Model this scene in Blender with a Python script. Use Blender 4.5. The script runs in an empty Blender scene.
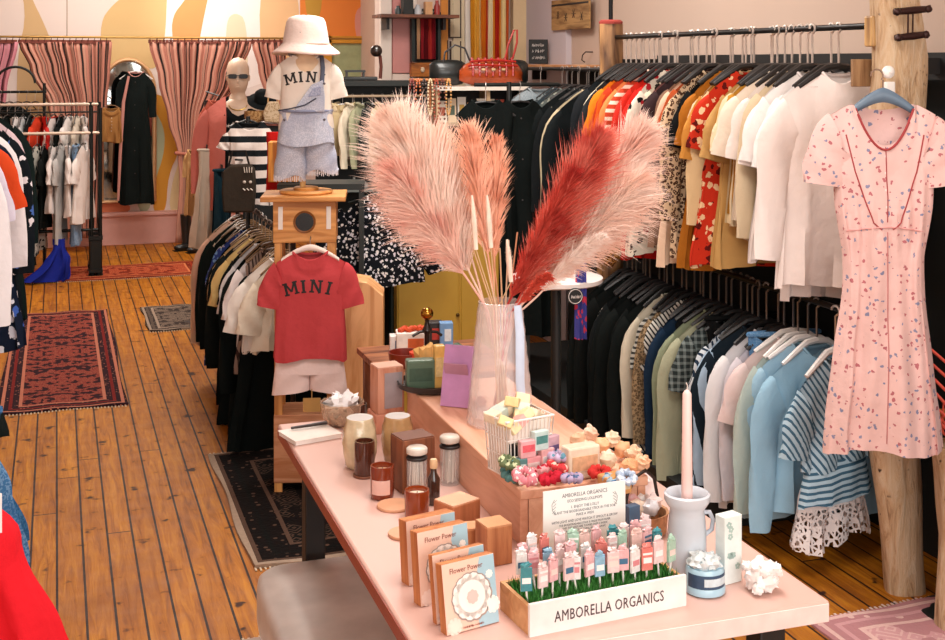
import bpy, math, random
from mathutils import Vector, Matrix, noise
from mathutils.bvhtree import BVHTree
R = math.radians
PI = math.pi
random.seed(7)
SC = bpy.context.scene
COL = SC.collection

# ------------------------------------------------------------------ camera, light, exposure
CAM_H = 1.9
F = 1250.0
HZ = 62.0
SN, CS = math.sin(math.atan(1 / 3)), math.cos(math.atan(1 / 3))
cd = bpy.data.cameras.new('camera')
cam = bpy.data.objects.new('camera', cd)
COL.objects.link(cam)
cam.location = (0, 0, CAM_H)
cam.rotation_euler = (R(90), 0, -math.atan(1 / 3))
cd.sensor_width = 36
cd.lens = 36 * F / 945
cd.shift_y = -(320 - HZ) / 945
cd.clip_start = 0.05
SC.camera = cam
SC.view_settings.view_transform = 'Standard'
SC.view_settings.look = 'None'
SC.view_settings.gamma = 1
SC.view_settings.use_curve_mapping = False
SC.view_settings.exposure = 0.15
w = bpy.data.worlds.new('World')
SC.world = w
w.use_nodes = True
w.node_tree.nodes['Background'].inputs[0].default_value = (1, .93, .9, 1)
w.node_tree.nodes['Background'].inputs[1].default_value = .16


def area(name, loc, rot, sx, sy, power, col):
    l = bpy.data.lights.new(name, 'AREA')
    l.shape = 'RECTANGLE'
    l.size, l.size_y = sx, sy
    l.energy = power
    l.color = col
    o = bpy.data.objects.new(name, l)
    o.location = loc
    o.rotation_euler = [R(a) for a in rot]
    COL.objects.link(o)
    return o


# shop window behind the camera, ceiling panels above the aisle, the table and the far room
area('window_daylight', (.8, -1.6, 2.0), (78, 0, 0), 3.6, 2.4, 140, (1, .965, .93))
area('ceiling_panel_front', (1.2, 2.6, 3.3), (0, 0, 0), .8, 1.6, 60, (1, .955, .90))
area('ceiling_panel_middle', (1.7, 5.6, 3.3), (0, 0, 0), .8, 1.6, 74, (1, .945, .88))
area('ceiling_panel_back', (.8, 9.6, 3.3), (0, 0, 0), 1.2, 1.2, 80, (1, .92, .84))
area('ceiling_panel_mural', (.9, 12.3, 3.3), (25, 0, 0), 2.4, .5, 58, (1, .93, .86))


# ------------------------------------------------------------------ helpers
def W(px, py, z):
    """world point seen at (px, py), z metres in front of the camera"""
    xc = (px - 472.5) / F * z
    return Vector((xc * CS + z * SN, -xc * SN + z * CS, CAM_H - (py - HZ) / F * z))


def T(px, py, h):
    """world point at height h seen at (px, py)"""
    return W(px, py, F * (CAM_H - h) / (py - HZ))


def lin(c):
    return c / 12.92 if c <= .04045 else ((c + .055) / 1.055) ** 2.4


def rgb(h):
    if isinstance(h, tuple):
        return h
    h = h.lstrip('#')
    return tuple(lin(int(h[i:i + 2], 16) / 255) for i in (0, 2, 4)) + (1,)


MATS = {}


class NT:
    def __init__(s, name):
        s.m = bpy.data.materials.new(name)
        s.m.use_nodes = True
        s.t = s.m.node_tree
        s.b = s.t.nodes['Principled BSDF']

    def n(s, t, **k):
        o = s.t.nodes.new(t)
        for a, v in k.items():
            if a.startswith('i'):
                key = a[1:]
                o.inputs[int(key) if key.isdigit() else key].default_value = v
            else:
                setattr(o, a, v)
        return o

    def l(s, a, b):
        s.t.links.new(a, b)

    def math(s, op, a, b=None, clamp=False):
        o = s.t.nodes.new('ShaderNodeMath')
        o.operation = op
        o.use_clamp = clamp
        for i, v in enumerate((a, b)):
            if v is None:
                continue
            if isinstance(v, (int, float)):
                o.inputs[i].default_value = v
            else:
                s.l(v, o.inputs[i])
        return o.outputs[0]

    def mix(s, f, a, b):
        o = s.t.nodes.new('ShaderNodeMix')
        o.data_type = 'RGBA'
        for i, v in ((0, f), (6, a), (7, b)):
            if isinstance(v, (int, float, tuple)):
                o.inputs[i].default_value = v
            else:
                s.l(v, o.inputs[i])
        return o.outputs[2]


def plain(col, rough=.6, metal=0, trans=0, name=None, spec=None, coat=0, noise_amt=0.06, sc=20, ior=None, sss=0):
    key = ('p', col, rough, metal, trans, coat, noise_amt, sc)
    if key in MATS:
        return MATS[key]
    t = NT(name or 'plain_' + str(len(MATS)))
    c = rgb(col)
    if noise_amt and not trans:
        tc = t.n('ShaderNodeTexCoord')
        nz = t.n('ShaderNodeTexNoise', iScale=sc, iDetail=4)
        t.l(tc.outputs['Object'], nz.inputs['Vector'])
        d = tuple(max(0, x * (1 - noise_amt * 4)) for x in c[:3]) + (1,)
        t.l(t.mix(nz.outputs[0], d, tuple(min(1, x * (1 + noise_amt * 2)) for x in c[:3]) + (1,)), t.b.inputs['Base Color'])
    else:
        t.b.inputs['Base Color'].default_value = c
    t.b.inputs['Roughness'].default_value = rough
    t.b.inputs['Metallic'].default_value = metal
    t.b.inputs['Transmission Weight'].default_value = trans
    t.b.inputs['Coat Weight'].default_value = coat
    if ior:
        t.b.inputs['IOR'].default_value = ior
    MATS[key] = t.m
    return t.m


def cloth(base, pat=None, c2='#222222', c3=None, scale=None, rough=.85):
    key = ('c', base, pat, c2, c3, scale)
    if key in MATS:
        return MATS[key]
    t = NT('fabric_%s_%d' % (pat or 'plain', len(MATS)))
    B, C2, C3 = rgb(base), rgb(c2), rgb(c3 or c2)
    tc = t.n('ShaderNodeTexCoord')
    co = tc.outputs['Object']
    nz = t.n('ShaderNodeTexNoise', iScale=9, iDetail=5)
    t.l(co, nz.inputs['Vector'])
    dk = tuple(x * .82 for x in B[:3]) + (1,)
    col = t.mix(nz.outputs[0], dk, B)
    sep = t.n('ShaderNodeSeparateXYZ')
    t.l(co, sep.inputs[0])

    def band(v, freq, thr):
        f = t.math('FRACT', t.math('MULTIPLY', v, freq))
        return t.math('GREATER_THAN', f, thr)
    if pat == 'hstripe':
        col = t.mix(band(sep.outputs[2], scale or 30, .55), col, C2)
    elif pat == 'vstripe':
        wob = t.math('ADD', sep.outputs[0], t.math('MULTIPLY', sep.outputs[1], .6))
        col = t.mix(band(wob, scale or 60, .6), col, C2)
    elif pat == 'dstripe':
        wob = t.math('ADD', sep.outputs[0], t.math('MULTIPLY', sep.outputs[2], .7))
        col = t.mix(band(wob, scale or 60, .6), col, C2)
    elif pat == 'check':
        a = band(sep.outputs[0], scale or 40, .6)
        b = band(sep.outputs[2], scale or 40, .6)
        col = t.mix(t.math('MULTIPLY', t.math('ADD', a, b), .5), col, C2)
    elif pat in ('floral', 'print'):
        sc = scale or 30
        dn = t.n('ShaderNodeTexNoise', iScale=sc * 1.6, iDetail=2)
        t.l(co, dn.inputs['Vector'])
        mx = t.n('ShaderNodeVectorMath', operation='SCALE', iScale=.9 / sc)
        t.l(dn.outputs['Color'], mx.inputs[0])
        ad = t.n('ShaderNodeVectorMath', operation='ADD')
        t.l(co, ad.inputs[0])
        t.l(mx.outputs[0], ad.inputs[1])
        vo = t.n('ShaderNodeTexVoronoi', iScale=sc)
        t.l(ad.outputs[0], vo.inputs['Vector'])
        m = t.math('LESS_THAN', vo.outputs['Distance'], .42 if pat == 'floral' else .27)
        s2 = t.n('ShaderNodeSeparateColor')
        t.l(vo.outputs['Color'], s2.inputs[0])
        pick = t.mix(t.math('GREATER_THAN', s2.outputs[0], .55), C2, C3)
        m = t.math('MULTIPLY', m, t.math('GREATER_THAN', s2.outputs[1], .22))
        col = t.mix(m, col, pick)
    elif pat == 'leopard':
        vo = t.n('ShaderNodeTexVoronoi', iScale=scale or 55)
        t.l(co, vo.inputs['Vector'])
        m = t.math('MULTIPLY', t.math('LESS_THAN', vo.outputs['Distance'], .5), t.math('GREATER_THAN', vo.outputs['Distance'], .2))
        col = t.mix(m, col, C2)
    elif pat == 'denim':
        n2 = t.n('ShaderNodeTexNoise', iScale=180, iDetail=2)
        t.l(co, n2.inputs['Vector'])
        col = t.mix(t.math('MULTIPLY', t.math('GREATER_THAN', n2.outputs[0], .52), .45), col, C2)
        n3 = t.n('ShaderNodeTexNoise', iScale=7, iDetail=3)
        t.l(co, n3.inputs['Vector'])
        col = t.mix(t.math('MULTIPLY', t.math('SUBTRACT', n3.outputs[0], .45, True), 3, True), col, C3)
    t.l(col, t.b.inputs['Base Color'])
    t.b.inputs['Roughness'].default_value = rough
    t.b.inputs['Specular IOR Level'].default_value = .12
    wv = t.n('ShaderNodeTexNoise', iScale=24, iDetail=4)
    t.l(co, wv.inputs['Vector'])
    bp = t.n('ShaderNodeBump', iStrength=.35, iDistance=.012)
    t.l(wv.outputs[0], bp.inputs['Height'])
    t.l(bp.outputs[0], t.b.inputs['Normal'])
    MATS[key] = t.m
    return t.m


def wood(base, dark, scale=1.0, rough=.5, axis=2, knots=True):
    key = ('w', base, dark, scale, rough, axis)
    if key in MATS:
        return MATS[key]
    t = NT('wood_%d' % len(MATS))
    tc = t.n('ShaderNodeTexCoord')
    mp = t.n('ShaderNodeMapping')
    s = [14 * scale] * 3
    s[axis] = 1.6 * scale
    mp.inputs['Scale'].default_value = s
    t.l(tc.outputs['Object'], mp.inputs[0])
    nz = t.n('ShaderNodeTexNoise', iScale=1.5, iDetail=7, iDistortion=1.2)
    t.l(mp.outputs[0], nz.inputs['Vector'])
    cr = t.n('ShaderNodeValToRGB')
    cr.color_ramp.elements[0].position = .34
    cr.color_ramp.elements[0].color = rgb(dark)
    cr.color_ramp.elements[1].position = .6
    cr.color_ramp.elements[1].color = rgb(base)
    t.l(nz.outputs[0], cr.inputs[0])
    col = cr.outputs[0]
    if knots:
        vo = t.n('ShaderNodeTexVoronoi', iScale=5.5 * scale)
        t.l(tc.outputs['Object'], vo.inputs['Vector'])
        col = t.mix(t.math('MULTIPLY', t.math('LESS_THAN', vo.outputs['Distance'], .13), .7), col, rgb(dark))
    t.l(col, t.b.inputs['Base Color'])
    t.b.inputs['Roughness'].default_value = rough
    bp = t.n('ShaderNodeBump', iStrength=.3, iDistance=.01)
    t.l(nz.outputs[0], bp.inputs['Height'])
    t.l(bp.outputs[0], t.b.inputs['Normal'])
    MATS[key] = t.m
    return t.m


def thin_glass(name, tint='#ffffff', body=.2, rough=.08):
    """clear thin glass: mostly see-through with a glossy skin"""
    t = NT(name)
    t.b.inputs['Base Color'].default_value = rgb(tint)
    t.b.inputs['Roughness'].default_value = rough
    t.b.inputs['Coat Weight'].default_value = .5
    tr = t.n('ShaderNodeBsdfTransparent')
    ms = t.n('ShaderNodeMixShader')
    lw = t.n('ShaderNodeLayerWeight')
    lw.inputs[0].default_value = .35
    t.l(t.math('ADD', body, t.math('MULTIPLY', lw.outputs['Facing'], .32), True), ms.inputs[0])
    out = [x for x in t.t.nodes if x.type == 'OUTPUT_MATERIAL'][0]
    t.l(tr.outputs[0], ms.inputs[1])
    t.l(t.b.outputs[0], ms.inputs[2])
    t.l(ms.outputs[0], out.inputs[0])
    return t.m


class MB:
    """collects shapes, then links them as one mesh object"""

    def __init__(s):
        s.v, s.f = [], []

    def add(s, vs, fs, M=None):
        o = len(s.v)
        s.v += [tuple(M @ Vector(v)) if M else tuple(v) for v in vs]
        s.f += [tuple(i + o for i in f) for f in fs]
        return s

    def box(s, c, d, rz=0, M=None):
        x, y, z = d[0] / 2, d[1] / 2, d[2] / 2
        vs = [(a * x, b * y, e * z) for a in (-1, 1) for b in (-1, 1) for e in (-1, 1)]
        fs = [(0, 1, 3, 2), (4, 6, 7, 5), (0, 4, 5, 1), (2, 3, 7, 6), (0, 2, 6, 4), (1, 5, 7, 3)]
        m = Matrix.Translation(c) @ Matrix.Rotation(rz, 4, 'Z')
        return s.add(vs, fs, (M @ m) if M else m)

    def rings(s, rings, closed=True, caps=True):
        n = len(rings[0])
        vs = [p for r in rings for p in r]
        fs = []
        for i in range(len(rings) - 1):
            for j in range(n if closed else n - 1):
                k = (j + 1) % n
                fs.append((i * n + j, i * n + k, (i + 1) * n + k, (i + 1) * n + j))
        if caps:
            fs.append(tuple(range(n))[::-1])
            fs.append(tuple((len(rings) - 1) * n + j for j in range(n)))
        return s.add(vs, fs)

    def lathe(s, prof, c=(0, 0, 0), n=24, caps=True, wob=0):
        rr = []
        for r, z in prof:
            rr.append([(c[0] + r * (1 + wob * math.sin(j * 2.7 + z * 40)) * math.cos(2 * PI * j / n),
                        c[1] + r * (1 + wob * math.cos(j * 1.9 + z * 55)) * math.sin(2 * PI * j / n), c[2] + z) for j in range(n)])
        return s.rings(rr, True, caps)

    def tube(s, pts, r, n=8, caps=True, squash=1):
        pts = [Vector(p) for p in pts]
        rad = r if isinstance(r, (list, tuple)) else [r] * len(pts)
        rr = []
        up = Vector((.13, .97, .21))
        prev = None
        for i, p in enumerate(pts):
            d = (pts[min(i + 1, len(pts) - 1)] - pts[max(i - 1, 0)]).normalized()
            a = d.cross(up if prev is None else prev)
            if a.length < 1e-4:
                a = d.cross(Vector((1, 0, 0)))
            a.normalize()
            b = d.cross(a).normalized()
            prev = a.cross(d).normalized()
            rr.append([tuple(p + a * math.cos(2 * PI * j / n) * rad[i] + b * math.sin(2 * PI * j / n) * rad[i] * squash) for j in range(n)])
        return s.rings(rr, True, caps)

    def blob(s, c, r, seed=0, amp=.15, n=10, m=7, freq=2):
        rr = []
        for i in range(1, m):
            t = PI * i / m
            ring = []
            for j in range(n):
                a = 2 * PI * j / n
                d = Vector((math.sin(t) * math.cos(a), math.sin(t) * math.sin(a), math.cos(t)))
                k = 1 + amp * noise.noise(d * freq + Vector((seed * 3.1, seed, 0))) * 2
                ring.append((c[0] + d.x * r[0] * k, c[1] + d.y * r[1] * k, c[2] + d.z * r[2] * k))
            rr.append(ring)
        return s.rings(rr)

    def prism(s, outline, y0, y1):
        """outline in x,z extruded along y"""
        n = len(outline)
        vs = [(x, y0, z) for x, z in outline] + [(x, y1, z) for x, z in outline]
        fs = [tuple(range(n)), tuple(range(2 * n - 1, n - 1, -1))]
        fs += [(i, i + n, (i + 1) % n + n, (i + 1) % n) for i in range(n)]
        return s.add(vs, fs)

    def build(s, name, m, parent=None, loc=None, rz=None, smooth=True, bevel=0, angle=50):
        me = bpy.data.meshes.new(name)
        me.from_pydata(s.v, [], s.f)
        me.materials.append(m)
        if smooth:
            me.shade_smooth()
            try:
                me.set_sharp_from_angle(angle=R(angle))
            except Exception:
                pass
        o = bpy.data.objects.new(name, me)
        COL.objects.link(o)
        if parent:
            o.parent = parent
        if loc is not None:
            o.location = loc
        if rz is not None:
            o.rotation_euler[2] = rz
        if bevel:
            b = o.modifiers.new('bevel', 'BEVEL')
            b.width = bevel
            b.segments = 2
            b.limit_method = 'ANGLE'
        return o


def tag(o, label, cat, group=None, kind=None):
    o['label'] = label
    o['category'] = cat
    if group:
        o['group'] = group
    if kind:
        o['kind'] = kind
    return o


def struct(o, label=None):
    o['kind'] = 'structure'
    if label:
        o['label'] = label
    return o


def thing(name, label, cat, loc=(0, 0, 0), rz=0, group=None):
    o = bpy.data.objects.new(name, None)
    COL.objects.link(o)
    o.empty_display_size = .05
    o.location = loc
    o.rotation_euler[2] = rz
    return tag(o, label, cat, group)


def words(txt, size, m, parent, name='lettering', loc=(0, 0, 0), rot=(90, 0, 0), sx=1.0, align='CENTER', ext=.0006, spacing=1.0, bold=0):
    cu = bpy.data.curves.new(name, 'FONT')
    cu.body = txt
    cu.size = size
    cu.align_x = align
    cu.align_y = 'CENTER'
    cu.extrude = ext
    cu.offset = bold
    cu.space_character = spacing
    cu.resolution_u = 2
    t = bpy.data.objects.new('tmp', cu)
    COL.objects.link(t)
    dg = bpy.context.evaluated_depsgraph_get()
    me = bpy.data.meshes.new_from_object(t.evaluated_get(dg))
    bpy.data.objects.remove(t)
    me.materials.clear()
    me.materials.append(m)
    me.transform(Matrix.LocRotScale(Vector(loc), __import__('mathutils').Euler([R(a) for a in rot]), Vector((sx, 1, 1))))
    o = bpy.data.objects.new(name, me)
    COL.objects.link(o)
    if parent:
        o.parent = parent
    return o


def scrawl(wd, h, m, parent, loc, rz=0, seed=0, name='faint_writing'):
    """one line of writing too small to read: a row of short strokes"""
    rn = random.Random(seed)
    mb = MB()
    x = -wd / 2
    while x < wd / 2:
        w_ = h * rn.uniform(.25, .6)
        z = 0
        pts = [(x, 0, -h * .4), (x + w_ * .3, 0, h * rn.uniform(.1, .5)), (x + w_ * .6, 0, -h * rn.uniform(.1, .5)), (x + w_, 0, h * rn.uniform(-.1, .4))]
        mb.tube(pts, h * .09, 4)
        x += w_ * (1.15 if rn.random() < .8 else 1.9)
    return mb.build(name, m, parent, loc=loc, rz=rz, smooth=False)


def wrap_front(o, target, gap=.003):
    """press a decoration onto the front (-y) of a garment"""
    bv = BVHTree.FromPolygons([v.co.copy() for v in target.data.vertices], [tuple(p.vertices) for p in target.data.polygons])
    ys = [v.co.y for v in o.data.vertices]
    y0 = min(ys)
    hit, miss = [], []
    for v in o.data.vertices:
        h = bv.ray_cast(Vector((v.co.x, -1, v.co.z)), Vector((0, 1, 0)))
        if h[0] is not None:
            v.co.y = h[0].y - gap + (v.co.y - y0)
            hit.append(v.co.y)
        else:
            miss.append(v)
    for v in miss:
        v.co.y = max(hit) if hit else -.05
# ------------------------------------------------------------------ garments
def lerp(a, b, t):
    return a + (b - a) * t


def sample(tab, v):
    for (a, x), (b, y) in zip(tab, tab[1:]):
        if v <= b:
            t = (v - a) / max(1e-6, b - a)
            t = t * t * (3 - 2 * t)
            return lerp(x, y, t)
    return tab[-1][1]


def body_mesh(sw, L, hem, waist=None, dep=.035, neck=.075, scoop=.05, slope=.05, folds=7, fa=.010, seed=0, nu=44, nv=22, flat=0, hemwave=.01, back_scoop=.012, full=False):
    """closed shell of a hanging garment: origin at the neck, front faces -y"""
    mb = MB()
    ws = [(0, sw), (.22, sw * .93), (.5, waist or (sw * .5 + hem * .5) * .96), (1, hem)]
    rng = random.Random(seed)
    ph = rng.uniform(0, 6)
    rings = []
    for i in range(nv + 1):
        v = i / nv
        wv = sample(ws, v)
        d = dep * (1 if full else .25 + .75 * min(1, v / .2)) * (1 + .25 * v)
        ring = []
        for j in range(nu):
            a = 2 * PI * j / nu
            ca, sa = math.cos(a), math.sin(a)
            x = wv * math.copysign(abs(ca) ** .8, ca)
            amp = fa * (max(0, v - flat) ** 1.1) * 1.6 + fa * .12
            fold = amp * (math.sin(folds * a * 1.0 + ph + 1.3 * math.sin(3 * v + ph)) + .6 * math.sin((folds * 2 + 1) * a + ph * 2 + v * 2))
            fold += .010 * (noise.noise(Vector((x * 9, v * 4 * L / .6, seed * 1.7 + (3 if sa > 0 else 0)))))
            ax = abs(x)
            if ax < neck:
                sc = scoop if sa < 0 else back_scoop
                zt = -sc * (1 - (ax / neck) ** 2.2)
                dd = max(d, .03) if v < .12 else d
            else:
                zt = -slope * ((ax - neck) / max(.01, sw - neck)) ** 1.2
                dd = d
            k = math.copysign(abs(sa) ** .65, sa)
            y = dd * k + fold * (1 if sa < 0 else -1) * (0.3 + .7 * abs(sa))
            z = zt * (1 - v) ** 1.6 - L * v
            if v > .93:
                z += hemwave * math.sin(a * 3 + ph)
            ring.append((x + fold * .5 * ca, y, z))
        rings.append(ring)
    mb.rings(rings, True, False)
    # inside of the hem, so a garment never looks hollow-thin
    return mb


def sleeve_mesh(side, sw, length, r0=.075, r1=.06, slope=.05, spread=.35, thin=.4, seed=0, bend=0, n=14, puff=0):
    """sleeve starting on the armhole and hanging down"""
    mb = MB()
    rng = random.Random(seed)
    ph = rng.uniform(0, 6)
    rings = []
    m = 12
    px, pz = sw - r0 * .30, -slope - r0 * .92
    ang = spread
    pz0, px0 = pz, px
    for i in range(m + 1):
        v = i / m
        r = lerp(r0, r1, v) * (1 + puff * math.sin(PI * v))
        k = min(1, v / .38)
        a = lerp(R(68), lerp(ang, ang * .55, v), k * k * (3 - 2 * k))
        if i:
            px0 += math.sin(a) * length / m * (.55 if v < .3 else 1)
            pz0 -= math.cos(a) * length / m
        nx, nz = math.cos(a), math.sin(a)
        ring = []
        for j in range(n):
            t = 2 * PI * j / n
            w_ = r * math.cos(t) * (1 + .05 * math.sin(ph + 9 * v + 2 * t))
            y_ = r * thin * math.sin(t) + .006 * math.sin(ph + 11 * v + 3 * t) - bend * v * v
            tilt = 0
            ring.append((side * (px0 + nx * w_), y_, pz0 + nz * w_ + tilt))
        rings.append(ring)
    mb.rings(rings, True, False)
    # cap at the armhole
    top = rings[0]
    mb.add(top, [tuple(range(n))])
    return mb


HANG = {}


def hanger_shape(kind):
    mb = MB()
    r = .0022 if kind != 'long' else .0046
    ex = .055 if kind == 'long' else 0
    pts = [(0, 0, -.012), (0, 0, .062 + ex)]
    for k in range(9):
        a = R(-70) + R(250) * k / 8
        pts.append((math.cos(a) * .0 , .0175 * -math.cos(a), .083 + ex + .0175 * math.sin(a)))
    hook = MB().tube(pts, r, 5)
    bar = MB()
    th = .005 if kind == 'thin' else .011
    for s in (-1, 1):
        bar.tube([(0, 0, -.006), (s * .05, 0, -.012), (s * .11, 0, -.048), (s * .165, 0, -.084)], [th * 1.2, th * 1.2, th, th * .8], 7)
    bar.tube([(-.165, 0, -.084), (.165, 0, -.084)], .003, 5)
    return hook, bar


def hanger(loc, rz, col, label, group, kind='thin', size=1.0, hookcol='#d8d4d0', cat='hanger'):
    """loc is the point where the hook rests on the rail"""
    key = (kind, col, hookcol)
    if key not in HANG:
        hook, bar = hanger_shape(kind)
        b = bar.build('clothes_hanger', plain(col, .4), None)
        h = hook.build('hook', plain(hookcol, .3, .8), b)
        HANG[key] = (b.data, h.data)
        bpy.data.objects.remove(h)
        bpy.data.objects.remove(b)
    bd, hd = HANG[key]
    b = bpy.data.objects.new('clothes_hanger', bd)
    COL.objects.link(b)
    h = bpy.data.objects.new('hook', hd)
    COL.objects.link(h)
    h.parent = b
    b.location = (loc[0], loc[1], loc[2] - (.096 + (.055 if kind == 'long' else 0)) * size)
    b.rotation_euler[2] = rz
    b.scale = (size, size, size)
    tag(b, label, cat, group)
    return b


KIND = {  # name, category, sleeve kind, length, shoulder, hem
    'tee': ('tshirt', 't-shirt', 's', .62, .205, .22),
    'top': ('top', 'top', 's', .58, .195, .21),
    'blouse': ('blouse', 'blouse', 'l', .66, .20, .235),
    'shirt': ('shirt', 'shirt', 'l', .70, .21, .23),
    'tank': ('sleeveless_top', 'top', 'n', .60, .165, .21),
    'dress': ('dress', 'dress', 'n', .86, .18, .30),
    'sdress': ('dress', 'dress', 's', .86, .19, .29),
    'cardigan': ('cardigan', 'cardigan', 'l', .68, .21, .23),
    'coat': ('coat', 'coat', 'l', .92, .225, .27),
    'skirt': ('skirt', 'skirt', 'n', .52, .13, .24),
    'jeans': ('trousers', 'trousers', 'n', .80, .16, .15),
    'baby': ('baby_shirt', 'shirt', 'l', .30, .11, .125),
}


def garment(kind, mat, loc, rz, label, group, seed=0, L=None, sw=None, hem=None, trim=None, sl=None, scale=1.0, dep=None, fa=None, lean=0, **kw):
    nm, cat, sk, l0, s0, h0 = KIND[kind]
    L, sw, hem = L or l0, sw or s0, hem or h0
    sk = sl or sk
    neck = {'tank': .085, 'dress': .085, 'skirt': .12, 'jeans': .15}.get(kind, .075)
    neck = min(neck, sw * .9)
    a = dict(dep=dep or {'coat': .032, 'cardigan': .026}.get(kind, .02), fa=fa or .013, neck=neck, seed=seed, scoop=.05 if kind != 'skirt' else .01, slope=.092 * (sw / .2) if kind not in ('skirt', 'jeans') else .003, nu=40, nv=20)
    a.update(kw)
    b = body_mesh(sw, L, hem, **a).build(nm, mat, None)
    tag(b, label, cat, group)
    b.location = loc
    b.rotation_euler = (0, lean, rz)
    b.scale = (scale,) * 3
    tm = trim or mat
    if sk in ('s', 'l', 'c'):
        for s in (-1, 1):
            ln = {'s': .19, 'l': .52, 'c': .10}[sk]
            rr = {'s': .085, 'l': .078, 'c': .075}[sk] * (sw / .2) ** .7
            ln *= (sw / .2) ** .8
            sleeve_mesh(s, sw, ln, rr, rr * {'s': .86, 'l': .6, 'c': 1.05}[sk], a['slope'], {'s': .42, 'l': .12, 'c': .6}[sk], .34, seed + s, bend=.02 if sk == 'l' else 0).build('sleeve', mat, b)
    # neckband
    if kind not in ('skirt', 'jeans'):
        pts = []
        for k in range(21):
            t = 2 * PI * k / 20
            x = neck * math.cos(t)
            sc = a['scoop'] if math.sin(t) < 0 else .012
            pts.append((x, .022 * math.copysign(abs(math.sin(t)) ** .65, math.sin(t)), -sc * (1 - abs(math.cos(t)) ** 2.2)))
        MB().tube(pts, .0065, 6, False).build('neckband' if kind not in ('shirt', 'coat', 'blouse') else 'collar', tm, b)
    else:
        pts = [(sw * math.cos(2 * PI * k / 20), .02 * math.sin(2 * PI * k / 20), 0) for k in range(21)]
        MB().tube(pts, .011, 6, False).build('waistband', tm, b)
    if kind in ('shirt', 'cardigan', 'coat'):
        bt = MB()
        for k in range(5):
            bt.lathe([(.0055, 0), (.0055, .002), (.004, .003)], (0, 0, 0), 8)
            o_ = len(bt.v) - 24
            for q in range(o_, len(bt.v)):
                x, y, z = bt.v[q]
                bt.v[q] = (x, -z - .0, y - .1 - k * (L - .18) / 5)
        o = bt.build('button_row', plain('#e8e0d0' if kind != 'coat' else '#3a3030', .4), b)
        wrap_front(o, b, .0005)
    return b


def rail_run(items, p0, p1, group, railname, rz0=0, xoff=0, seed=0, hcol=None, hookcol='#d8d4d0', jit=.14, drop=.112, hk='thin', drift=.012, lean=.03, size=1.0, sw_mult=1.0, evenly=True):
    """hang a run of garments, each on its own hanger, from p0 (far) to p1 (near)"""
    rng = random.Random(seed)
    p0, p1 = Vector(p0), Vector(p1)
    n = len(items)
    out = []
    descs = [i[1] for i in items]
    assert len(set(descs)) == len(descs), [d for d in descs if descs.count(d) > 1]
    for k, it in enumerate(items):
        kind, desc, mat = it[:3]
        opt = dict(it[3]) if len(it) > 3 else {}
        p = p0.lerp(p1, (k + .5) / n)
        ang = rz0 + rng.uniform(-jit, jit)
        q = p + Vector((rng.uniform(-drift, drift), 0, 0)) if abs(rz0) < .8 else p
        q = q + Vector((opt.pop('dx', 0), 0, 0))
        hc = opt.pop('hc', hcol or '#1c1a1a')
        if k == 0:
            lab = '%s, farthest on %s, beyond the %s' % (desc, railname, descs[1])
        elif k == n - 1:
            lab = '%s, nearest on %s, beside the %s' % (desc, railname, descs[k - 1])
        else:
            lab = '%s between %s and %s on %s' % (desc, descs[k - 1], descs[k + 1], railname)
        assert len(lab.split()) <= 16, lab
        g = garment(kind, mat, (q.x, q.y, q.z - drop * size), ang, lab, 'clothes hanging on ' + railname, seed=seed * 50 + k, lean=rng.uniform(-lean, lean), scale=size, **opt)
        hl = '%s hanger holding the %s on %s' % ({'#1c1a1a': 'thin black', '#f0ece8': 'white', '#8a6a4a': 'brown'}.get(hc, 'plain'), desc, railname)
        hanger((q.x, q.y, q.z + .012), ang, hc, hl, 'hangers on ' + railname, hk, size, hookcol)
        out.append(g)
    return out
# ------------------------------------------------------------------ the room
CEIL = 3.34
LX, RX, BY, FY = -1.6, 3.22, 13.6, -1.9


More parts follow.
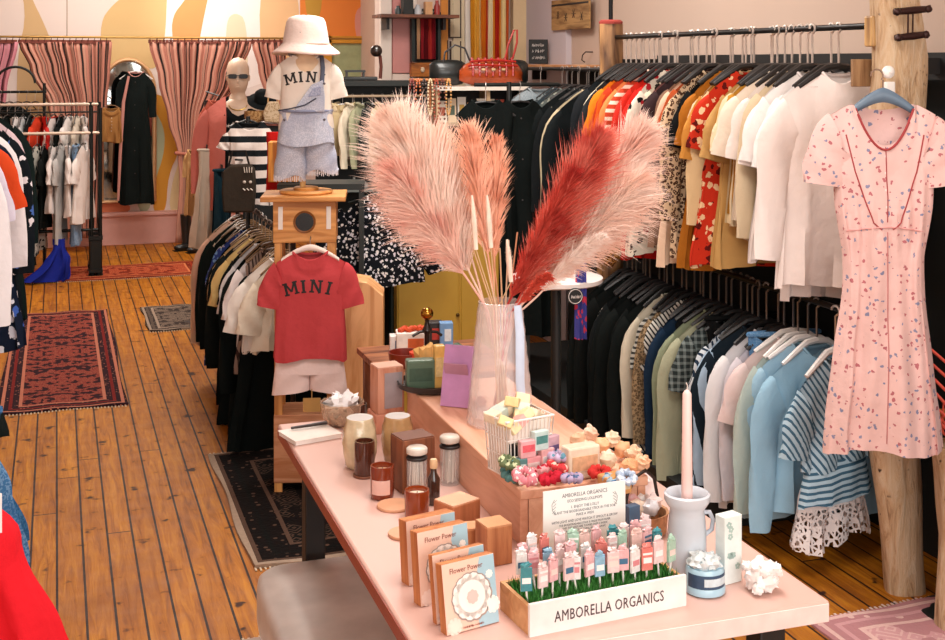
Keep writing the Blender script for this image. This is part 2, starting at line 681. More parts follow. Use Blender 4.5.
def floor_mat():
    t = NT('old_floorboards')
    tc = t.n('ShaderNodeTexCoord')
    sep = t.n('ShaderNodeSeparateXYZ')
    t.l(tc.outputs['Object'], sep.inputs[0])
    x = t.math('DIVIDE', sep.outputs[0], .096)
    idx = t.math('FLOOR', x)
    fr = t.math('FRACT', x)
    wn = t.n('ShaderNodeTexWhiteNoise', noise_dimensions='1D')
    t.l(idx, wn.inputs['W'])
    yy = t.math('ADD', t.math('DIVIDE', sep.outputs[1], 6.5), t.math('MULTIPLY', wn.outputs[0], 7))
    iy = t.math('FLOOR', yy)
    fy = t.math('FRACT', yy)
    cmb = t.n('ShaderNodeCombineXYZ')
    t.l(idx, cmb.inputs[0])
    t.l(iy, cmb.inputs[1])
    w2 = t.n('ShaderNodeTexWhiteNoise', noise_dimensions='2D')
    t.l(cmb.outputs[0], w2.inputs['Vector'])
    mp = t.n('ShaderNodeMapping')
    mp.inputs['Scale'].default_value = (16, 1.3, 1)
    t.l(tc.outputs['Object'], mp.inputs[0])
    of = t.n('ShaderNodeVectorMath', operation='ADD')
    t.l(mp.outputs[0], of.inputs[0])
    c3 = t.n('ShaderNodeCombineXYZ')
    t.l(t.math('MULTIPLY', w2.outputs[0], 40), c3.inputs[2])
    t.l(c3.outputs[0], of.inputs[1])
    g = t.n('ShaderNodeTexNoise', iScale=2.2, iDetail=8, iRoughness=.65, iDistortion=.8)
    t.l(of.outputs[0], g.inputs['Vector'])
    cr = t.n('ShaderNodeValToRGB')
    e = cr.color_ramp.elements
    e[0].position, e[0].color = .26, rgb('#723c08')
    e[1].position, e[1].color = .70, rgb('#d08a1c')
    m = cr.color_ramp.elements.new(.47)
    m.color = rgb('#b06a12')
    t.l(g.outputs[0], cr.inputs[0])
    col = t.mix(t.math('MULTIPLY', w2.outputs[0], .3), cr.outputs[0], rgb('#7e4212'))
    # old stains and knots
    st = t.n('ShaderNodeTexNoise', iScale=1.7, iDetail=6)
    t.l(tc.outputs['Object'], st.inputs['Vector'])
    col = t.mix(t.math('MULTIPLY', t.math('SUBTRACT', st.outputs[0], .55, True), 4, True), col, rgb('#84480f'))
    kn = t.n('ShaderNodeTexNoise', iScale=11, iDetail=3)
    t.l(tc.outputs['Object'], kn.inputs['Vector'])
    col = t.mix(t.math('MULTIPLY', t.math('SUBTRACT', kn.outputs[0], .635, True), 14, True), col, rgb('#3a1a0a'))
    gap = t.math('MAXIMUM', t.math('LESS_THAN', fr, .09), t.math('LESS_THAN', fy, .0012))
    col = t.mix(gap, col, rgb('#220806'))
    t.l(col, t.b.inputs['Base Color'])
    t.l(t.math('ADD', .32, t.math('MULTIPLY', kn.outputs[0], .35)), t.b.inputs['Roughness'])
    t.b.inputs['Specular IOR Level'].default_value = .28
    bp = t.n('ShaderNodeBump', iStrength=.5, iDistance=.006)
    t.l(t.math('SUBTRACT', g.outputs[0], t.math('MULTIPLY', gap, 2)), bp.inputs['Height'])
    t.l(bp.outputs[0], t.b.inputs['Normal'])
    return t.m


def paint(col, name):
    return plain(col, .85, name=name, noise_amt=.01, sc=3)


fl = MB().box(((LX + RX) / 2, (FY + BY) / 2, -.03), (RX - LX, BY - FY, .06)).build('floor', floor_mat(), smooth=False)
struct(fl)
struct(MB().box(((LX + RX) / 2, (FY + BY) / 2, CEIL + .05), (RX - LX, BY - FY, .1)).build('ceiling', paint('#e9dcd2', 'ceiling_paint'), smooth=False))
struct(MB().box((LX - .06, (FY + BY) / 2, CEIL / 2), (.12, BY - FY, CEIL)).build('wall_left', paint('#ead8cc', 'left_wall_paint'), smooth=False))
struct(MB().box((RX + .06, (FY + BY) / 2, CEIL / 2), (.12, BY - FY, CEIL)).build('wall_right', paint('#c4ac9c', 'right_wall_paint'), smooth=False))
wb = struct(MB().box(((LX + RX) / 2, BY + .06, CEIL / 2), (RX - LX, .12, CEIL)).build('wall_back', paint('#eadbd2', 'mural_cream'), smooth=False))
# dark lower panelling behind the long clothes rack
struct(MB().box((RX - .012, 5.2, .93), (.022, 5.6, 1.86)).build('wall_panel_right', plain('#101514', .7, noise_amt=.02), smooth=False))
# pink plinth along the back wall
b = MB().box(((LX + RX) / 2, BY - .07, .15), (RX - LX, .14, .30)).box(((LX + RX) / 2, BY - .085, .315), (RX - LX, .17, .03))
struct(b.build('baseboard_back', plain('#e9b3a8', .6, noise_amt=.02), smooth=False, bevel=.006))

# painted waves of the mural: each is a coat of paint on the back wall


def mural(name, pts, col, t=.003):
    """pts in photograph pixels on the back wall"""
    out = []
    for px, py in pts:
        r = (px - 472.5) / F
        z = BY / (CS - SN * r)
        p = W(px, py, z)
        out.append((p.x, p.z))
    # smooth the outline
    for _ in range(2):
        q = []
        for i in range(len(out)):
            a, c = out[i], out[(i + 1) % len(out)]
            q += [(a[0] * .75 + c[0] * .25, a[1] * .75 + c[1] * .25), (a[0] * .25 + c[0] * .75, a[1] * .25 + c[1] * .75)]
        out = q
    o = MB().prism(out, BY - t, BY - .0005).build(name, plain(col, .85, noise_amt=.015, sc=4), wb, smooth=False)
    return struct(o)


mural('mural_tan_wave', [(10, -40), (28, 10), (16, 60), (18, 150), (40, 190), (60, 120), (58, 60), (45, 25), (30, -5), (20, -40)], '#d6b483')
mural('mural_tan_arch', [(102, 60), (100, 22), (112, 5), (130, -8), (150, -40), (168, -40), (167, 0), (165, 40), (158, 66), (150, 70), (135, 60), (120, 58), (104, 70)], '#d9b880', .004)
mural('mural_peach_wave', [(172, 40), (172, 16), (185, 0), (205, -30), (215, -30), (205, 10), (196, 60), (180, 60)], '#dc9c60')
mural('mural_white_arch', [(160, 66), (160, 20), (175, -40), (290, -40), (290, 90), (160, 90)], '#f6ebe4', .002)
mural('mural_cream_door', [(226, 60), (226, 20), (235, 12), (247, 20), (248, 90), (226, 90)], '#e8d4b4', .004)
mural('mural_sage_wave', [(146, 110), (156, 100), (168, 118), (170, 145), (160, 170), (152, 190), (150, 212), (135, 212), (135, 110)], '#b9c1a0', .004)
mural('mural_ochre_wave', [(150, 92), (168, 98), (180, 122), (180, 150), (168, 175), (166, 214), (152, 214), (155, 180), (164, 155), (165, 130), (156, 112), (150, 108)], '#d99a35', .005)
mural('mural_tan_column', [(165, 60), (184, 60), (196, 110), (196, 216), (168, 216), (172, 180), (184, 150), (182, 120), (170, 98), (158, 90)], '#ecd9a8', .0035)
mural('mural_orange_field', [(300, -40), (440, -40), (440, 140), (300, 140), (300, 0)], '#e98a3c', .003)
mural('mural_speckled_band', [(258, -30), (296, -30), (302, 60), (290, 110), (262, 90)], '#e8bd8c', .004)
mural('mural_olive_band', [(303, -40), (322, -40), (322, 20), (306, 24)], '#c69a3e', .005)
mural('mural_pink_blob', [(356, 6), (378, 4), (420, 0), (420, 130), (372, 130), (364, 60), (354, 30)], '#dc9a8c', .006)
mural('mural_coral_strip', [(90, 202), (130, 202), (130, 214), (90, 214)], '#e58a62', .004)

# sage window in an ochre frame, in the orange field of the back wall
p0, p1 = W(322, 36, BY / (CS - SN * -.12)), W(372, 150, BY / (CS - SN * -.08))
cx, cz = (p0.x + p1.x) / 2, (p0.z + p1.z) / 2
ww, hh = p1.x - p0.x, p0.z - p1.z
fr = MB()
for s in (-1, 1):
    fr.box((cx + s * (ww / 2 - .05), BY - .03, cz), (.10, .05, hh))
fr.box((cx, BY - .03, cz + hh / 2 - .04), (ww, .05, .08))
fr.box((cx, BY - .03, cz - hh / 2 + .04), (ww, .05, .08))
win = struct(fr.build('window_1', plain('#d7992f', .6), smooth=False, bevel=.004))
struct(MB().box((cx, BY - .02, cz), (ww - .2, .01, hh - .16)).build('window_pane', plain('#a9b78c', .35), win, smooth=False))

# partition that closes the middle of the shop in front of the mural
PY = 8.4


def PX(px, Y=PY):
    r = (px - 472.5) / F
    return Y * (r * CS + SN) / (CS - SN * r)


def PZ(px, py, Y=PY):
    r = (px - 472.5) / F
    return CAM_H - (py - HZ) / F * Y / (CS - SN * r)


x0 = PX(379)
struct(MB().box(((x0 + RX) / 2, PY + .06, CEIL / 2), (RX - x0, .12, CEIL)).build('wall_middle', paint('#dcc8bc', 'partition_paint'), smooth=False))


def trim(n, pa, pb, ya, yb, col, dep=.04, nm=None):
    xa, xb = PX(pa), PX(pb)
    za, zb = PZ((pa + pb) / 2, ya), PZ((pa + pb) / 2, yb)
    return struct(MB().box(((xa + xb) / 2, PY - dep / 2, (za + zb) / 2), (xb - xa, dep, abs(za - zb))).build(nm or 'trim_%d' % n, plain(col, .6, noise_amt=.02), smooth=False, bevel=.004))


trim(1, 379, 390, -60, 300, '#efe2d6', .05)
d1 = trim(1, 391.5, 411, -60, 73, '#d9948e', .03, 'door_1')
trim(2, 411, 415, -60, 90, '#f4e6da', .05)
trim(3, 391, 411, 74, 82, '#f1dfd2', .04)
trim(4, 440, 447, -60, 64, '#d98a35', .03)
trim(5, 452, 463, -60, 90, '#d8c7a8', .03)
trim(6, 463, 469, -60, 300, '#f2e8dc', .06)
trim(7, 510, 526, -60, 300, '#e3c79c', .07)
trim(8, 527, 533, -60, 340, '#1d2623', .09)
struct(MB().box((PX(495, PY - .03), PY - .015, 1.0), (PX(534) - PX(400), .03, 1.35)).build('wall_panel_middle', plain('#0e1413', .8, noise_amt=.01), smooth=False))
# white return of the right wall beside the dark post
struct(MB().box((RX - .02, 8.0, CEIL / 2), (.04, .8, CEIL)).build('trim_9', paint('#ccc2c8', 'cool_white_paint'), smooth=False))
# ------------------------------------------------------------------ rugs


def rug(name, x0, x1, y0, y1, field, border, c2, label, cat='rug', rz=0, fr='#d8c4a8', scale=16, edge=None):
    t = NT('rug_' + name)
    tc = t.n('ShaderNodeTexCoord')
    sep = t.n('ShaderNodeSeparateXYZ')
    t.l(tc.outputs['Object'], sep.inputs[0])
    w, h = (x1 - x0) / 2, (y1 - y0) / 2
    ax = t.math('SUBTRACT', w, t.math('ABSOLUTE', sep.outputs[0]))
    ay = t.math('SUBTRACT', h, t.math('ABSOLUTE', sep.outputs[1]))
    ed = t.math('MINIMUM', ax, ay)
    bw = min(w, h) * .34
    mp = t.n('ShaderNodeVectorMath', operation='ABSOLUTE')
    t.l(tc.outputs['Object'], mp.inputs[0])
    vo = t.n('ShaderNodeTexVoronoi', iScale=scale, distance='MANHATTAN')
    t.l(mp.outputs[0], vo.inputs['Vector'])
    vo2 = t.n('ShaderNodeTexVoronoi', iScale=scale * 1.7)
    t.l(mp.outputs[0], vo2.inputs['Vector'])
    s2 = t.n('ShaderNodeSeparateColor')
    t.l(vo.outputs['Color'], s2.inputs[0])
    ringm = t.math('LESS_THAN', t.math('ABSOLUTE', t.math('SUBTRACT', t.math('FRACT', t.math('MULTIPLY', vo.outputs['Distance'], 3)), .5)), .17)
    fcol = t.mix(t.math('MULTIPLY', ringm, .75), rgb(field), rgb(c2))
    fcol = t.mix(t.math('GREATER_THAN', s2.outputs[0], .68), fcol, rgb(border))
    r2 = t.math('LESS_THAN', vo2.outputs['Distance'], .22)
    bcol = t.mix(r2, rgb(border), rgb(c2))
    col = t.mix(t.math('LESS_THAN', ed, bw), fcol, bcol)
    for a, c in ((bw, c2), (bw * .18, c2), (bw * .55, field)):
        m = t.math('LESS_THAN', t.math('ABSOLUTE', t.math('SUBTRACT', ed, a)), .009)
        col = t.mix(m, col, rgb(c))
    if edge:
        col = t.mix(t.math('LESS_THAN', ed, .022), col, rgb(edge))
    n_ = t.n('ShaderNodeTexNoise', iScale=60, iDetail=3)
    t.l(tc.outputs['Object'], n_.inputs['Vector'])
    col = t.mix(t.math('MULTIPLY', n_.outputs[0], .35), col, rgb(border))
    t.l(col, t.b.inputs['Base Color'])
    t.b.inputs['Roughness'].default_value = .95
    t.b.inputs['Specular IOR Level'].default_value = .1
    bp = t.n('ShaderNodeBump', iStrength=.6, iDistance=.006)
    t.l(n_.outputs[0], bp.inputs['Height'])
    t.l(bp.outputs[0], t.b.inputs['Normal'])
    mb = MB()
    nx, ny = 16, 16
    top = []
    vs, fs = [], []
    rnd = random.Random(len(name) * 7)
    ph = rnd.uniform(0, 6)
    for k, z in ((0, .009), (1, 0.0005)):
        for i in range(nx + 1):
            for j in range(ny + 1):
                u, v = i / nx * 2 - 1, j / ny * 2 - 1
                x = u * w + .008 * math.sin(v * 5 + ph)
                y = v * h + .010 * math.sin(u * 4 + ph)
                zz = z + (.003 * (1 + math.sin(u * 7 + v * 5 + ph)) if k == 0 else 0)
                vs.append((x, y, zz))
    N = (nx + 1) * (ny + 1)

    def ix(i, j): return i * (ny + 1) + j
    for i in range(nx):
        for j in range(ny):
            fs.append((ix(i, j), ix(i + 1, j), ix(i + 1, j + 1), ix(i, j + 1)))
    loop = [ix(i, 0) for i in range(nx + 1)] + [ix(nx, j) for j in range(1, ny + 1)] + [ix(i, ny) for i in range(nx - 1, -1, -1)] + [ix(0, j) for j in range(ny - 1, 0, -1)]
    for a, b in zip(loop, loop[1:] + loop[:1]):
        fs.append((a, b, b + N, a + N))
    mb.add(vs, fs)
    o = mb.build('rug', t.m, loc=((x0 + x1) / 2, (y0 + y1) / 2, .0005), rz=rz)
    tag(o, label, cat)
    # knotted fringe at both short ends
    for s in (-1, 1):
        f = MB()
        k = int((x1 - x0) / .018)
        for i in range(k):
            x = -w + (i + .5) * (x1 - x0) / k
            f.box((x, s * (h + .012) + .010 * math.sin(x / w * 4 + ph), .003), (.007, .03 + .01 * math.sin(i * 2.3), .003))
        f.build('fringe', plain(fr, .9), o, smooth=False)
    return o


rug('red', -.30, .375, 7.17, 9.95, '#7a2420', '#2e1a20', '#c07860', 'red patterned oriental rug with dark border stripes on the floorboards in the aisle', scale=26)
rug('runner', -.75, 1.27, 11.35, 12.1, '#a8402a', '#7c2c1c', '#e08a5a', 'orange red runner rug near the pink plinth of the mural wall')
rug('grey', .62, 1.08, 9.05, 9.95, '#5e5148', '#3c332f', '#a89482', 'small grey brown rug on the boards beside the hanging clothes', scale=26)
rug('dark', .70, 1.75, 4.70, 6.12, '#0e100f', '#120e0d', '#5c463a', 'dark rug with pale beaded edge lying beside the pink table', scale=14, edge='#b09a86')
rug('pink', 2.42, 3.15, 2.2, 3.66, '#c9989a', '#b07d80', '#dcb8b0', 'faded pink rug at the foot of the rough tree trunks', fr='#e0c8c0', scale=10)
rug('pale', .12, .92, 2.9, 4.10, '#d8c4c0', '#a89890', '#efe0da', 'pale pink rug just showing beneath the grey bench', scale=12)

# ------------------------------------------------------------------ rough tree trunks that carry the rack
bark = NT('driftwood')
_tc = bark.n('ShaderNodeTexCoord')
_mp = bark.n('ShaderNodeMapping')
_mp.inputs['Scale'].default_value = (9, 9, 1.6)
bark.l(_tc.outputs['Object'], _mp.inputs[0])
_n = bark.n('ShaderNodeTexNoise', iScale=2.4, iDetail=8, iRoughness=.7, iDistortion=1.6)
bark.l(_mp.outputs[0], _n.inputs['Vector'])
_cr = bark.n('ShaderNodeValToRGB')
_cr.color_ramp.elements[0].position, _cr.color_ramp.elements[0].color = .30, rgb('#7a5434')
_cr.color_ramp.elements[1].position, _cr.color_ramp.elements[1].color = .66, rgb('#d6c0a2')
_cr.color_ramp.elements.new(.46).color = rgb('#c4a27c')
bark.l(_n.outputs[0], _cr.inputs[0])
_sp = bark.n('ShaderNodeTexNoise', iScale=26, iDetail=3)
bark.l(_tc.outputs['Object'], _sp.inputs['Vector'])
_c = bark.mix(bark.math('MULTIPLY', bark.math('SUBTRACT', _sp.outputs[0], .69, True), 12, True), _cr.outputs[0], rgb('#3a2418'))
bark.l(_c, bark.b.inputs['Base Color'])
bark.b.inputs['Roughness'].default_value = .8
_bp = bark.n('ShaderNodeBump', iStrength=.8, iDistance=.02)
bark.l(_n.outputs[0], _bp.inputs['Height'])
bark.l(_bp.outputs[0], bark.b.inputs['Normal'])
BARK = bark.m


def trunk(path, radii, n=18, seed=0):
    mb = MB()
    rr = []
    for i in range(41):
        t = i / 40
        k = t * (len(path) - 1)
        a = min(int(k), len(path) - 2)
        c = Vector(path[a]).lerp(Vector(path[a + 1]), k - a)
        r = lerp(radii[a], radii[a + 1], k - a)
        ring = []
        for j in range(n):
            g = 2 * PI * j / n
            q = r * (1 + .22 * noise.noise(Vector((math.cos(g) * 1.4, math.sin(g) * 1.4, c.z * 2.6 + seed))) + .06 * math.sin(3 * g + seed))
            ring.append((c.x + q * math.cos(g), c.y + q * .8 * math.sin(g), c.z))
        rr.append(ring)
    return mb.rings(rr)


RXR = 2.785          # x of the long rack
TY = 3.78
base = T(900, 604, .0)
t1 = trunk([(.07, 0, 0), (.02, 0, .5), (-.03, 0, .95), (.01, 0, 1.5), (.045, 0, 1.9), (.0, 0, 2.3), (.02, 0, 3.3)],
           [.078, .088, .085, .10, .105, .075, .08], seed=3).build('trunk_post', BARK, loc=(2.83, TY, 0))
tag(t1, 'pale rough tree trunk post standing behind the pink floral dress', 'wooden post')
br = MB()
for z, s in ((2.075, 1), (1.985, .9)):
    br.tube([(-.05 * s, -.10, z), (.02, -.115, z + .006), (.09 * s, -.10, z + .012)], [.011, .014, .012], 8)
for x in (.0, .02):
    br.tube([(x, -.11, 1.985), (x, -.112, 2.075)], .0035, 6)
for x, z in ((-.045, 2.075), (.085, 2.087), (-.04, 1.985), (.075, 1.996)):
    br.blob((x, -.112, z), (.014, .012, .014), seed=int(x * 99))
br.build('iron_bracket', plain('#3a2320', .45, .6), t1)
sw = MB().lathe([(.022, 0), (.022, .012), (.018, .016), (.006, .018), (.004, .024)], (0, 0, 0), 20)
sw.v = [(x, -z, y) for x, y, z in sw.v]
s1 = sw.build('round_switch', plain('#f2efea', .4), t1, loc=(-.072, -.092, 1.865))
MB().box((-.068, -.099, 1.805), (.038, .016, .052)).build('switch_plate', plain('#efece6', .4), t1, smooth=False, bevel=.004)

t2 = trunk([(0, 0, 0), (.0, 0, .5), (-.01, 0, .97), (0, 0, 1.5), (0, 0, 2.10)], [.07, .07, .072, .07, .062], seed=9).build('trunk_post', wood('#b98a5a', '#4a2a18', .6), loc=(RXR - .01, 6.02, 0))
tag(t2, 'shorter brown trunk post with red top at the far end of the upper rail', 'wooden post')
MB().lathe([(.064, 0), (.066, .012), (.05, .022)], (0, 0, 2.10), 14, wob=.1).build('red_cap', plain('#a8423a', .6), t2)
ir = MB().tube([(0, 0, 2.115), (0, 0, 3.335)], .012, 8)
ir.build('ceiling_rod', plain('#1c1c1e', .4, .7), t2)

# stump with dried flowers at the right edge
t3 = trunk([(0, 0, 0), (.01, 0, .3), (-.01, 0, .62)], [.075, .07, .085], seed=14).build('tree_stump', BARK, loc=(2.93, 3.60, 0))
tag(t3, 'short rough tree stump at the right edge, beside the tall trunk post', 'tree stump')
t3.location = W(957, 560, 4.2).xy.to_3d()
br = MB()
rn = random.Random(5)
for k in range(9):
    a = rn.uniform(-.5, .5)
    pts = [(0, 0, 0)]
    for q in range(1, 7):
        pts.append((a * .1 * q * rn.uniform(.8, 1.2) - .015 * q * rn.uniform(0, 1), rn.uniform(-.03, .03), .055 * q))
    br.tube(pts, [.004] * 3 + [.003] * 4, 5)
for k in range(5):
    h = .06 + .05 * k
    br.tube([(-.01, 0, h), (-.09 - .02 * k, -.02, h + .08 + .01 * k), (-.15, -.01, h + .12 + .02 * k)], [.006, .005, .003], 5)
pb = br.build('coral_branch', plain('#e8604e', .6), None, loc=t3.location + Vector((0, -.02, .60)))
tag(pb, 'bright coral pink bare branch standing on the short stump', 'branch')
fl_ = MB()
for k in range(14):
    fl_.blob((rn.uniform(-.05, .06), rn.uniform(-.04, .04), rn.uniform(.02, .12)), (.022, .022, .018), seed=k, amp=.3)
fo = fl_.build('dried_flower_bunch', plain('#b3742a', .9, noise_amt=.2, sc=60), None, loc=t3.location + Vector((0, 0, .60)))
tag(fo, 'clump of brown ochre dried flowers on top of the short stump', 'dried flowers')

# ------------------------------------------------------------------ the long rack: rails
rk = thing('clothes_rack', 'long two tier black rail rack running back along the right wall', 'clothes rack', (RXR, 4.9, 0))
UZ, LZ = 2.03, .975
MB().tube([(0, -1.12, UZ), (0, 1.12, UZ)], .0125, 10).build('upper_rail', plain('#1b1919', .35, .6), rk)
MB().tube([(0, -1.12, LZ), (0, 1.12, LZ)], .0125, 10).build('lower_rail', plain('#1b1919', .35, .6), rk)
MB().box((.30, 0, 1.885), (.05, 2.3, .10)).box((.16, -1.1, 1.885), (.3, .03, .06)).box((.16, 1.1, 1.885), (.3, .03, .06)).build('back_beam', plain('#151312', .6), rk, smooth=False)
MB().box((0, -1.10, UZ - .02), (.05, .05, .11)).build('rail_block', wood('#c39a62', '#6a4526', 1), rk, smooth=False, bevel=.006)
MB().box((-.0, -1.03, 1.86), (.09, .012, .10)).build('wooden_tag', wood('#a5815c', '#6a4526', 1), rk, smooth=False, bevel=.003)

C = cloth
K = '#141617'
up = [
    ('cardigan', 'black knit cardigan', C('#1c2024')),
    ('blouse', 'cream loose blouse', C('#d8cdb4')),
    ('shirt', 'charcoal long shirt', C('#25272a')),
    ('tee', 'bright orange tee', C('#e8821e')),
    ('top', 'deep orange top', C('#d85a1c')),
    ('blouse', 'brick red blouse', C('#b83a1c')),
    ('tee', 'peach orange tee', C('#ea8a4e')),
    ('sdress', 'coral short dress', C('#df6a48'), dict(L=.74)),
    ('top', 'white striped rust top', C('#c2452a', 'hstripe', '#e8cdb8', scale=26)),
    ('blouse', 'tomato red blouse', C('#cf2f22')),
    ('tee', 'scarlet tee', C('#d8281e')),
    ('sdress', 'bright red dress', C('#d2231c'), dict(L=.88)),
    ('sdress', 'monochrome red-spotted dress', C('#e6dccb', 'floral', '#151515', '#b0242c', 24), dict(L=.84, dx=-.03)),
    ('blouse', 'cream black-leaf blouse', C('#e0d4bc', 'floral', '#1c1a18', '#2c2620', 22)),
    ('top', 'dusty mauve top', C('#8c5c58'), dict(L=.78)),
    ('cardigan', 'dark plum cardigan', C('#3a2a2c')),
    ('sdress', 'taupe brown dress', C('#8a6a58'), dict(L=.78)),
    ('coat', 'blush cream coat', C('#e9c8ac'), dict(L=.86, sl='s')),
    ('top', 'rust orange top', C('#b5522a')),
    ('blouse', 'speckled leopard blouse', C('#d6ba98', 'leopard', '#4a3022', scale=60), dict(L=.80, dx=-.045)),
    ('tee', 'jet black tee', C(K), dict(dx=.02, L=.7)),
    ('sdress', 'mustard brown dress', C('#b06c22'), dict(L=.84)),
    ('tee', 'cream ribbed tee', C('#e3cda6')),
    ('coat', 'golden tan coat', C('#c98a3e'), dict(L=.78, sl='s')),
    ('blouse', 'pale sand blouse', C('#e0c092')),
    ('sdress', 'red flower print dress', C('#c8341e', 'floral', '#e8c49a', '#5a1612', 30), dict(L=.80, dx=-.04)),
    ('coat', 'camel long coat', C('#c59a5e'), dict(L=.80, sl='s', dx=.03)),
    ('tee', 'vanilla tee', C('#ead6b0')),
    ('top', 'ochre vest top', C('#b9822e')),
    ('tee', 'ivory cropped tee', C('#f0e0cc'), dict(L=.6)),
    ('tee', 'soft white tee', C('#f3e8e2'), dict(L=.60)),
    ('blouse', 'oatmeal blouse', C('#dcc7a6')),
    ('sdress', 'chalk white dress', C('#f5ebe6'), dict(L=.72, sw=.22)),
    ('shirt', 'crisp white shirt', C('#f6eeea'), dict(sl='s', L=.62, dx=-.02)),
    ('blouse', 'gauzy white blouse', C('#fbf6f3'), dict(L=.86, sl='s', hem=.20, dx=.03)),
    ('tee', 'bright white tee', C('#f7f1ee'), dict(sw=.225)),
    ('blouse', 'blush white blouse', C('#f8ece6'), dict(L=.80, sw=.22)),
]
rail_run(up, (RXR, 5.88, UZ), (RXR, 3.98, UZ), 'g', 'upper rail', seed=3, hcol='#1c1a1a', hookcol='#efe9e2', drop=.167, jit=.16, hk='long')
# empty white hooks fill the rail between the garments
lo = [
    ('coat', 'long black coat', C('#101413'), dict(L=.86)),
    ('coat', 'black wool coat', C('#0f1211'), dict(L=.84)),
    ('shirt', 'plain black shirt', C('#111514')),
    ('sdress', 'black star-speckled dress', C('#101414', 'print', '#c9c4ba', '#8d98a0', 60), dict(L=.84)),
    ('cardigan', 'soft black cardigan', C('#15191a')),
    ('coat', 'black long belted coat', C('#0e1312'), dict(L=.90)),
    ('coat', 'black trench coat', C('#101514'), dict(L=.88)),
    ('sdress', 'black maxi dress', C('#0f1312'), dict(L=.90)),
    ('coat', 'black duffel coat', C('#111615'), dict(L=.86)),
    ('blouse', 'ecru long-sleeved blouse', C('#dcd2bc')),
    ('top', 'grey striped top', C('#c8c6bc', 'hstripe', '#3a3c3c', scale=42)),
    ('blouse', 'tweed tan blouse', C('#a88e6c', 'leopard', '#5e4c38', scale=90), dict(L=.74)),
    ('sdress', 'zebra print dress', C('#dcd8ce', 'dstripe', '#17191a', scale=46), dict(L=.76)),
    ('shirt', 'navy shirt', C('#15263a')),
    ('blouse', 'midnight blue blouse', C('#182c42')),
    ('tank', 'black ribbed vest', C('#101315')),
    ('shirt', 'sage green shirt', C('#8e977c'), dict(L=.76)),
    ('coat', 'pale olive coat', C('#a9ab90'), dict(L=.74)),
    ('top', 'dark check top', C('#2c3434', 'check', '#7b8684', scale=36)),
    ('jeans', 'black trousers', C('#0f1112'), dict(L=.5)),
    ('tee', 'navy striped tee', C('#d4dbe0', 'vstripe', '#27374a', scale=50)),
    ('blouse', 'powder blue blouse', C('#a9c2d8')),
    ('cardigan', 'ink blue cardigan', C('#18242e')),
    ('shirt', 'white blue-cuffed shirt', C('#e3e2e4')),
    ('blouse', 'lilac white blouse', C('#d9d4dc')),
    ('jeans', 'mid blue jeans', C('#5a8ab8', 'denim', '#8fb2d0', '#3f6e9c'), dict(L=.62)),
    ('tee', 'rose white tee', C('#e8d2d0'), dict(hc='#f0ece8')),
    ('blouse', 'mint grey blouse', C('#b9c8c0'), dict(hc='#f0ece8')),
    ('sdress', 'ice blue dress', C('#a5cade'), dict(L=.66, hc='#f0ece8')),
    ('shirt', 'sky blue shirt', C('#9cc6de'), dict(L=.62, hc='#f0ece8')),
]
rail_run(lo, (RXR, 5.88, LZ), (RXR, 4.12, LZ), 'g', 'lower rail', seed=5, hcol='#1c1a1a', hookcol='#8c8a88', drop=.167, jit=.15, hk='long')
RAILN = 'lower rail'
g = garment('tee', C('#b5d2e2', 'dstripe', '#41667e', scale=38), (RXR - .03, 3.99, LZ - .175), .30, 'blue and white striped short sleeved top with banded hem, nearest on lower rail', 'clothes hanging on lower rail', seed=77, L=.40, sw=.20, hem=.19, fa=.006)
body_mesh(.182, .15, .20, dep=.030, neck=.02, scoop=0, slope=0, folds=5, fa=.006, seed=9, nu=36, nv=8).build('banded_hem', C('#b5d2e2', 'hstripe', '#41667e', scale=44), g, loc=(0, 0, -.375))
hanger((RXR - .03, 3.99, LZ + .012), .30, '#f0ece8', 'white hanger holding the blue and white striped top on lower rail', 'hangers on lower rail', 'long')
lace = NT('white_lace')
_tc = lace.n('ShaderNodeTexCoord')
_v = lace.n('ShaderNodeTexVoronoi', iScale=48, feature='DISTANCE_TO_EDGE')
lace.l(_tc.outputs['Object'], _v.inputs['Vector'])
_sx = lace.n('ShaderNodeSeparateXYZ')
lace.l(_tc.outputs['Object'], _sx.inputs[0])
_low = lace.math('LESS_THAN', _sx.outputs[2], -.20)
_hole = lace.math('MULTIPLY', lace.math('GREATER_THAN', _v.outputs['Distance'], .16), _low)
lace.b.inputs['Base Color'].default_value = rgb('#e4dedd')
lace.b.inputs['Roughness'].default_value = .9
lace.l(lace.math('SUBTRACT', 1.0, _hole), lace.b.inputs['Alpha'])
sk = body_mesh(.155, .34, .215, dep=.03, neck=.12, scoop=0, slope=0, folds=13, fa=.012, seed=6, nu=72, nv=20, hemwave=.02).build('skirt', lace.m, None)
sk.location = (RXR - .02, 4.03, .445)
sk.rotation_euler[2] = .28
tag(sk, 'white gathered skirt with lace hem hanging below the blue striped top', 'skirt')
MB().tube([(.155 * math.cos(a * PI / 10), .03 * math.sin(a * PI / 10), 0) for a in range(21)], .010, 6, False).build('waistband', C('#e4dedd'), sk)

pf = MB().box((0, 0, .06), (.70, 2.9, .12)).build('rack_shade_block', plain('#0f1312', .7), None, loc=(2.84, 5.95, .0005), smooth=False, bevel=.004)  # black block added to stand in for the shaded floor under the rack
tag(pf, 'added low black block standing in for shade under the long clothes rack', 'plinth')
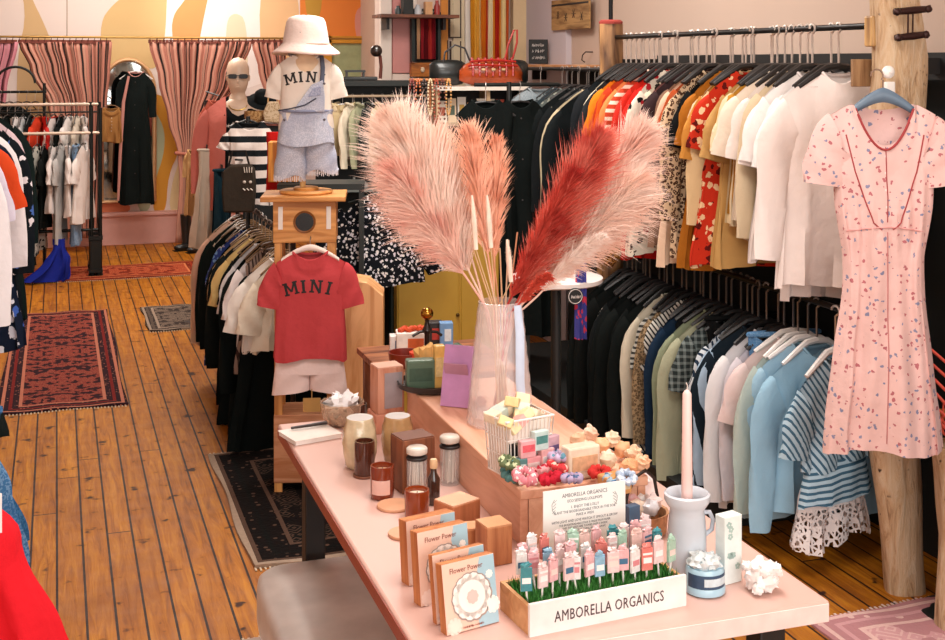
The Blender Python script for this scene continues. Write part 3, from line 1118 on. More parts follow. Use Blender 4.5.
# second rack beyond the far post
rk2 = thing('clothes_rack', 'short black rail rack in the corner beneath the wooden wall shelf', 'clothes rack', (RXR, 6.9, 0))
MB().tube([(0, -.78, 1.86), (0, .8, 1.86)], .0115, 8).build('rail', plain('#1b1919', .35, .6), rk2)
for y in (-.78, .8):
    MB().tube([(0, y, 0.012), (0, y, 1.872)], .0125, 8).build('post', plain('#1b1919', .35, .6), rk2)
cn = [
    ('shirt', 'washed denim shirt', C('#9aa6ac', 'denim', '#c6ccd0', '#7c8890'), dict(L=.80, sw=.23, dx=-.13)),
    ('cardigan', 'grey marl cardigan', C('#8c9698', 'leopard', '#3c4448', scale=46)),
    ('coat', 'slate coat', C('#3a464c')),
    ('blouse', 'grey leaf blouse', C('#747c78', 'floral', '#2a3230', '#b9bcb0', 26)),
    ('shirt', 'fawn shirt', C('#b8a78c')),
    ('coat', 'inky black coat', C('#101516')),
    ('blouse', 'stone blouse', C('#cfc6ae')),
    ('cardigan', 'black fine cardigan', C('#15191b')),
    ('shirt', 'linen beige shirt', C('#cdbd9c')),
    ('coat', 'matte black coat', C('#12181a')),
]
rail_run(cn, (RXR, 6.78, 1.86), (RXR, 6.16, 1.86), 'g', 'corner rail', seed=8, jit=.12)

# ------------------------------------------------------------------ pink floral dress on the blue hanger
DP = W(883, 104, 4.12)
DP = Vector((DP.x, DP.y, DP.z))
dm = C('#e8c2bc', 'print', '#b06a70', '#8486a0', 46)
dress = body_mesh(.168, 1.14, .182, waist=.135, dep=.045, neck=.098, scoop=.135, slope=.035, folds=6, fa=.011, seed=21, nu=96, nv=60, back_scoop=.02)
# pinch the waist and flare the skirt
vv = []
for x, y, z in dress.v:
    d = -z
    if d < .34:
        k = 1.0
    elif d < .50:
        k = lerp(1, .93, (d - .34) / .16)
    else:
        k = lerp(.93, 1.04, min(1, (d - .5) / .6))
    gth = math.exp(-((d - .40) / .10) ** 2)
    y += .007 * gth * math.sin(x * 150) * (1 if y < 0 else 0)
    if y < 0 and d > .42:
        y += .006 * math.sin(x * 46 + .6) * min(1, (d - .42) / .3)
    vv.append((x * k, y, z))
dress.v = vv
dr = dress.build('floral_dress', dm, None, loc=DP, rz=R(-22))
tag(dr, 'long pale pink floral dress with v neck on a blue hanger facing the aisle', 'dress')
for s in (-1, 1):
    sl = sleeve_mesh(s, .168, .17, .085, .082, .035, .25, .42, 5 + s, puff=.04).build('sleeve', dm, dr)
    cf = MB()
pip = C('#a8484a')


def front_line(pts, r, nm, m, par, gap=.0015):
    bv = BVHTree.FromPolygons([v.co.copy() for v in par.data.vertices], [tuple(p.vertices) for p in par.data.polygons])
    out = []
    for i in range(len(pts) - 1):
        for k in range(8):
            x, z = lerp(pts[i][0], pts[i + 1][0], k / 8), lerp(pts[i][1], pts[i + 1][1], k / 8)
            h = bv.ray_cast(Vector((x, -1, z)), Vector((0, 1, 0)))
            if h[0] is not None:
                out.append((x, (h[0].y if h[0].y < -.006 else -.018) - gap, z))
    return MB().tube(out, r, 6).build(nm, m, par)


pts = []
for k in range(25):
    t = PI + PI * k / 24
    pts.append((.094 * math.cos(t), -.135 * (1 - abs(math.cos(t)) ** 2.0) - .014))
front_line(pts, .0042, 'neck_piping', pip, dr)
front_line([(0, -.14), (.004, -.30), (.0, -.395)], .0016, 'front_seam', pip, dr)
front_line([(-.125, -.10), (-.10, -.22), (-.045, -.385), (-.015, -.41)], .0022, 'bodice_piping', pip, dr)
front_line([(.125, -.10), (.10, -.22), (.045, -.385), (.015, -.41)], .0022, 'bodice_piping', pip, dr)
front_line([(-.128, -.415), (-.03, -.40), (.03, -.40), (.128, -.415)], .0028, 'waist_seam', C('#e3a8a4'), dr)
front_line([(.0, -.415), (.004, -.8), (.0, -1.15)], .0018, 'skirt_seam', C('#c98684'), dr)
fr_ = MB()
for k in range(4):
    z = -.17 - .055 * k
    fr_.lathe([(.005, 0), (.005, .002), (.003, .0035)], (0, 0, 0), 8)
    for q in range(len(fr_.v) - 24, len(fr_.v)):
        x, y, zz = fr_.v[q]
        fr_.v[q] = (x, -zz, y + z)
fo = fr_.build('button_row', plain('#f2dcd6', .35), dr)
wrap_front(fo, dr, .001)
# the blue hanger
bh = thing('clothes_hanger', 'wide blue grey wooden hanger carrying the pink floral dress', 'hanger', DP + Vector((0, 0, .0)), R(-22))
a_ = MB()
rr = []
for k in range(17):
    u = k / 16 * 2 - 1
    x = u * .125
    z = .030 - .075 * abs(u) ** 1.5
    hh = .026 * (1 - .55 * abs(u))
    rr.append([(x, .011 * math.cos(2 * PI * j / 10), z + hh * math.sin(2 * PI * j / 10)) for j in range(10)])
a_.rings(rr)
a_.build('arm', plain('#5c7286', .4), bh)
hp = [(0, 0, .05), (0, 0, .078)] + [(-.020 + .020 * math.cos(t), 0, .094 + .020 * math.sin(t)) for t in [R(-40) + R(230) * k / 10 for k in range(11)]]
MB().tube(hp, .0028, 6).build('hook', plain('#7a6050', .35, .8), bh)

# garments on a stand at the far right edge
q = W(962, 0, 4.30)
es = thing('garment_stand', 'black stand at the right edge carrying the white shirt and the navy coat', 'stand', (q.x, q.y, 0))
MB().tube([(0, 0, .012), (0, 0, 1.86)], .013, 8).build('pole', plain('#151a1a', .4), es)
MB().lathe([(.14, 0), (.14, .012), (.02, .02)], n=24).build('base', plain('#151a1a', .4), es)
MB().tube([(.02, 0, 1.83), (-.03, -.20, 1.84)], .007, 6).tube([(.02, 0, 1.22), (-.03, -.16, 1.23)], .007, 6).build('arm', plain('#151a1a', .4), es)
a_ = Vector((q.x - .03, q.y - .19, 1.84))
b_ = Vector((q.x - .03, q.y - .15, 1.23))
g = garment('shirt', C('#eee2dc'), a_ - Vector((0, 0, .11)), R(62), 'white shirt half cut off at the right edge, beside the pink floral dress', None, seed=91, L=.55)
hanger(a_, R(62), '#f0ece8', 'white hanger of the shirt cut off at the right edge', None)
g = garment('coat', C('#1c2230'), b_ - Vector((0, 0, .11)), R(62), 'dark navy coat half hidden at the right edge, under the white shirt', None, seed=92, L=.75)
hanger(b_, R(62), '#1c1a1a', 'thin black hanger of the navy coat at the right edge', None)
# ------------------------------------------------------------------ pink table
TH = .80
tb = thing('display_table', 'long salmon pink display table filling the middle of the shop', 'table', (1.07, 2.99, 0))
pk = plain('#d6afa3', .35, noise_amt=.02, sc=5)
MB().box((0, -.8012, TH - .0225), (.85, .003, .036)).build('front_edge', plain('#f2dfd9', .4), tb, smooth=False)
top = MB().box((0, 0, TH - .0225), (.86, 1.60, .045)).build('tabletop', pk, tb, bevel=.006)
MB().box((-.4312, 0, TH - .0225), (.003, 1.58, .030)).build('edge_strip', plain('#9a4c3c', .5), top, smooth=False)
for x in (-.34, .34):
    for y in (-.70, .70):
        MB().box((x, y, (TH - .045) / 2), (.06, .06, TH - .045)).build('leg', plain('#1c1715', .6), tb, bevel=.004)
for x in (-.34, .34):
    MB().box((x, 0, TH - .085), (.025, 1.34, .08)).build('apron', plain('#1c1715', .6), tb, smooth=False)
RH = .93
rs = thing('riser_shelf', 'low pink wooden shelf standing on the tabletop under the vase', 'riser', (1.158, 3.14, TH))
rw = wood('#e6b294', '#cf9474', .8, .45, 1, knots=False)
MB().box((0, 0, .1185), (.32, .98, .023)).build('shelf_board', rw, rs, bevel=.003)
MB().box((-.148, 0, .0535), (.02, .96, .107)).build('side_panel', rw, rs, smooth=False, bevel=.002)
MB().box((.148, 0, .0535), (.02, .96, .107)).build('side_panel', rw, rs, smooth=False, bevel=.002)
MB().box((0, -.47, .0535), (.272, .018, .107)).build('front_panel', wood('#f0c6a8', '#dba98a', .8, .45, 1, knots=False), rs, smooth=False)

# ------------------------------------------------------------------ lollipop box
p = W(608, 621, 2.455)
bx = thing('display_box', 'white fronted wooden tray of artificial grass holding the lollipops', 'display box', (p.x, p.y + .07, TH), R(5))
kr = wood('#d9a878', '#c08a58', 1, .7, 0, knots=False)
MB().box((0, -.064, .031), (.352, .008, .062)).build('front_panel', plain('#f4efec', .5), bx, smooth=False)
wd = MB().box((0, .064, .028), (.352, .008, .056)).box((-.172, 0, .028), (.008, .12, .056)).box((.172, 0, .028), (.008, .12, .056)).box((0, 0, .006), (.336, .12, .012))
wd.build('box_body', kr, bx, smooth=False)
words('AMBORELLA ORGANICS', .030, plain('#4a3a3c', .6), bx, 'lettering', (0, -.0685, .029), (90, 0, 0), .72, spacing=1.06)
gr = MB()
rn = random.Random(11)
for k in range(2600):
    x, y = rn.uniform(-.165, .165), rn.uniform(-.057, .057)
    h = rn.uniform(.014, .030)
    dx, dy = rn.uniform(-.010, .010), rn.uniform(-.010, .008)
    a = rn.uniform(0, PI)
    cx_, cy_ = .0013 * math.cos(a), .0013 * math.sin(a)
    gr.add([(x - cx_, y - cy_, .042), (x + cx_, y + cy_, .042), (x + dx * .5 + cx_, y + dy * .5 + cy_, .042 + h * .6), (x + dx * .5 - cx_, y + dy * .5 - cy_, .042 + h * .6), (x + dx, y + dy, .042 + h)], [(0, 1, 2, 3), (3, 2, 4)])
go = gr.build('artificial_grass', plain('#3d8a34', .6, noise_amt=.2, sc=90), bx, smooth=False)
go['kind'] = 'stuff'
MB().box((0, 0, .040), (.336, .12, .006)).build('grass_base', plain('#12301c', .9), bx, smooth=False)

LOL = [('pink', '#eeb9bc'), ('teal', '#3f8f98'), ('pale pink', '#f3d3d2'), ('coral', '#e6857c'), ('sky blue', '#8fbcd6'), ('white', '#f3ecea'), ('mint', '#a8cdb8'), ('lilac', '#cdb6cf'), ('blush', '#f0c8bf')]
wrapm = plain('#f8f0ee', .15, 0, .35, ior=1.2, noise_amt=0)
rn = random.Random(4)
CY = []
order = [1, 2, 0, 2, 5, 0, 4, 2, 0, 5, 3, 2, 6, 8, 0]
Mb = Matrix.Translation(bx.location) @ Matrix.Rotation(R(5), 4, 'Z')
rows = [(-.030, 13, .160, .094), (.008, 12, .155, .103), (.040, 11, .150, .112)]
rown = ['front row', 'middle row', 'back row']
for ri, (yy, cnt, span, hh) in enumerate(rows):
    for k in range(cnt):
        x = -span + 2 * span * k / (cnt - 1) + rn.uniform(-.003, .003)
        cn_, cc = LOL[order[(k + ri * 4) % len(order)]]
        q = Mb @ Vector((x, yy, .043))
        where = ('at the left end of the' if k == 0 else 'at the right end of the' if k == cnt - 1 else None)
        if where:
            lab = '%s wrapped lollipop %s %s in the grass tray' % (cn_, where, rown[ri])
            grp = 'lollipops in the grass tray'
        else:
            lab = '%s wrapped lollipop standing in the %s of the grass tray' % (cn_, rown[ri])
            grp = '%s lollipops in the %s' % (cn_, rown[ri])
        lo_ = thing('lollipop', lab, 'lollipop', q, R(5) + rn.uniform(-.35, .35), grp)
        h0 = hh - .043 + rn.uniform(-.006, .006)
        lx, ly = rn.uniform(-.006, .006), rn.uniform(-.004, .004)
        MB().tube([(0, 0, -.005), (lx, ly, h0 - .012)], .0021, 6).build('stick', plain('#f5efe8', .5), lo_)
        hd = MB()
        hw, hz = rn.uniform(.0108, .0126), rn.uniform(.023, .027)
        hd.box((lx, ly - .001, h0 + .004), (hw * 2, .006, hz * 1.7))
        # twisted cellophane top
        hd.blob((lx, ly, h0 + hz + .004), (.010, .005, .007), seed=k + ri * 20, amp=.5)
        h_ = hd.build('wrapped_candy', plain(cc, .22, coat=.4, noise_amt=.1, sc=120), lo_, bevel=.0015)
        st = MB().box((lx, ly - .0046, h0 + .002), (hw * 1.5, .0008, .011))
        if k % 3 == 1:
            st.box((lx, ly - .0046, h0 + .015), (hw * 1.7, .0008, .004))
        st.build('label_sticker', plain(['#f7f2f0', '#3d6f8f', '#f7f2f0', '#d98a90', '#f2d8d0'][(k * 7 + ri) % 5], .5), h_, smooth=False)

# little sign behind the tray
sp = T(583, 547, TH)
p0, p1 = W(540, 508, 2.62), W(628, 504, 2.70)
mid = (p0 + p1) / 2
sg = thing('sign_card', 'white printed card with small writing standing behind the lollipops', 'sign', (mid.x, mid.y, TH), math.atan2(p1.y - p0.y, p1.x - p0.x) + .0)
hgt = .2
SZ0, SZ1 = .060, .198
cdm = MB().box((0, 0, (SZ0 + SZ1) / 2), (.196, .0022, SZ1 - SZ0)).build('card', plain('#f4f4f0', .5, noise_amt=.01), sg, smooth=False)
MB().box((0, .005, .045), (.12, .004, .09)).box((0, .02, .002), (.12, .036, .004)).build('card_holder', plain('#f0eeee', .1, 0, .8, noise_amt=0), sg, smooth=False)
txt = [('AMBORELLA ORGANICS', .0115, 1), ('ECO SEEDING LOLLIPOPS', .0085, 1), ('', .004, 1), ('1. ENJOY THE LOLLY', .0085, 1), ('PLANT THE BIODEGRADABLE STICK IN THE SOIL', .0078, 1), ('MAKE A WISH', .0078, 1), ('', .003, 1), ('WITH LIGHT AND LOVE WATCH IT SPROUT & GROW', .0075, 1), ('THE BIODEGRADABLE STICK IS MADE FROM PAPER', .0062, 1), ('AND THE SEEDS ARE TUCKED SAFELY INSIDE', .0062, 1), ('FLAVOURS ARE NATURAL AND ORGANIC', .0062, 1), ('THANK YOU FOR GROWING', .0062, 1)]
z = SZ1 - .015
for s, sz, _ in txt:
    if s:
        words(s, sz, plain('#5a5a5e', .6), cdm, 'lettering', (0, -.0013, z), (90, 0, 0), .86, ext=.0002)
    z -= sz * 1.06
for s in (-1, 1):
    sp_ = MB().tube([(s * .072, -.0014, .178), (s * .078, -.0014, .168), (s * .077, -.0014, .156), (s * .070, -.0014, .146)], .0006, 4)
    for q in range(4):
        sp_.tube([(s * (.077 - .001 * q), -.0014, .150 + .007 * q), (s * (.070 - .001 * q), -.0014, .156 + .007 * q)], .0006, 4)
    sp_.build('sprig_drawing', plain('#8a8c88', .6), cdm)


# ------------------------------------------------------------------ flower power cards
def seedcard(px, py, z, lean, label, kfront=True, hgt=.130, wid=.118, dth=.024, rz=R(13)):
    """leaning kraft boxes with a printed front; px,py is the lower left front corner"""
    p = W(px, py, z)
    o = thing('gift_box', label, 'box', (p.x, p.y, TH + .001), rz, 'flower power boxes')
    Ml = Matrix.Rotation(-lean, 4, 'X')
    bd = MB()
    bd.box((wid / 2, dth / 2, hgt / 2), (wid, dth, hgt), M=Ml)
    b = bd.build('box_body', wood('#cf8a55', '#a9623a', 1.2, .7, 2, knots=False), o, smooth=False, bevel=.0012)
    # printed front
    fm = MB().box((wid * .5, -.0006, hgt / 2), (wid, .001, hgt * .99), M=Ml)
    f = fm.build('printed_front', plain('#eec8b4', .4, noise_amt=.02), o, smooth=False)
    bl = MB().prism([(wid * .62, .001), (wid * .998, .001), (wid * .998, hgt * .99), (wid * .72, hgt * .99), (wid * .66, hgt * .8), (wid * .74, hgt * .55), (wid * .60, hgt * .3)], -.0018, -.0012)
    bl.v = [tuple(Ml @ Vector(v)) for v in bl.v]
    bl.build('blue_field', plain('#a5c6d2', .4, noise_amt=.02), o, smooth=False)

    def flower(cx_, cz_, r, n, col, y, nm):
        f_ = MB()
        for k in range(n):
            a = 2 * PI * k / n
            f_.prism([(cx_ + r * .68 * math.cos(a) + r * .36 * math.cos(t), cz_ + r * .68 * math.sin(a) + r * .36 * math.sin(t)) for t in [2 * PI * q / 12 for q in range(12)]], y, y + .0003 + .00002 * k)
        f_.prism([(cx_ + r * .72 * math.cos(2 * PI * q / 20), cz_ + r * .72 * math.sin(2 * PI * q / 20)) for q in range(20)], y - .0003, y)
        f_.v = [tuple(Ml @ Vector(v)) for v in f_.v]
        f_.build(nm, plain(col, .4, noise_amt=.02), o, smooth=False)
    c_ = (wid * .52, hgt * .46)
    flower(c_[0], c_[1], .045, 14, '#a89890', -.0024, 'flower_shadow')
    flower(c_[0] - .001, c_[1] + .001, .042, 14, '#f6efe8', -.0034, 'printed_flower')
    flower(c_[0], c_[1], .013, 8, '#eec4bc', -.0046, 'flower_heart')
    flower(wid * .15, hgt * .10, .016, 9, '#f6dccf', -.0024, 'small_flower')
    flower(wid * .90, hgt * .28, .016, 9, '#f4f1ea', -.0024, 'small_flower')
    flower(wid * .88, hgt * .72, .008, 8, '#f4f1ea', -.0024, 'small_flower')
    w1 = words('Flower Power', .0145, plain('#8a4a3a', .5), o, 'lettering', (wid * .45, -.0022, hgt * .875), (90, 0, 0), .9, ext=.0002)
    w1.data.transform(Ml)
    w2 = scrawl(.045, .005, plain('#a8695a', .5), o, None)
    w2.data.transform(Matrix.Translation((wid * .5, -.0022, hgt * .055)))
    w2.data.transform(Ml)
    return o


seedcard(447, 637, 2.393, R(10), 'kraft gift box printed with a large white flower, nearest of the leaning boxes')
seedcard(437, 622, 2.44, R(9), 'kraft gift box leaning just behind the nearest flower box, mostly hidden', dth=.016)
seedcard(421, 603, 2.52, R(7), 'kraft flower gift box second from the back of the leaning boxes', dth=.030, hgt=.145)
seedcard(409, 582, 2.62, R(6), 'kraft flower gift box farthest back of the leaning boxes', dth=.034, hgt=.132)


def kbox(name, px, py, h, dims, rz, col, label, cat='box', dark='#9a5a34', bev=.002, base=TH, lid=None):
    p = T(px, py, base)
    m = wood(col, dark, 1.2, .6, 2, knots=False)
    b = MB().box((0, dims[1] / 2, dims[2] / 2), dims).build(name, m, None, loc=(p.x, p.y, base + .0005), rz=rz, smooth=False, bevel=bev)
    tag(b, label, cat)
    MB().box((0, dims[1] / 2, dims[2] + .0012), (dims[0] * .96, dims[1] * .96, .0024)).build('lid_flap', plain(lid or col, .6), b, smooth=False)
    return b


kbox('kraft_box', 467, 536, 0, (.085, .07, .075), R(24), '#b9714a', 'open brown kraft box behind the flower boxes, beside the riser', lid='#dba886')
kbox('kraft_box', 500, 566, 0, (.062, .06, .085), R(8), '#c98a5c', 'upright tan kraft box left of the lollipop tray', lid='#d9a276')
kbox('kraft_box', 480, 552, 0, (.06, .05, .05), R(-10), '#c08050', 'small low kraft box between the two taller kraft boxes', lid='#d49a6c')
kbox('brown_box', 419, 492, 0, (.092, .075, .135), R(10), '#8a5030', 'tall dark brown box standing behind the glass match jars', dark='#5a2c18', lid='#6a3a22')
bx1 = kbox('pale_box', 391, 433, 0, (.092, .08, .055), R(6), '#d99a80', 'low pink box, the lower of two stacked boxes at the table end', dark='#c07c60', lid='#d99a80')
b2 = kbox('picture_box', 391, 433, 0, (.082, .070, .135), R(6), '#cf9478', 'tall box with a grey panel, stacked on the low pink box', dark='#b0684c', lid='#d9a890', base=TH)
b2.location = bx1.location + Vector((0, .002, .058))
MB().box((.008, -.0006, .067), (.056, .0016, .105)).build('grey_panel', plain('#a09294', .5, noise_amt=.06, sc=30), b2, smooth=False)


def jar(name, px, py, r, h, col, label, cat='candle', wax='#f0dcc0', glassy=True, label_col=None, lid=False, flame=False, base=TH, trans=.0, rz=0):
    p = T(px, py, base)
    o = thing(name, label, cat, (p.x, p.y + r * .6, base + .0005), rz)
    t = .0035
    mb = MB().lathe([(r * .8, 0), (r * .95, .002), (r, .008), (r, h * .92), (r * .97, h), (r * .97 - t, h), (r - t * 1.6, h * .9), (r - t * 1.6, h * .80), (.001, h * .79)], n=28)
    mb.build('glass_jar', plain(col, .12, 0, trans, coat=.6, noise_amt=.04, ior=1.45), o)
    MB().lathe([(.001, h * .795), (r - t * 1.7, h * .80), (r - t * 1.8, h * .835), (.001, h * .83)], n=24).build('wax', plain(wax, .5), o)
    MB().tube([(0, 0, h * .82), (.001, 0, h * .93)], .0011, 5).build('wick', plain('#2a2420', .8), o)
    if label_col:
        n = 12
        vs, fs = [], []
        for k in range(n + 1):
            a = R(-160 + 95 * k / n)
            for zz in (h * .18, h * .62):
                vs.append(((r + .0006) * math.cos(a), (r + .0006) * math.sin(a), zz))
        for k in range(n):
            fs.append((2 * k, 2 * k + 2, 2 * k + 3, 2 * k + 1))
        MB().add(vs, fs).build('paper_label', plain(label_col, .6), o)
    return o


jar('candle_jar', 384, 500, .030, .082, '#7a3018', 'short amber glass candle with pink label, nearest on the bare pink tabletop', label_col='#e2b8ac', wax='#e3b48c')
tc_ = T(363, 493, TH)
o = jar('candle_jar', 366, 478, .027, .094, '#4a2418', 'tall dark amber candle on a small round foot beside the white ribbed jar', wax='#f0dca8')
MB().lathe([(.030, 0), (.031, .003), (.030, .006)], n=24).build('foot', plain('#7a4a34', .4), o)
jar('candle_jar', 419, 521, .030, .070, '#8a3a18', 'amber candle on the dark coaster in front of the match jars', wax='#f6e4cc')
cs_ = T(418, 524, TH)
jar('candle_jar', 358, 425, .033, .060, '#3c2018', 'low dark brown candle bowl behind the ribbed cream jars', wax='#c89868')


def ribbed(px, py, r, h, c1, label):
    p = T(px, py, TH)
    o = thing('ribbed_jar', label, 'jar', (p.x, p.y + r * .6, TH + .0005))
    prof = [(r * .72, 0), (r * .86, .006), (r * 1.0, h * .28), (r * 1.05, h * .5), (r * .98, h * .78), (r * .84, h * .92), (r * .86, h * .97), (r * .82, h), (r * .74, h * .985), (r * .74, h * .90), (.001, h * .88)]
    rr = []
    n = 48
    for q, (rad, z) in enumerate(prof):
        rr.append([(rad * (1 + (.045 * math.cos(9 * 2 * PI * j / n + z * 60) if 1 <= q <= 5 else 0)) * math.cos(2 * PI * j / n), rad * (1 + (.045 * math.cos(9 * 2 * PI * j / n + z * 60) if 1 <= q <= 5 else 0)) * math.sin(2 * PI * j / n), z) for j in range(n)])
    MB().rings(rr).build('jar_body', plain(c1, .2, coat=.5, noise_amt=.12, sc=35), o)
    MB().lathe([(r * .80, h * .97), (r * .84, h * .985), (r * .80, h * 1.0), (.001, h * .995)], n=30).build('lid', plain('#d9d6d4', .35), o)
    return o


ribbed(362, 470, .044, .135, '#d8c4a0', 'cream ribbed jar with grey lid, left of the two ribbed jars')
ribbed(400, 465, .042, .128, '#c49c6c', 'honey coloured ribbed jar with grey lid, right of the two ribbed jars')


def matchjar(px, py, label):
    p = T(px, py, TH)
    o = thing('match_jar', label, 'jar', (p.x, p.y + .02, TH + .0005))
    r, h = .026, .125
    MB().lathe([(r * .98, 0), (r, .004), (r, h * .80), (r * .7, h * .86), (r * .7, h * .88), (r * .66, h * .88), (r * .66, h * .85), (r - .002, h * .79), (r - .002, .005), (.001, .004)], n=26).build('glass_jar', thin_glass('match_jar_glass', '#f4f4f4', .06, .05), o)
    MB().lathe([(r * .78, h * .87), (r * 1.02, h * .88), (r * 1.04, h * .97), (r * .9, h * 1.0), (.001, h * 1.0)], n=26).build('lid', plain('#cfc3b6', .4, noise_amt=.1), o)
    MB().lathe([(r + .0008, h * .76), (r + .0012, h * .80), (r * .76, h * .85), (r * .72, h * .85)], n=24, caps=False).build('band', plain('#26201e', .5), o)
    st = MB()
    rn = random.Random(px)
    for k in range(26):
        a, q = rn.uniform(0, 2 * PI), rn.uniform(0, r * .8)
        st.tube([(q * math.cos(a), q * math.sin(a), .007), (q * .8 * math.cos(a + .2), q * .8 * math.sin(a + .2), h * .74)], .0014, 5)
    s_ = st.build('matchsticks', plain('#efe6da', .7), o)
    s_['kind'] = 'stuff'
    return o


matchjar(419, 499, 'clear glass jar full of white matches, left of the two match jars')
matchjar(452, 486, 'clear glass jar full of white matches, right of the two match jars')
p = T(436, 507, TH)
bo = thing('small_bottle', 'slim dark brown bottle between the two match jars', 'bottle', (p.x, p.y + .02, TH + .0005))
MB().lathe([(.014, 0), (.0155, .004), (.0155, .065), (.008, .078), (.007, .092)], n=20).build('bottle_body', plain('#3a241c', .15, coat=.5), bo)
MB().lathe([(.0095, .090), (.0098, .092), (.0098, .108), (.008, .112)], n=18).build('cap', plain('#d9b48a', .5), bo)
# coasters on the pink tabletop
for (px, py, r, lab) in ((395, 507, .045, 'round tan wooden coaster right of the labelled amber candle'), (405, 535, .040, 'small tan coaster near the edge in front of the flower boxes')):
    p = T(px, py, TH)
    c_ = MB().lathe([(r * .97, 0), (r, .002), (r, .005), (r * .97, .007)], (0, 0, 0), 30).build('coaster', plain('#d9a27e', .6), None, loc=(p.x, p.y, TH + .0004))
    tag(c_, lab, 'coaster')

# notebook with a pen at the far left corner
p = T(310, 437, TH)
nb = thing('notebook', 'white notebook lying at the far left corner of the pink table', 'notebook', (p.x, p.y, TH), R(14))
MB().box((0, 0, .007), (.145, .12, .012)).build('pages', plain('#f2ece6', .7), nb, smooth=False, bevel=.001)
MB().box((0, 0, .014), (.15, .125, .002)).build('cover', plain('#e9dfd6', .5), nb, smooth=False)
pn = MB().tube([(-.05, .03, 0), (.06, .045, .002)], [.004, .006], 8).build('pen', plain('#2c1c18', .35), None, loc=(p.x + .0, p.y, TH + .0225))
tag(pn, 'dark pen lying across the white notebook', 'pen')
# glass bowl with crumpled tissue
p = T(345, 428, TH)
gb = thing('glass_bowl', 'clear ribbed glass bowl holding crumpled white tissue, behind the notebook', 'bowl', (p.x, p.y + .04, TH + .0005))
rr = []
for rad, z in [(.035, 0), (.05, .01), (.062, .04), (.066, .07), (.063, .07), (.058, .04), (.046, .012), (.001, .006)]:
    rr.append([(rad * (1 + .035 * math.cos(16 * 2 * PI * j / 64)) * math.cos(2 * PI * j / 64), rad * (1 + .035 * math.cos(16 * 2 * PI * j / 64)) * math.sin(2 * PI * j / 64), z) for j in range(64)])
MB().rings(rr).build('bowl_body', plain('#f0d8c0', .06, 0, .75, ior=1.4), gb)
ti = MB().blob((0, 0, .062), (.045, .045, .032), 3, .45, 18, 12, 4).build('crumpled_tissue', plain('#f5f0f0', .8), None, loc=gb.location)
tag(ti, 'crumpled white tissue sitting in the ribbed glass bowl', 'tissue')

# ------------------------------------------------------------------ light blue crock, taper candle and small things on the right
p = T(687, 578, TH)
ck = thing('ceramic_vase', 'pale blue grey ceramic vase with wide rim holding the pink taper candle', 'vase', (p.x, p.y + .0, TH + .0005))
MB().lathe([(.036, 0), (.041, .004), (.042, .03), (.041, .10), (.038, .135), (.036, .148), (.043, .158), (.049, .168), (.049, .180), (.045, .183), (.040, .178), (.034, .160), (.032, .10), (.001, .09)], n=40).build('vase_body', plain('#cdd5de', .25, coat=.5, noise_amt=.05, sc=12), ck)
MB().tube([(.041, -.006, .09), (.055, -.008, .10), (.058, -.008, .12), (.050, -.007, .137), (.036, -.006, .138)], .005, 8).build('handle', plain('#c3ccd8', .3), ck)
tp = MB().lathe([(.0125, 0), (.0118, .12), (.0095, .30), (.006, .306), (.002, .309)], n=18).build('taper_candle', plain('#f0cdc6', .45, noise_amt=.02), None, loc=ck.location + Vector((.0, 0, .092)))
tag(tp, 'tall pale pink taper candle standing in the blue grey vase', 'candle')
MB().tube([(0, 0, .307), (.001, 0, .318), (-.002, 0, .324)], .0012, 5).build('wick', plain('#e8e0d8', .8), tp)
p = T(712, 597, TH)
tn = thing('bath_jar', 'small light blue jar with dark label and crumpled paper top', 'jar', (p.x, p.y + .03, TH + .0005))
MB().lathe([(.036, 0), (.042, .003), (.0425, .014), (.040, .018), (.040, .048), (.037, .054), (.001, .054)], n=32).build('jar_body', plain('#a8cfe2', .3, coat=.4, noise_amt=.06, sc=25), tn)
n = 14
for a0, a1, z0, z1, c, nm in ((-175, -15, .018, .046, '#33506e', 'label_band'), (-120, -40, .024, .040, '#cfe0e8', 'label_panel')):
    vs, fs = [], []
    r = .0408 if nm == 'label_band' else .0413
    for k in range(n + 1):
        a = R(lerp(a0, a1, k / n))
        vs += [(r * math.cos(a), r * math.sin(a), z0), (r * math.cos(a), r * math.sin(a), z1)]
    fs = [(2 * k, 2 * k + 2, 2 * k + 3, 2 * k + 1) for k in range(n)]
    MB().add(vs, fs).build(nm, plain(c, .5, noise_amt=.1, sc=80), tn)
cr_ = MB()
for k in range(9):
    a = 2 * PI * k / 9
    cr_.blob((.022 * math.cos(a), .022 * math.sin(a), .060 + .004 * (k % 2)), (.013, .013, .011), k, .5)
cr_.blob((0, 0, .066), (.018, .018, .013), 44, .5)
cr_.build('paper_top', plain('#dfe9ee', .7, noise_amt=.12, sc=60), tn)
p = T(731, 583, TH)
tbx = MB().box((0, 0, .071), (.048, .03, .142)).build('tall_box', plain('#e6efec', .45, noise_amt=.05, sc=40), None, loc=(p.x, p.y + .01, TH + .0005), rz=R(12), smooth=False, bevel=.0015)
tag(tbx, 'tall slim white and mint patterned box behind the blue jar', 'box')
rn = random.Random(3)
for k in range(7):
    vn = MB()
    cx_, cz_ = rn.uniform(-.014, .014), rn.choice([.125, .115, .02, .035, .06, .10, .012])
    for q in range(5):
        a = 2 * PI * q / 5 + k
        vn.prism([(cx_ + .0045 * math.cos(a) + .003 * math.cos(t), cz_ + .0045 * math.sin(a) + .003 * math.sin(t)) for t in [2 * PI * e / 8 for e in range(8)]], -.0158, -.0152)
    vn.build('printed_flower', plain('#a9c6c0', .5), tbx, smooth=False)
p = T(770, 597, TH)
sp_ = MB()
rn = random.Random(8)
for k in range(38):
    x, y, z = rn.uniform(-.028, .028), rn.uniform(-.022, .022), rn.uniform(.010, .058)
    sp_.blob((x, y, z), (.0115, .0115, .0105), k, .4, 8, 6)
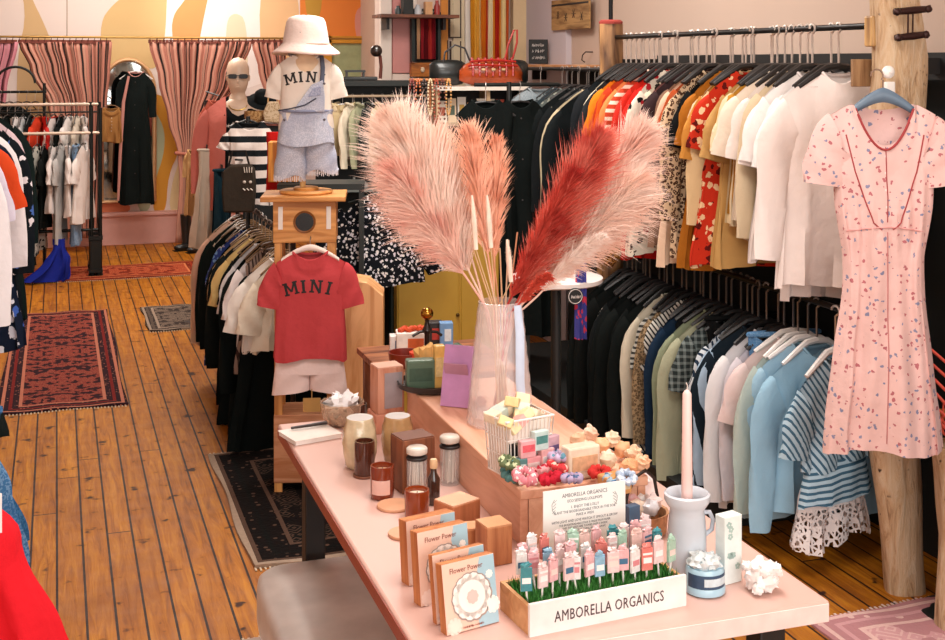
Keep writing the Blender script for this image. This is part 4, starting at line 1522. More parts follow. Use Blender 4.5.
sp_.blob((0, 0, .032), (.034, .028, .032), 2, .2)
so = sp_.build('soap_flower', plain('#f6f1ee', .6, noise_amt=.02), None, loc=(p.x, p.y + .03, TH + .001))
tag(so, 'lumpy white ruffled ornament at the right corner of the pink table', 'ornament')
# ------------------------------------------------------------------ things on the riser
def R_(px, py):
    return T(px, py, RH)


# tapered crystal vase
vc = Vector((1.135, 3.17, RH))
vs_ = thing('glass_vase', 'tall tapering cut glass vase holding the pink pampas plumes', 'vase', vc + Vector((0, 0, .001)))
rr = []
n = 72
prof = [(.085, 0)] + [(lerp(.090, .059, (k / 26) ** 1.1), .006 + .319 * k / 26) for k in range(27)] + [(.056, .326), (.059, .27), (.068, .20), (.076, .12), (.082, .05), (.078, .022), (.001, .018)]
for q, (rad, z) in enumerate(prof):
    k_ = .03 if q <= 26 else 0
    rr.append([(rad * (1 + k_ * math.cos(6 * 2 * PI * j / n + z * 75) * math.cos(6 * 2 * PI * j / n - z * 75)) * math.cos(2 * PI * j / n), rad * (1 + k_ * math.cos(6 * 2 * PI * j / n + z * 75) * math.cos(6 * 2 * PI * j / n - z * 75)) * math.sin(2 * PI * j / n), z) for j in range(n)])
MB().rings(rr).build('vase_body', thin_glass('crystal', '#f8eeee', .20, .08), vs_)
rib = MB()
rib.tube([(.022, -.075, .325), (.026, -.083, .25), (.022, -.094, .13), (.030, -.098, .03)], [.010, .012, .012, .010], 8, squash=.3)
rb = rib.build('ribbon', plain('#c4d4ea', .5), None, loc=vc + Vector((0, 0, .002)))
tag(rb, 'pale blue ribbon hanging down the front of the cut glass vase', 'ribbon')


def hexc(c, k):
    return tuple(min(1, x * k) for x in rgb(c)[:3]) + (1,)


def plume(base, tip, bow, start, slen, width, col, core, label, n=2300, seed=0, r=.0008, droop=.3, name='pampas_plume', flat=.45):
    base, tip = Vector(base), Vector(tip)
    rn = random.Random(seed)
    ax = tip - base
    side = Vector(bow)

    def P(t):
        return base + ax * t + side * (math.sin(PI * min(1, t) * .5) * t * (1.6 - t)) * 1.0
    o = thing(name, label, 'dried grass', vc + Vector((0, 0, .001)), 0, 'pampas plumes in the glass vase')
    lo = vc
    foot = Vector((lo.x + (base.x - lo.x) * -.5, lo.y + (base.y - lo.y) * -.5, lo.z + .03))
    st = [foot - lo] + [P(t) - lo for t in (0, .1, .25, .4, .55, .7, .85, 1)]
    MB().tube(st, [.0032] * 2 + [.003, .0028, .0024, .002, .0015, .001, .0005], 6).build('stem', plain(core, .7), o)
    mb = MB()
    for k in range(n):
        u = rn.random() ** .85
        t = start + (1 - start) * u
        p = P(t)
        d = (P(t + .01) - P(t - .01)).normalized()
        a = rn.uniform(0, 2 * PI)
        e1 = d.cross(Vector((0, 1, 0)))
        e1.normalize()
        e2 = d.cross(e1).normalized()
        out = e1 * math.cos(a) + e2 * math.sin(a) * flat
        env = math.sin(PI * min(1, .12 + u * .86)) ** .6
        ln = slen * env * (rn.uniform(.45, 1.15) if rn.random() < .93 else rn.uniform(1.15, 1.45))
        cone = rn.uniform(.35, 1.0) * width
        d1 = (d + out * cone).normalized()
        p1 = p + d1 * ln * .5 + out * .004
        d2 = (d * 1.1 + out * cone * 1.1 + Vector((0, 0, -droop * rn.uniform(.2, 1.4)))).normalized()
        p2 = p1 + d2 * ln * .3
        p3 = p2 + (d2 + Vector((0, 0, -droop * .6))).normalized() * ln * .2
        sd = d1.cross(Vector((.95, -.2, .1)) if abs(d1.x) < .8 else Vector((0, 1, 0))).normalized() if rn.random() < .5 else d1.cross(Vector((0, 1, 0))).normalized()
        ww = r * rn.uniform(.7, 1.3)
        vs = [p - sd * ww, p + sd * ww, p1 + sd * ww * 1.2, p1 - sd * ww * 1.2, p2 + sd * ww * .9, p2 - sd * ww * .9, p3]
        mb.add([v - lo for v in vs], [(0, 1, 2, 3), (3, 2, 4, 5), (5, 4, 6)])
        # fine side hairs
        for q in range(2):
            s0 = p.lerp(p1, rn.uniform(.3, 1)) if q == 0 else p1.lerp(p2, rn.uniform(.2, 1))
            rv = Vector((rn.uniform(-1, 1), rn.uniform(-1, 1), rn.uniform(-1, 1))) * .7
            s1 = s0 + (d2 + rv).normalized() * ln * rn.uniform(.12, .26)
            mb.add([s0 - sd * ww * .7 - lo, s0 + sd * ww * .7 - lo, s1 - lo], [(0, 1, 2)])
    t_ = NT('plume_' + str(seed))
    tc = t_.n('ShaderNodeTexCoord')
    nz = t_.n('ShaderNodeTexNoise', iScale=14, iDetail=5)
    t_.l(tc.outputs['Object'], nz.inputs['Vector'])
    cr = t_.n('ShaderNodeValToRGB')
    cr.color_ramp.elements[0].position, cr.color_ramp.elements[0].color = .36, rgb(core)
    cr.color_ramp.elements[1].position, cr.color_ramp.elements[1].color = .56, rgb(col)
    t_.l(nz.outputs[0], cr.inputs[0])
    t_.l(cr.outputs[0], t_.b.inputs['Base Color'])
    t_.b.inputs['Roughness'].default_value = .8
    t_.b.inputs['Subsurface Weight'].default_value = 0
    tr = t_.n('ShaderNodeBsdfTranslucent')
    t_.l(cr.outputs[0], tr.inputs['Color'])
    ms = t_.n('ShaderNodeMixShader', iFac=.4)
    ms.inputs[0].default_value = .4
    out = [x for x in t_.t.nodes if x.type == 'OUTPUT_MATERIAL'][0]
    t_.l(t_.b.outputs[0], ms.inputs[1])
    t_.l(tr.outputs[0], ms.inputs[2])
    t_.l(ms.outputs[0], out.inputs[0])
    f = mb.build('plume', t_.m, o, smooth=False)
    return o


ZV = 3.36


def PW(px, py, dz=0):
    return W(px, py, ZV + dz)


mth = [PW(488, 312), PW(496, 312), PW(504, 312), PW(512, 312)]
plume(mth[0], PW(402, 112, .02), (-.04, 0, -.02), .20, .175, 1.0, '#f6e4d8', '#eccab8', 'very large pale pink pampas plume sweeping to the upper left', 5200, 1, droop=.25)
plume(mth[0], PW(404, 158, -.06), (-.05, 0, -.04), .26, .14, .9, '#f4d6c8', '#e8b4a4', 'salmon pampas plume low on the left, below the largest plume', 2600, 2, droop=.5)
plume(mth[0] + Vector((0, .02, 0)), PW(444, 132, .10), (-.03, 0, 0), .30, .13, .9, '#f4dac8', '#e9c0ac', 'peach pampas plume between the largest left plume and the narrow centre one', 2000, 3)
plume(mth[1], PW(474, 128, .08), (-.02, 0, 0), .30, .11, .6, '#f8ccb2', '#e8a888', 'narrow upright peach pampas plume left of centre', 1700, 4)
plume(mth[1] + Vector((0, .02, 0)), PW(497, 140, .12), (-.0, 0, 0), .30, .09, .6, '#f4c2a4', '#df9878', 'short apricot pampas plume standing upright in the centre', 1500, 5)
plume(mth[3], PW(602, 136, -.06), (.0, 0, .0), .12, .15, .75, '#ea8c7a', '#c8483c', 'deep coral red pampas plume leaning to the upper right', 3800, 6)
plume(mth[3], PW(636, 118, .06), (.05, 0, -.05), .25, .155, .85, '#f6ded2', '#ebbfae', 'largest peach pink pampas plume reaching to the far upper right', 4200, 7, droop=.35)
plume(mth[3] + Vector((0, -.02, 0)), PW(630, 172, .0), (.05, 0, -.04), .26, .155, .9, '#f6e2d6', '#edc6b4', 'pale pink pampas plume bending outward below the largest right plume', 2800, 8, droop=.6)
plume(mth[2], PW(576, 176, -.09), (.0, 0, 0.02), .10, .085, .7, '#d85a4a', '#b8342c', 'dark red pampas plume low in the middle of the right hand plumes', 1800, 9)
plume(mth[3] + Vector((0, -.03, 0)), PW(600, 266, -.1), (.02, 0, .12), .30, .055, .8, '#f8ece4', '#e4c4b4', 'thin white feathery plume bending right above the black coats', 900, 10, droop=.5)
plume(mth[2] + Vector((0, -.03, 0)), PW(543, 300, -.12), (.03, 0, .10), .30, .035, .7, '#e0644e', '#c4402f', 'small coral plume drooping over the front of the vase', 800, 11, droop=.8)
# bunny tail grasses
for k, (px, py, py0, lab) in enumerate(((472, 196, 250, 'left'), (487, 196, 248, 'middle'), (507, 240, 282, 'right'))):
    a, b_ = PW(px, py, -.05), PW(px + 4, py0, -.05)
    o = thing('bunny_tail', 'creamy white bunny tail grass, %s of the three in the vase' % lab, 'dried grass', vc + Vector((0, 0, .001)), 0, 'bunny tails in the vase')
    c0 = mth[1]
    MB().tube([vc + Vector((.01 * k, -.02, .03)) - vc, c0 - vc, b_ - vc], .0016, 5).build('stem', plain('#d9b890', .8), o)
    hd = MB()
    rn = random.Random(k)
    ax = a - b_
    for q in range(700):
        t = rn.random()
        p = b_ + ax * t
        rad = .010 * math.sin(PI * min(1, t * .8 + .15))
        g = rn.uniform(0, 2 * PI)
        d = Vector((math.cos(g), math.sin(g), .9)).normalized()
        s = Vector((-math.sin(g), math.cos(g), 0)) * .0012
        e = p + d * rad * 1.6
        hd.add([p - s - vc, p + s - vc, e - vc], [(0, 1, 2)])
    hd.tube([b_ - vc, b_ + ax * .5 - vc, a - vc], [.006, .008, .003], 8)
    hd.build('tail', plain('#f2dccb', .9), o, smooth=False)
for k in range(6):
    sx = -.05 + .018 * k
    p = MB().tube([(sx * .2, -.01, .03), (sx * .5, -.012, .31), (sx * 1.4 - .01, -.01, .47 + .02 * (k % 3))], .0022, 5).build('straw_grass', plain(['#d9b088', '#e0c0a0', '#c98e6a'][k % 3], .8), None, loc=vc + Vector((0, 0, .001)))
    tag(p, 'bare straw coloured stem rising among the plumes in the vase', 'dried stem', 'bare stems in the vase')

# purple card leaning against its stand
p = R_(455, 407)
pc = thing('greeting_card', 'lilac purple card leaning left of the cut glass vase', 'card', (p.x, p.y, RH), R(-38))
Ml = Matrix.Rotation(R(-14), 4, 'X')
MB().box((0, 0, .085), (.085, .016, .170), M=Ml).build('card_front', plain('#c890c4', .4, noise_amt=.12, sc=14), pc, smooth=False, bevel=.001)
MB().box((.0, .05, .05), (.07, .003, .12), M=Matrix.Rotation(R(24), 4, 'X')).build('easel_back', plain('#b8869e', .6), pc, smooth=False)
p = R_(461, 411)
ft = MB().blob((0, 0, .018), (.026, .018, .018), 3, .35)
o = ft.build('copper_figure', plain('#b5512f', .35, .3), None, loc=(p.x + .05, p.y + .0, RH + .001))
tag(o, 'small copper orange figurine at the foot of the lilac card', 'figurine')

# dish with small packets at the far end of the riser
p = R_(436, 392)
ds = thing('black_tray', 'round black rimmed tray at the far end of the riser', 'tray', (p.x, p.y + .05, RH + .001))
MB().lathe([(.085, 0), (.098, .006), (.102, .022), (.098, .022), (.093, .010), (.001, .006)], n=40).build('tray_body', plain('#2a2422', .35), ds)


def packet(px, py, dims, rz, col, label, cat='packet', base=RH, stripe=None, lean=0, name='packet', dz=.008):
    p = T(px, py, base)
    o = MB().box((0, dims[1] / 2, dims[2] / 2), dims, M=Matrix.Rotation(lean, 4, 'X')).build(name, plain(col, .35, noise_amt=.1, sc=40), None, loc=(p.x, p.y, base + dz), rz=rz, smooth=False, bevel=min(dims) * .12)
    tag(o, label, cat)
    if stripe:
        MB().box((0, -.0008, dims[2] * .5), (dims[0] * .8, .0016, dims[2] * .45), M=Matrix.Rotation(lean, 4, 'X')).build('label_panel', plain(stripe, .5, noise_amt=.15, sc=70), o, smooth=False)
    return o


packet(421, 392, (.085, .04, .085), R(-8), '#56705a', 'dark green patterned box in the black rimmed tray', stripe='#39543f')
packet(440, 391, (.032, .03, .125), R(-6), '#e6bb66', 'tall yellow carton standing in the black rimmed tray', stripe='#f0d090')
o = MB().blob((0, 0, .05), (.04, .03, .05), 8, .35, 12, 9, 3).build('rolled_cloth', plain('#d9a55e', .7, noise_amt=.12), None, loc=(R_(428, 388).x + .02, R_(428, 388).y + .06, RH + .012))
tag(o, 'crumpled yellow cloth bundle behind the tall yellow carton', 'cloth bundle')

# white basket with cream soaps
p = R_(529, 478)
bk = thing('wire_basket', 'white perforated basket crammed with soaps and scrunchies', 'basket', (p.x - .005, p.y + .055, RH + .001), R(12))
ba = MB()
wx, wy, hb = .066, .05, .135
for z in (0.004, .05, .09, hb):
    k = .86 + .14 * z / hb
    ba.tube([(-wx * k, -wy * k, z), (wx * k, -wy * k, z), (wx * k, wy * k, z), (-wx * k, wy * k, z), (-wx * k, -wy * k, z)], .0028 if z in (.004, hb) else .0016, 6)
for s in range(-6, 7):
    x = s / 6
    for yy in (-1, 1):
        ba.tube([(x * wx * .86, yy * wy * .86, .003), (x * wx, yy * wy, hb)], .0014, 4)
for s in range(-4, 5):
    y = s / 4
    for xx in (-1, 1):
        ba.tube([(xx * wx * .86, y * wy * .86, .003), (xx * wx, y * wy, hb)], .0014, 4)
ba.build('basket_frame', plain('#f2ebe4', .5), bk)
MB().box((-.054, 0, .066), (.002, .082, .125)).box((0, .044, .066), (.11, .002, .125)).box((0, -.043, .105), (.11, .002, .045)).build('basket_lining', plain('#efe0d4', .6), bk, smooth=False)
Mb2 = Matrix.Translation(bk.location) @ Matrix.Rotation(R(12), 4, 'Z')
soapc = ['#f0d59a', '#f2dcae', '#ecd0a4', '#f4e2c4', '#eacb92', '#f2dcc0', '#ecc98a']
rn = random.Random(2)
soap = [('leftmost on top', -.050, -.015, .122, 24), ('leaning in the middle', -.018, -.03, .126, -28), ('topmost and tilted', .014, .010, .142, -38), ('at the right rim', .046, -.012, .124, 30), ('behind the tilted one', .012, .036, .150, 20), ('at the back left', -.035, .030, .136, -12)]
for k, (lab, x, y, z, a) in enumerate(soap):
    q = Mb2 @ Vector((x, y, z))
    o = MB().box((0, 0, 0), (.078, .034, .022)).build('soap_bar', plain(soapc[k], .5, noise_amt=.1, sc=50), None, loc=q, smooth=False, bevel=.002)
    o.rotation_euler = (R(rn.uniform(-25, 25)), R(a), R(rn.uniform(20, 80)))
    tag(o, 'pale yellow wrapped soap bar %s of the white basket' % lab, 'soap bar', 'soap bars in the basket')
    MB().box((0, 0, 0), (.024, .0345, .0225)).build('paper_band', plain(['#f6ecd8', '#e8a8a0', '#b9c8c0'][k % 3], .6), o, smooth=False)
packs = [(-.040, -.062, 0, .050, '#5f9090', '#d8ece8', 'teal packet'), (-.004, -.064, 0, .050, '#e8a4a8', '#f4d8d4', 'pink packet'), (.036, -.063, 0, .062, '#e9b0ae', '#f5e6e2', 'blush packet'), (-.018, -.064, .050, .040, '#eab0b4', '#e8606c', 'flowered pink packet'), (.018, -.064, .062, .045, '#c9e0dc', '#4f8f8c', 'mint lettered packet'), (.060, -.050, 0, .085, '#cfa8b4', '#6a5a88', 'mauve packet')]
for k, (x, y, z, h, c_, s_, lab) in enumerate(packs):
    q = Mb2 @ Vector((x, y, .002))
    o = MB().box((0, 0, h / 2 + z), (.040, .016, h)).build('packet', plain(c_, .4, noise_amt=.12, sc=45), None, loc=q, rz=R(12 + 20 * x * 10), smooth=False, bevel=.002)
    tag(o, '%s stacked against the front of the white basket' % lab, 'packet')
    MB().box((0, -.0085, h * .55 + z), (.032, .001, h * .4)).build('label_panel', plain(s_, .5, noise_amt=.15, sc=90), o, smooth=False)
inside = [(-.028, .055, '#2b2a2c', 'black tin'), (.004, .050, '#b8cdd0', 'blue grey packet'), (.036, .060, '#efc7c0', 'pale rose packet')]
for x, z, c_, lab in inside:
    q = Mb2 @ Vector((x, -.006, .012))
    o = MB().box((0, 0, z / 2), (.030, .05, z)).build('packet', plain(c_, .4, noise_amt=.1, sc=50), None, loc=q, rz=R(12 + x * 90), smooth=False, bevel=.003)
    tag(o, '%s packed low inside the white basket' % lab, 'packet')


def scrunchie(pos, r, col, label, seed, c2=None, cat='scrunchie', name='scrunchie'):
    mb = MB()
    rr = []
    n, m = 40, 10
    for i in range(n):
        a = 2 * PI * i / n
        rad = r * .34 * (1 + .28 * math.sin(9 * a + seed) + .12 * math.sin(17 * a))
        ring = []
        for j in range(m):
            b = 2 * PI * j / m
            q = r * .66 + rad * math.cos(b)
            ring.append((q * math.cos(a), q * math.sin(a), r * .36 + rad * math.sin(b)))
        rr.append(ring)
    rr.append(rr[0])
    mb.rings(rr, True, False)
    m_ = C(col, 'floral', c2, None, 70) if c2 else C(col)
    o = mb.build(name, m_, None, loc=pos)
    o.rotation_euler = (R((seed * 37) % 50 - 25), R((seed * 53) % 50 - 25), seed)
    return tag(o, label, cat)


def onR(px, py, dz=0.0, h=None):
    q = T(px, py, (h or RH) + dz)
    return (q.x, q.y, (h or RH) + dz + .004)


# pile of hair scrunchies, packets and little rocks in front of and right of the basket
rt = thing('oval_tray', 'dark rimmed wooden tray under the scrunchies at the front of the riser', 'tray', onR(545, 492, 0)[0:2] + (RH,), R(10))
rr = []
for s, z in ((.80, 0.0), (1, .004), (1.02, .016), (.98, .016), (.95, .007), (.3, .004)):
    rr.append([(.105 * s * math.cos(2 * PI * j / 40), .055 * s * math.sin(2 * PI * j / 40), z + .001) for j in range(40)])
MB().rings(rr).build('tray_body', wood('#7a4a30', '#3c2018', 1.5, .5, 0, knots=False), rt)
rt.location = Vector((1.115, 2.755, RH))
sc_list = [
    (512, 478, .028, '#5f8d8c', None, 'teal scrunchie left in front of the basket'),
    (524, 482, .030, '#e58f9a', '#f6e9e4', 'rose flowered scrunchie below the basket'),
    (508, 468, .026, '#6c7a58', '#c8d0a8', 'mossy green scrunchie at the left edge of the pile'),
    (540, 478, .030, '#e8a4a8', '#b03040', 'pink and crimson scrunchie in the middle of the pile'),
    (552, 484, .027, '#c9293c', None, 'crimson scrunchie just above the sign'),
    (560, 462, .028, '#c7b4d0', '#5f8da0', 'lilac and teal scrunchie right of the basket'),
    (534, 466, .028, '#f2d4cf', '#d98a94', 'blush patterned scrunchie against the basket'),
    (556, 472, .025, '#d8464a', '#f0c0b0', 'red and peach scrunchie beside the cream carton'),
    (572, 484, .025, '#b9a6c4', '#50688c', 'violet scrunchie behind the top edge of the sign'),
    (600, 478, .027, '#cc3a36', None, 'bright red scrunchie right of the cream carton'),
    (612, 486, .024, '#a8c0d0', '#4a6a8a', 'icy blue scrunchie above the sign corner'),
    (626, 482, .024, '#b9c8dc', '#f0f0f4', 'grey blue scrunchie near the peach rocks'),
]
for k, (px, py, r, c1, c2, lab) in enumerate(sc_list):
    scrunchie(onR(px, py, .012 + .012 * (k % 3)), r, c1, lab, k + 1, c2)
packet(585, 480, (.085, .04, .075), R(8), '#f3dcc4', 'cream carton with peach blossom print standing among the scrunchies', 'carton', stripe='#eab890', name='carton', dz=.002)
o = packet(620, 497, (.07, .04, .045), R(12), '#d9a062', 'tan carton behind the right corner of the sign', 'carton', stripe='#f0d0a8', name='carton', dz=.002)
# peach coloured rock candles
rk_ = [(578, 446, '#f0c4a0', 'leftmost at the back'), (590, 440, '#f2cdb4', 'back, second from the left'), (602, 452, '#efb98a', 'in the middle'), (613, 446, '#f4d6b8', 'back right'), (622, 456, '#eeb184', 'before the back right one'), (634, 460, '#f3c9a6', 'toward the right'), (608, 466, '#f6dcc0', 'at the front'), (642, 470, '#f0bb94', 'rightmost'), (588, 456, '#f5d2b0', 'at the front left'), (629, 474, '#e9a878', 'lowest at the right')]
for k, (px, py, c_, lab) in enumerate(rk_):
    q = onR(px, py, .012)
    o = MB().blob((0, 0, .012), (.021, .019, .019), k * 5 + 1, .24, 12, 9, 2.2).build('rock_salt_lump', plain(c_, .5, noise_amt=.1, sc=40), None, loc=q, smooth=(k % 2 == 0))
    tag(o, 'peach coloured rocky lump %s of the heap right of the basket' % lab, 'rock lump', 'peach rock heap')
p = T(634, 505, RH)
o = MB().box((0, 0, .03), (.03, .02, .06)).build('small_carton', plain('#4a6480', .4, noise_amt=.1, sc=60), None, loc=(p.x, p.y + .01, TH + .06), rz=R(12), smooth=False, bevel=.001)
o.location.z = TH + .001
o.scale.z = 2.1
tag(o, 'slim slate blue carton standing right of the white sign', 'carton')
MB().box((0, -.011, .036), (.026, .001, .012)).box((0, -.011, .014), (.026, .001, .006)).build('label_panel', plain('#c9d4dc', .5), o, smooth=False)

# handled rattan basket with pale packets between the sign and the vase
p = T(650, 538, TH)
hb_ = thing('handled_basket', 'dark handled wicker basket of pale packets left of the blue grey vase', 'basket', (p.x - .005, p.y + .03, TH + .001), R(20))
MB().lathe([(.045, 0), (.055, .006), (.060, .05), (.062, .054), (.056, .052), (.050, .008), (.001, .006)], n=30, wob=.02).build('basket_body', plain('#b9855a', .7, noise_amt=.2, sc=90), hb_)
MB().tube([(-.058, 0, .05), (-.05, 0, .10), (-.025, 0, .135), (.01, 0, .145), (.04, 0, .12), (.058, 0, .05)], .004, 8).build('handle', plain('#241a16', .5), hb_)
rn = random.Random(6)
for k, (c_, lab) in enumerate((('#f1d9d6', 'blush'), ('#f4ece8', 'white'), ('#e9b4b4', 'rose'), ('#efd8c4', 'sand'), ('#dfe0e6', 'grey white'))):
    a = 2 * PI * k / 5
    q = hb_.location + Vector((.026 * math.cos(a), .026 * math.sin(a), .052))
    o = MB().blob((0, 0, .014), (.022, .016, .020), k + 31, .35, 10, 8).build('wrapped_sweet', plain(c_, .3, coat=.3, noise_amt=.1, sc=70), None, loc=q)
    tag(o, '%s wrapped sweet in the dark handled basket' % lab, 'wrapped sweet')
for k, (px, py, c_, lab) in enumerate(((652, 500, '#f3dedb', 'large white pink shell shape beside the blue grey vase'), (640, 516, '#efcdc6', 'small blush shell shape right of the sign corner'))):
    q = T(px, py, TH + .06)
    o = MB().blob((0, 0, .03), (.028, .024, .034), k + 61, .3, 14, 10).build('shell_ornament', plain(c_, .4, noise_amt=.05), None, loc=(q.x, q.y + .04, TH + .045 * (1 - k) + .001))
    tag(o, lab, 'ornament')

# ------------------------------------------------------------------ grey bench under the table edge
bn = thing('bench_stool', 'grey brown velvet bench with rounded corners under the table edge', 'bench', (.77, 3.24, 0))
cu = MB()
rr = []
for s, z in ((.90, .30), (.985, .315), (1, .34), (1, .415), (.985, .44), (.93, .456), (.6, .462), (.1, .464)):
    ring = []
    for j in range(48):
        a = 2 * PI * j / 48
        ca, sa = math.cos(a), math.sin(a)
        x = .24 * s * math.copysign(abs(ca) ** .28, ca)
        y = .37 * s * math.copysign(abs(sa) ** .28, sa)
        ring.append((x, y, z))
    rr.append(ring)
cu.rings(rr)
cu.build('seat_cushion', plain('#ddd2ca', .4, noise_amt=.16, sc=5), bn)
rr = []
MB().box((0, 0, .285), (.42, .66, .03)).build('seat_base', plain('#5e5350', .7), bn, smooth=False)
for x in (-.18, .18):
    for y in (-.30, .30):
        MB().lathe([(.020, 0.012), (.024, .15), (.028, .272)], (x, y, 0), 14).build('leg', wood('#5a3a28', '#2a1810', 1, .5), bn)
# ------------------------------------------------------------------ birdhouse display stand with child mannequin
pine = wood('#d99c58', '#a8672c', 1, .5, 2)
pineh = wood('#dd9e5a', '#b0702f', 1, .5, 0)
S0 = W(306, 0, 5.6)
SR = R(-14)
st = thing('display_stand', 'pine birdhouse shaped box on legs carrying the child mannequin', 'display stand', (S0.x, S0.y, 0), SR)
MB().box((0, 0, 1.198), (.275, .22, .185)).build('box_body', pineh, st, smooth=False, bevel=.003)
MB().box((-.005, 0, 1.301), (.37, .31, .022)).build('roof_board', pineh, st, smooth=False, bevel=.003)
hl = MB().lathe([(.046, 0), (.049, .004), (.046, .008), (.040, .004), (.042, 0)], n=28, caps=False)
hl.v = [(x, -.110 - z, y + 1.198) for x, y, z in hl.v]
hl.build('hole_rim', plain('#8a5426', .5), st)
hk = MB().lathe([(.0, 0), (.041, .0)], n=28)
hk = MB().lathe([(.041, 0), (.041, .003), (.001, .003)], n=28)
hk.v = [(x, -.1102 - z, y + 1.198) for x, y, z in hk.v]
hk.build('round_hole', plain('#0c0c0c', .25, coat=.8), st)
for s in (-1, 1):
    MB().box((s * .105, -.1125, 1.215), (.020, .004, .10)).build('corner_tag', plain('#ece4dc', .5), st, smooth=False, bevel=.001)
for sx in (-.115, .115):
    for sy in (-.085, .085):
        MB().box((sx, sy, .555), (.035, .035, 1.11)).build('leg', pine, st, smooth=False, bevel=.003)
MB().box((0, 0, .20), (.27, .21, .30)).build('base_box', wood('#c98f6a', '#a8683f', 1, .5, 0), st, smooth=False, bevel=.004)
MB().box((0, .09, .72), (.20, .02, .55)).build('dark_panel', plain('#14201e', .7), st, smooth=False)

# child torso mannequin
cm = thing('child_mannequin', 'small cream child torso mannequin on a pine dowel above the birdhouse box', 'mannequin', (S0.x, S0.y, 1.3125), SR)
MB().lathe([(.115, 0), (.12, .008), (.115, .016)], n=40).build('base_disc', pineh, cm)
MB().lathe([(.055, .016), (.058, .024), (.050, .03)], n=30).build('collar_disc', pineh, cm)
MB().tube([(-.015, 0, .02), (-.010, 0, .28)], .013, 12).build('dowel', wood('#e0b070', '#b8803e'), cm)
to = MB()
rr = []
for z, a, b in ((.215, .06, .045), (.23, .090, .062), (.26, .095, .065), (.36, .090, .06), (.46, .098, .062), (.52, .10, .056), (.555, .075, .045), (.58, .045, .038), (.64, .040, .036), (.65, .02, .02)):
    rr.append([(a * math.cos(2 * PI * j / 28), b * math.sin(2 * PI * j / 28), z) for j in range(28)])
to.rings(rr)
to.build('torso', plain('#e4c6a4', .8), cm, loc=(0, 0, .035))
CMP = Vector((S0.x, S0.y, 1.345))
inkm = plain('#1c1c1e', .7)


def mini(target, arc_r, z0, size, x0=0, upto=4):
    for k, ch in enumerate('MINI'[:upto]):
        a = (k - 1.5) * size * .98 / arc_r
        if ch == 'I':
            pass
        x = x0 + arc_r * math.sin(a)
        z = z0 - arc_r * (1 - math.cos(a))
        pr = []
        # slab serif letters built from strokes
        h, w = size, size * .62
        t = size * .19
        sf = size * .13

        def bar(x0_, z0_, x1_, z1_, th):
            dx, dz = x1_ - x0_, z1_ - z0_
            L_ = math.hypot(dx, dz)
            nx, nz = -dz / L_ * th / 2, dx / L_ * th / 2
            nseg = 5
            for q in range(nseg):
                ax_, az_ = x0_ + dx * q / nseg, z0_ + dz * q / nseg
                bx_, bz_ = x0_ + dx * (q + 1) / nseg, z0_ + dz * (q + 1) / nseg
                pr.append([(ax_ + nx, az_ + nz), (ax_ - nx, az_ - nz), (bx_ - nx, bz_ - nz), (bx_ + nx, bz_ + nz)])
        serifs = []
        if ch == 'M':
            w *= 1.25
            bar(-w / 2, 0, -w / 2, h, t)
            bar(w / 2, 0, w / 2, h, t)
            bar(-w / 2, h, 0, h * .25, t * .8)
            bar(w / 2, h, 0, h * .25, t * .8)
            serifs = [(-w / 2, 0), (w / 2, 0), (-w / 2, h), (w / 2, h)]
        elif ch == 'I':
            bar(0, 0, 0, h, t * 1.1)
            serifs = [(0, 0), (0, h)]
        elif ch == 'N':
            bar(-w / 2, 0, -w / 2, h, t * .85)
            bar(w / 2, 0, w / 2, h, t * .85)
            bar(-w / 2, h, w / 2, 0, t)
            serifs = [(-w / 2, 0), (-w / 2, h), (w / 2, h)]
        for sx, sz in serifs:
            zz = sz + (sf / 2 if sz == 0 else -sf / 2)
            bar(sx - t * 1.0, zz, sx + t * 1.0, zz, sf)
        mb = MB()
        ca, sa = math.cos(-a), math.sin(-a)
        for q, poly in enumerate(pr):
            mb.prism([(x + px_ * ca - (pz_ - h / 2) * sa, z + px_ * sa + (pz_ - h / 2) * ca) for px_, pz_ in poly], -.5 - .00003 * q, -.4992)
        o = mb.build('printed_letter', inkm, target, smooth=False)
        wrap_front(o, target, .0022)


ct = garment('tee', C('#efe3d6'), CMP + Vector((0, 0, .59)), SR, 'cream child tee lettered in black, half covered by overalls, on the mannequin', None, seed=301, L=.34, sw=.115, hem=.122, dep=.062, fa=.005, neck=.05, scoop=.03, slope=.04, flat=.5, trim=C('#8c8688'))
mini(ct, .26, -.100, .048, .004)
den = C('#b9bfd0', 'denim', '#dfdfe8', '#a0a8c0')
ov = thing('denim_overalls', 'faded pale denim child overalls with torn hem worn by the small mannequin', 'overalls', CMP + Vector((0, 0, .0)), SR)
ub = body_mesh(.122, .15, .128, full=True, dep=.074, neck=.10, scoop=0, slope=0, folds=4, fa=.003, seed=5, nv=8)
ub.build('waist_panel', den, ov, loc=(0, 0, .34))
for s, ln in ((-1, .20), (1, .175)):
    lm = MB()
    rr = []
    for i in range(15):
        v = i / 14
        ring = []
        for j in range(26):
            a = 2 * PI * j / 26
            rx, ry = lerp(.062, .074, v), lerp(.066, .056, v)
            x = s * (.058 + .014 * v) + rx * math.cos(a) * (1 + .03 * math.sin(12 * v + 2 * a + s))
            y = ry * math.sin(a) * (1 + .05 * math.sin(14 * v + 3 * a))
            z = .24 - ln * v + (.03 if i == 0 else 0) + (.012 * math.sin(a * 3 + s) if i == 14 else 0)
            ring.append((x, y, z))
        rr.append(ring)
    lm.rings(rr, True, False)
    lg = lm.build('trouser_leg', den, ov)
    # frayed hem
    fm = MB()
    for j in range(52):
        a = 2 * PI * j / 52
        fm.box((s * .072 + .070 * math.cos(a), .058 * math.sin(a), .24 - ln - .004), (.003, .002, .022 + .008 * math.sin(j * 2.1)))
    fm.build('frayed_hem', plain('#e9e6ec', .9), lg, smooth=False)
bib = MB()
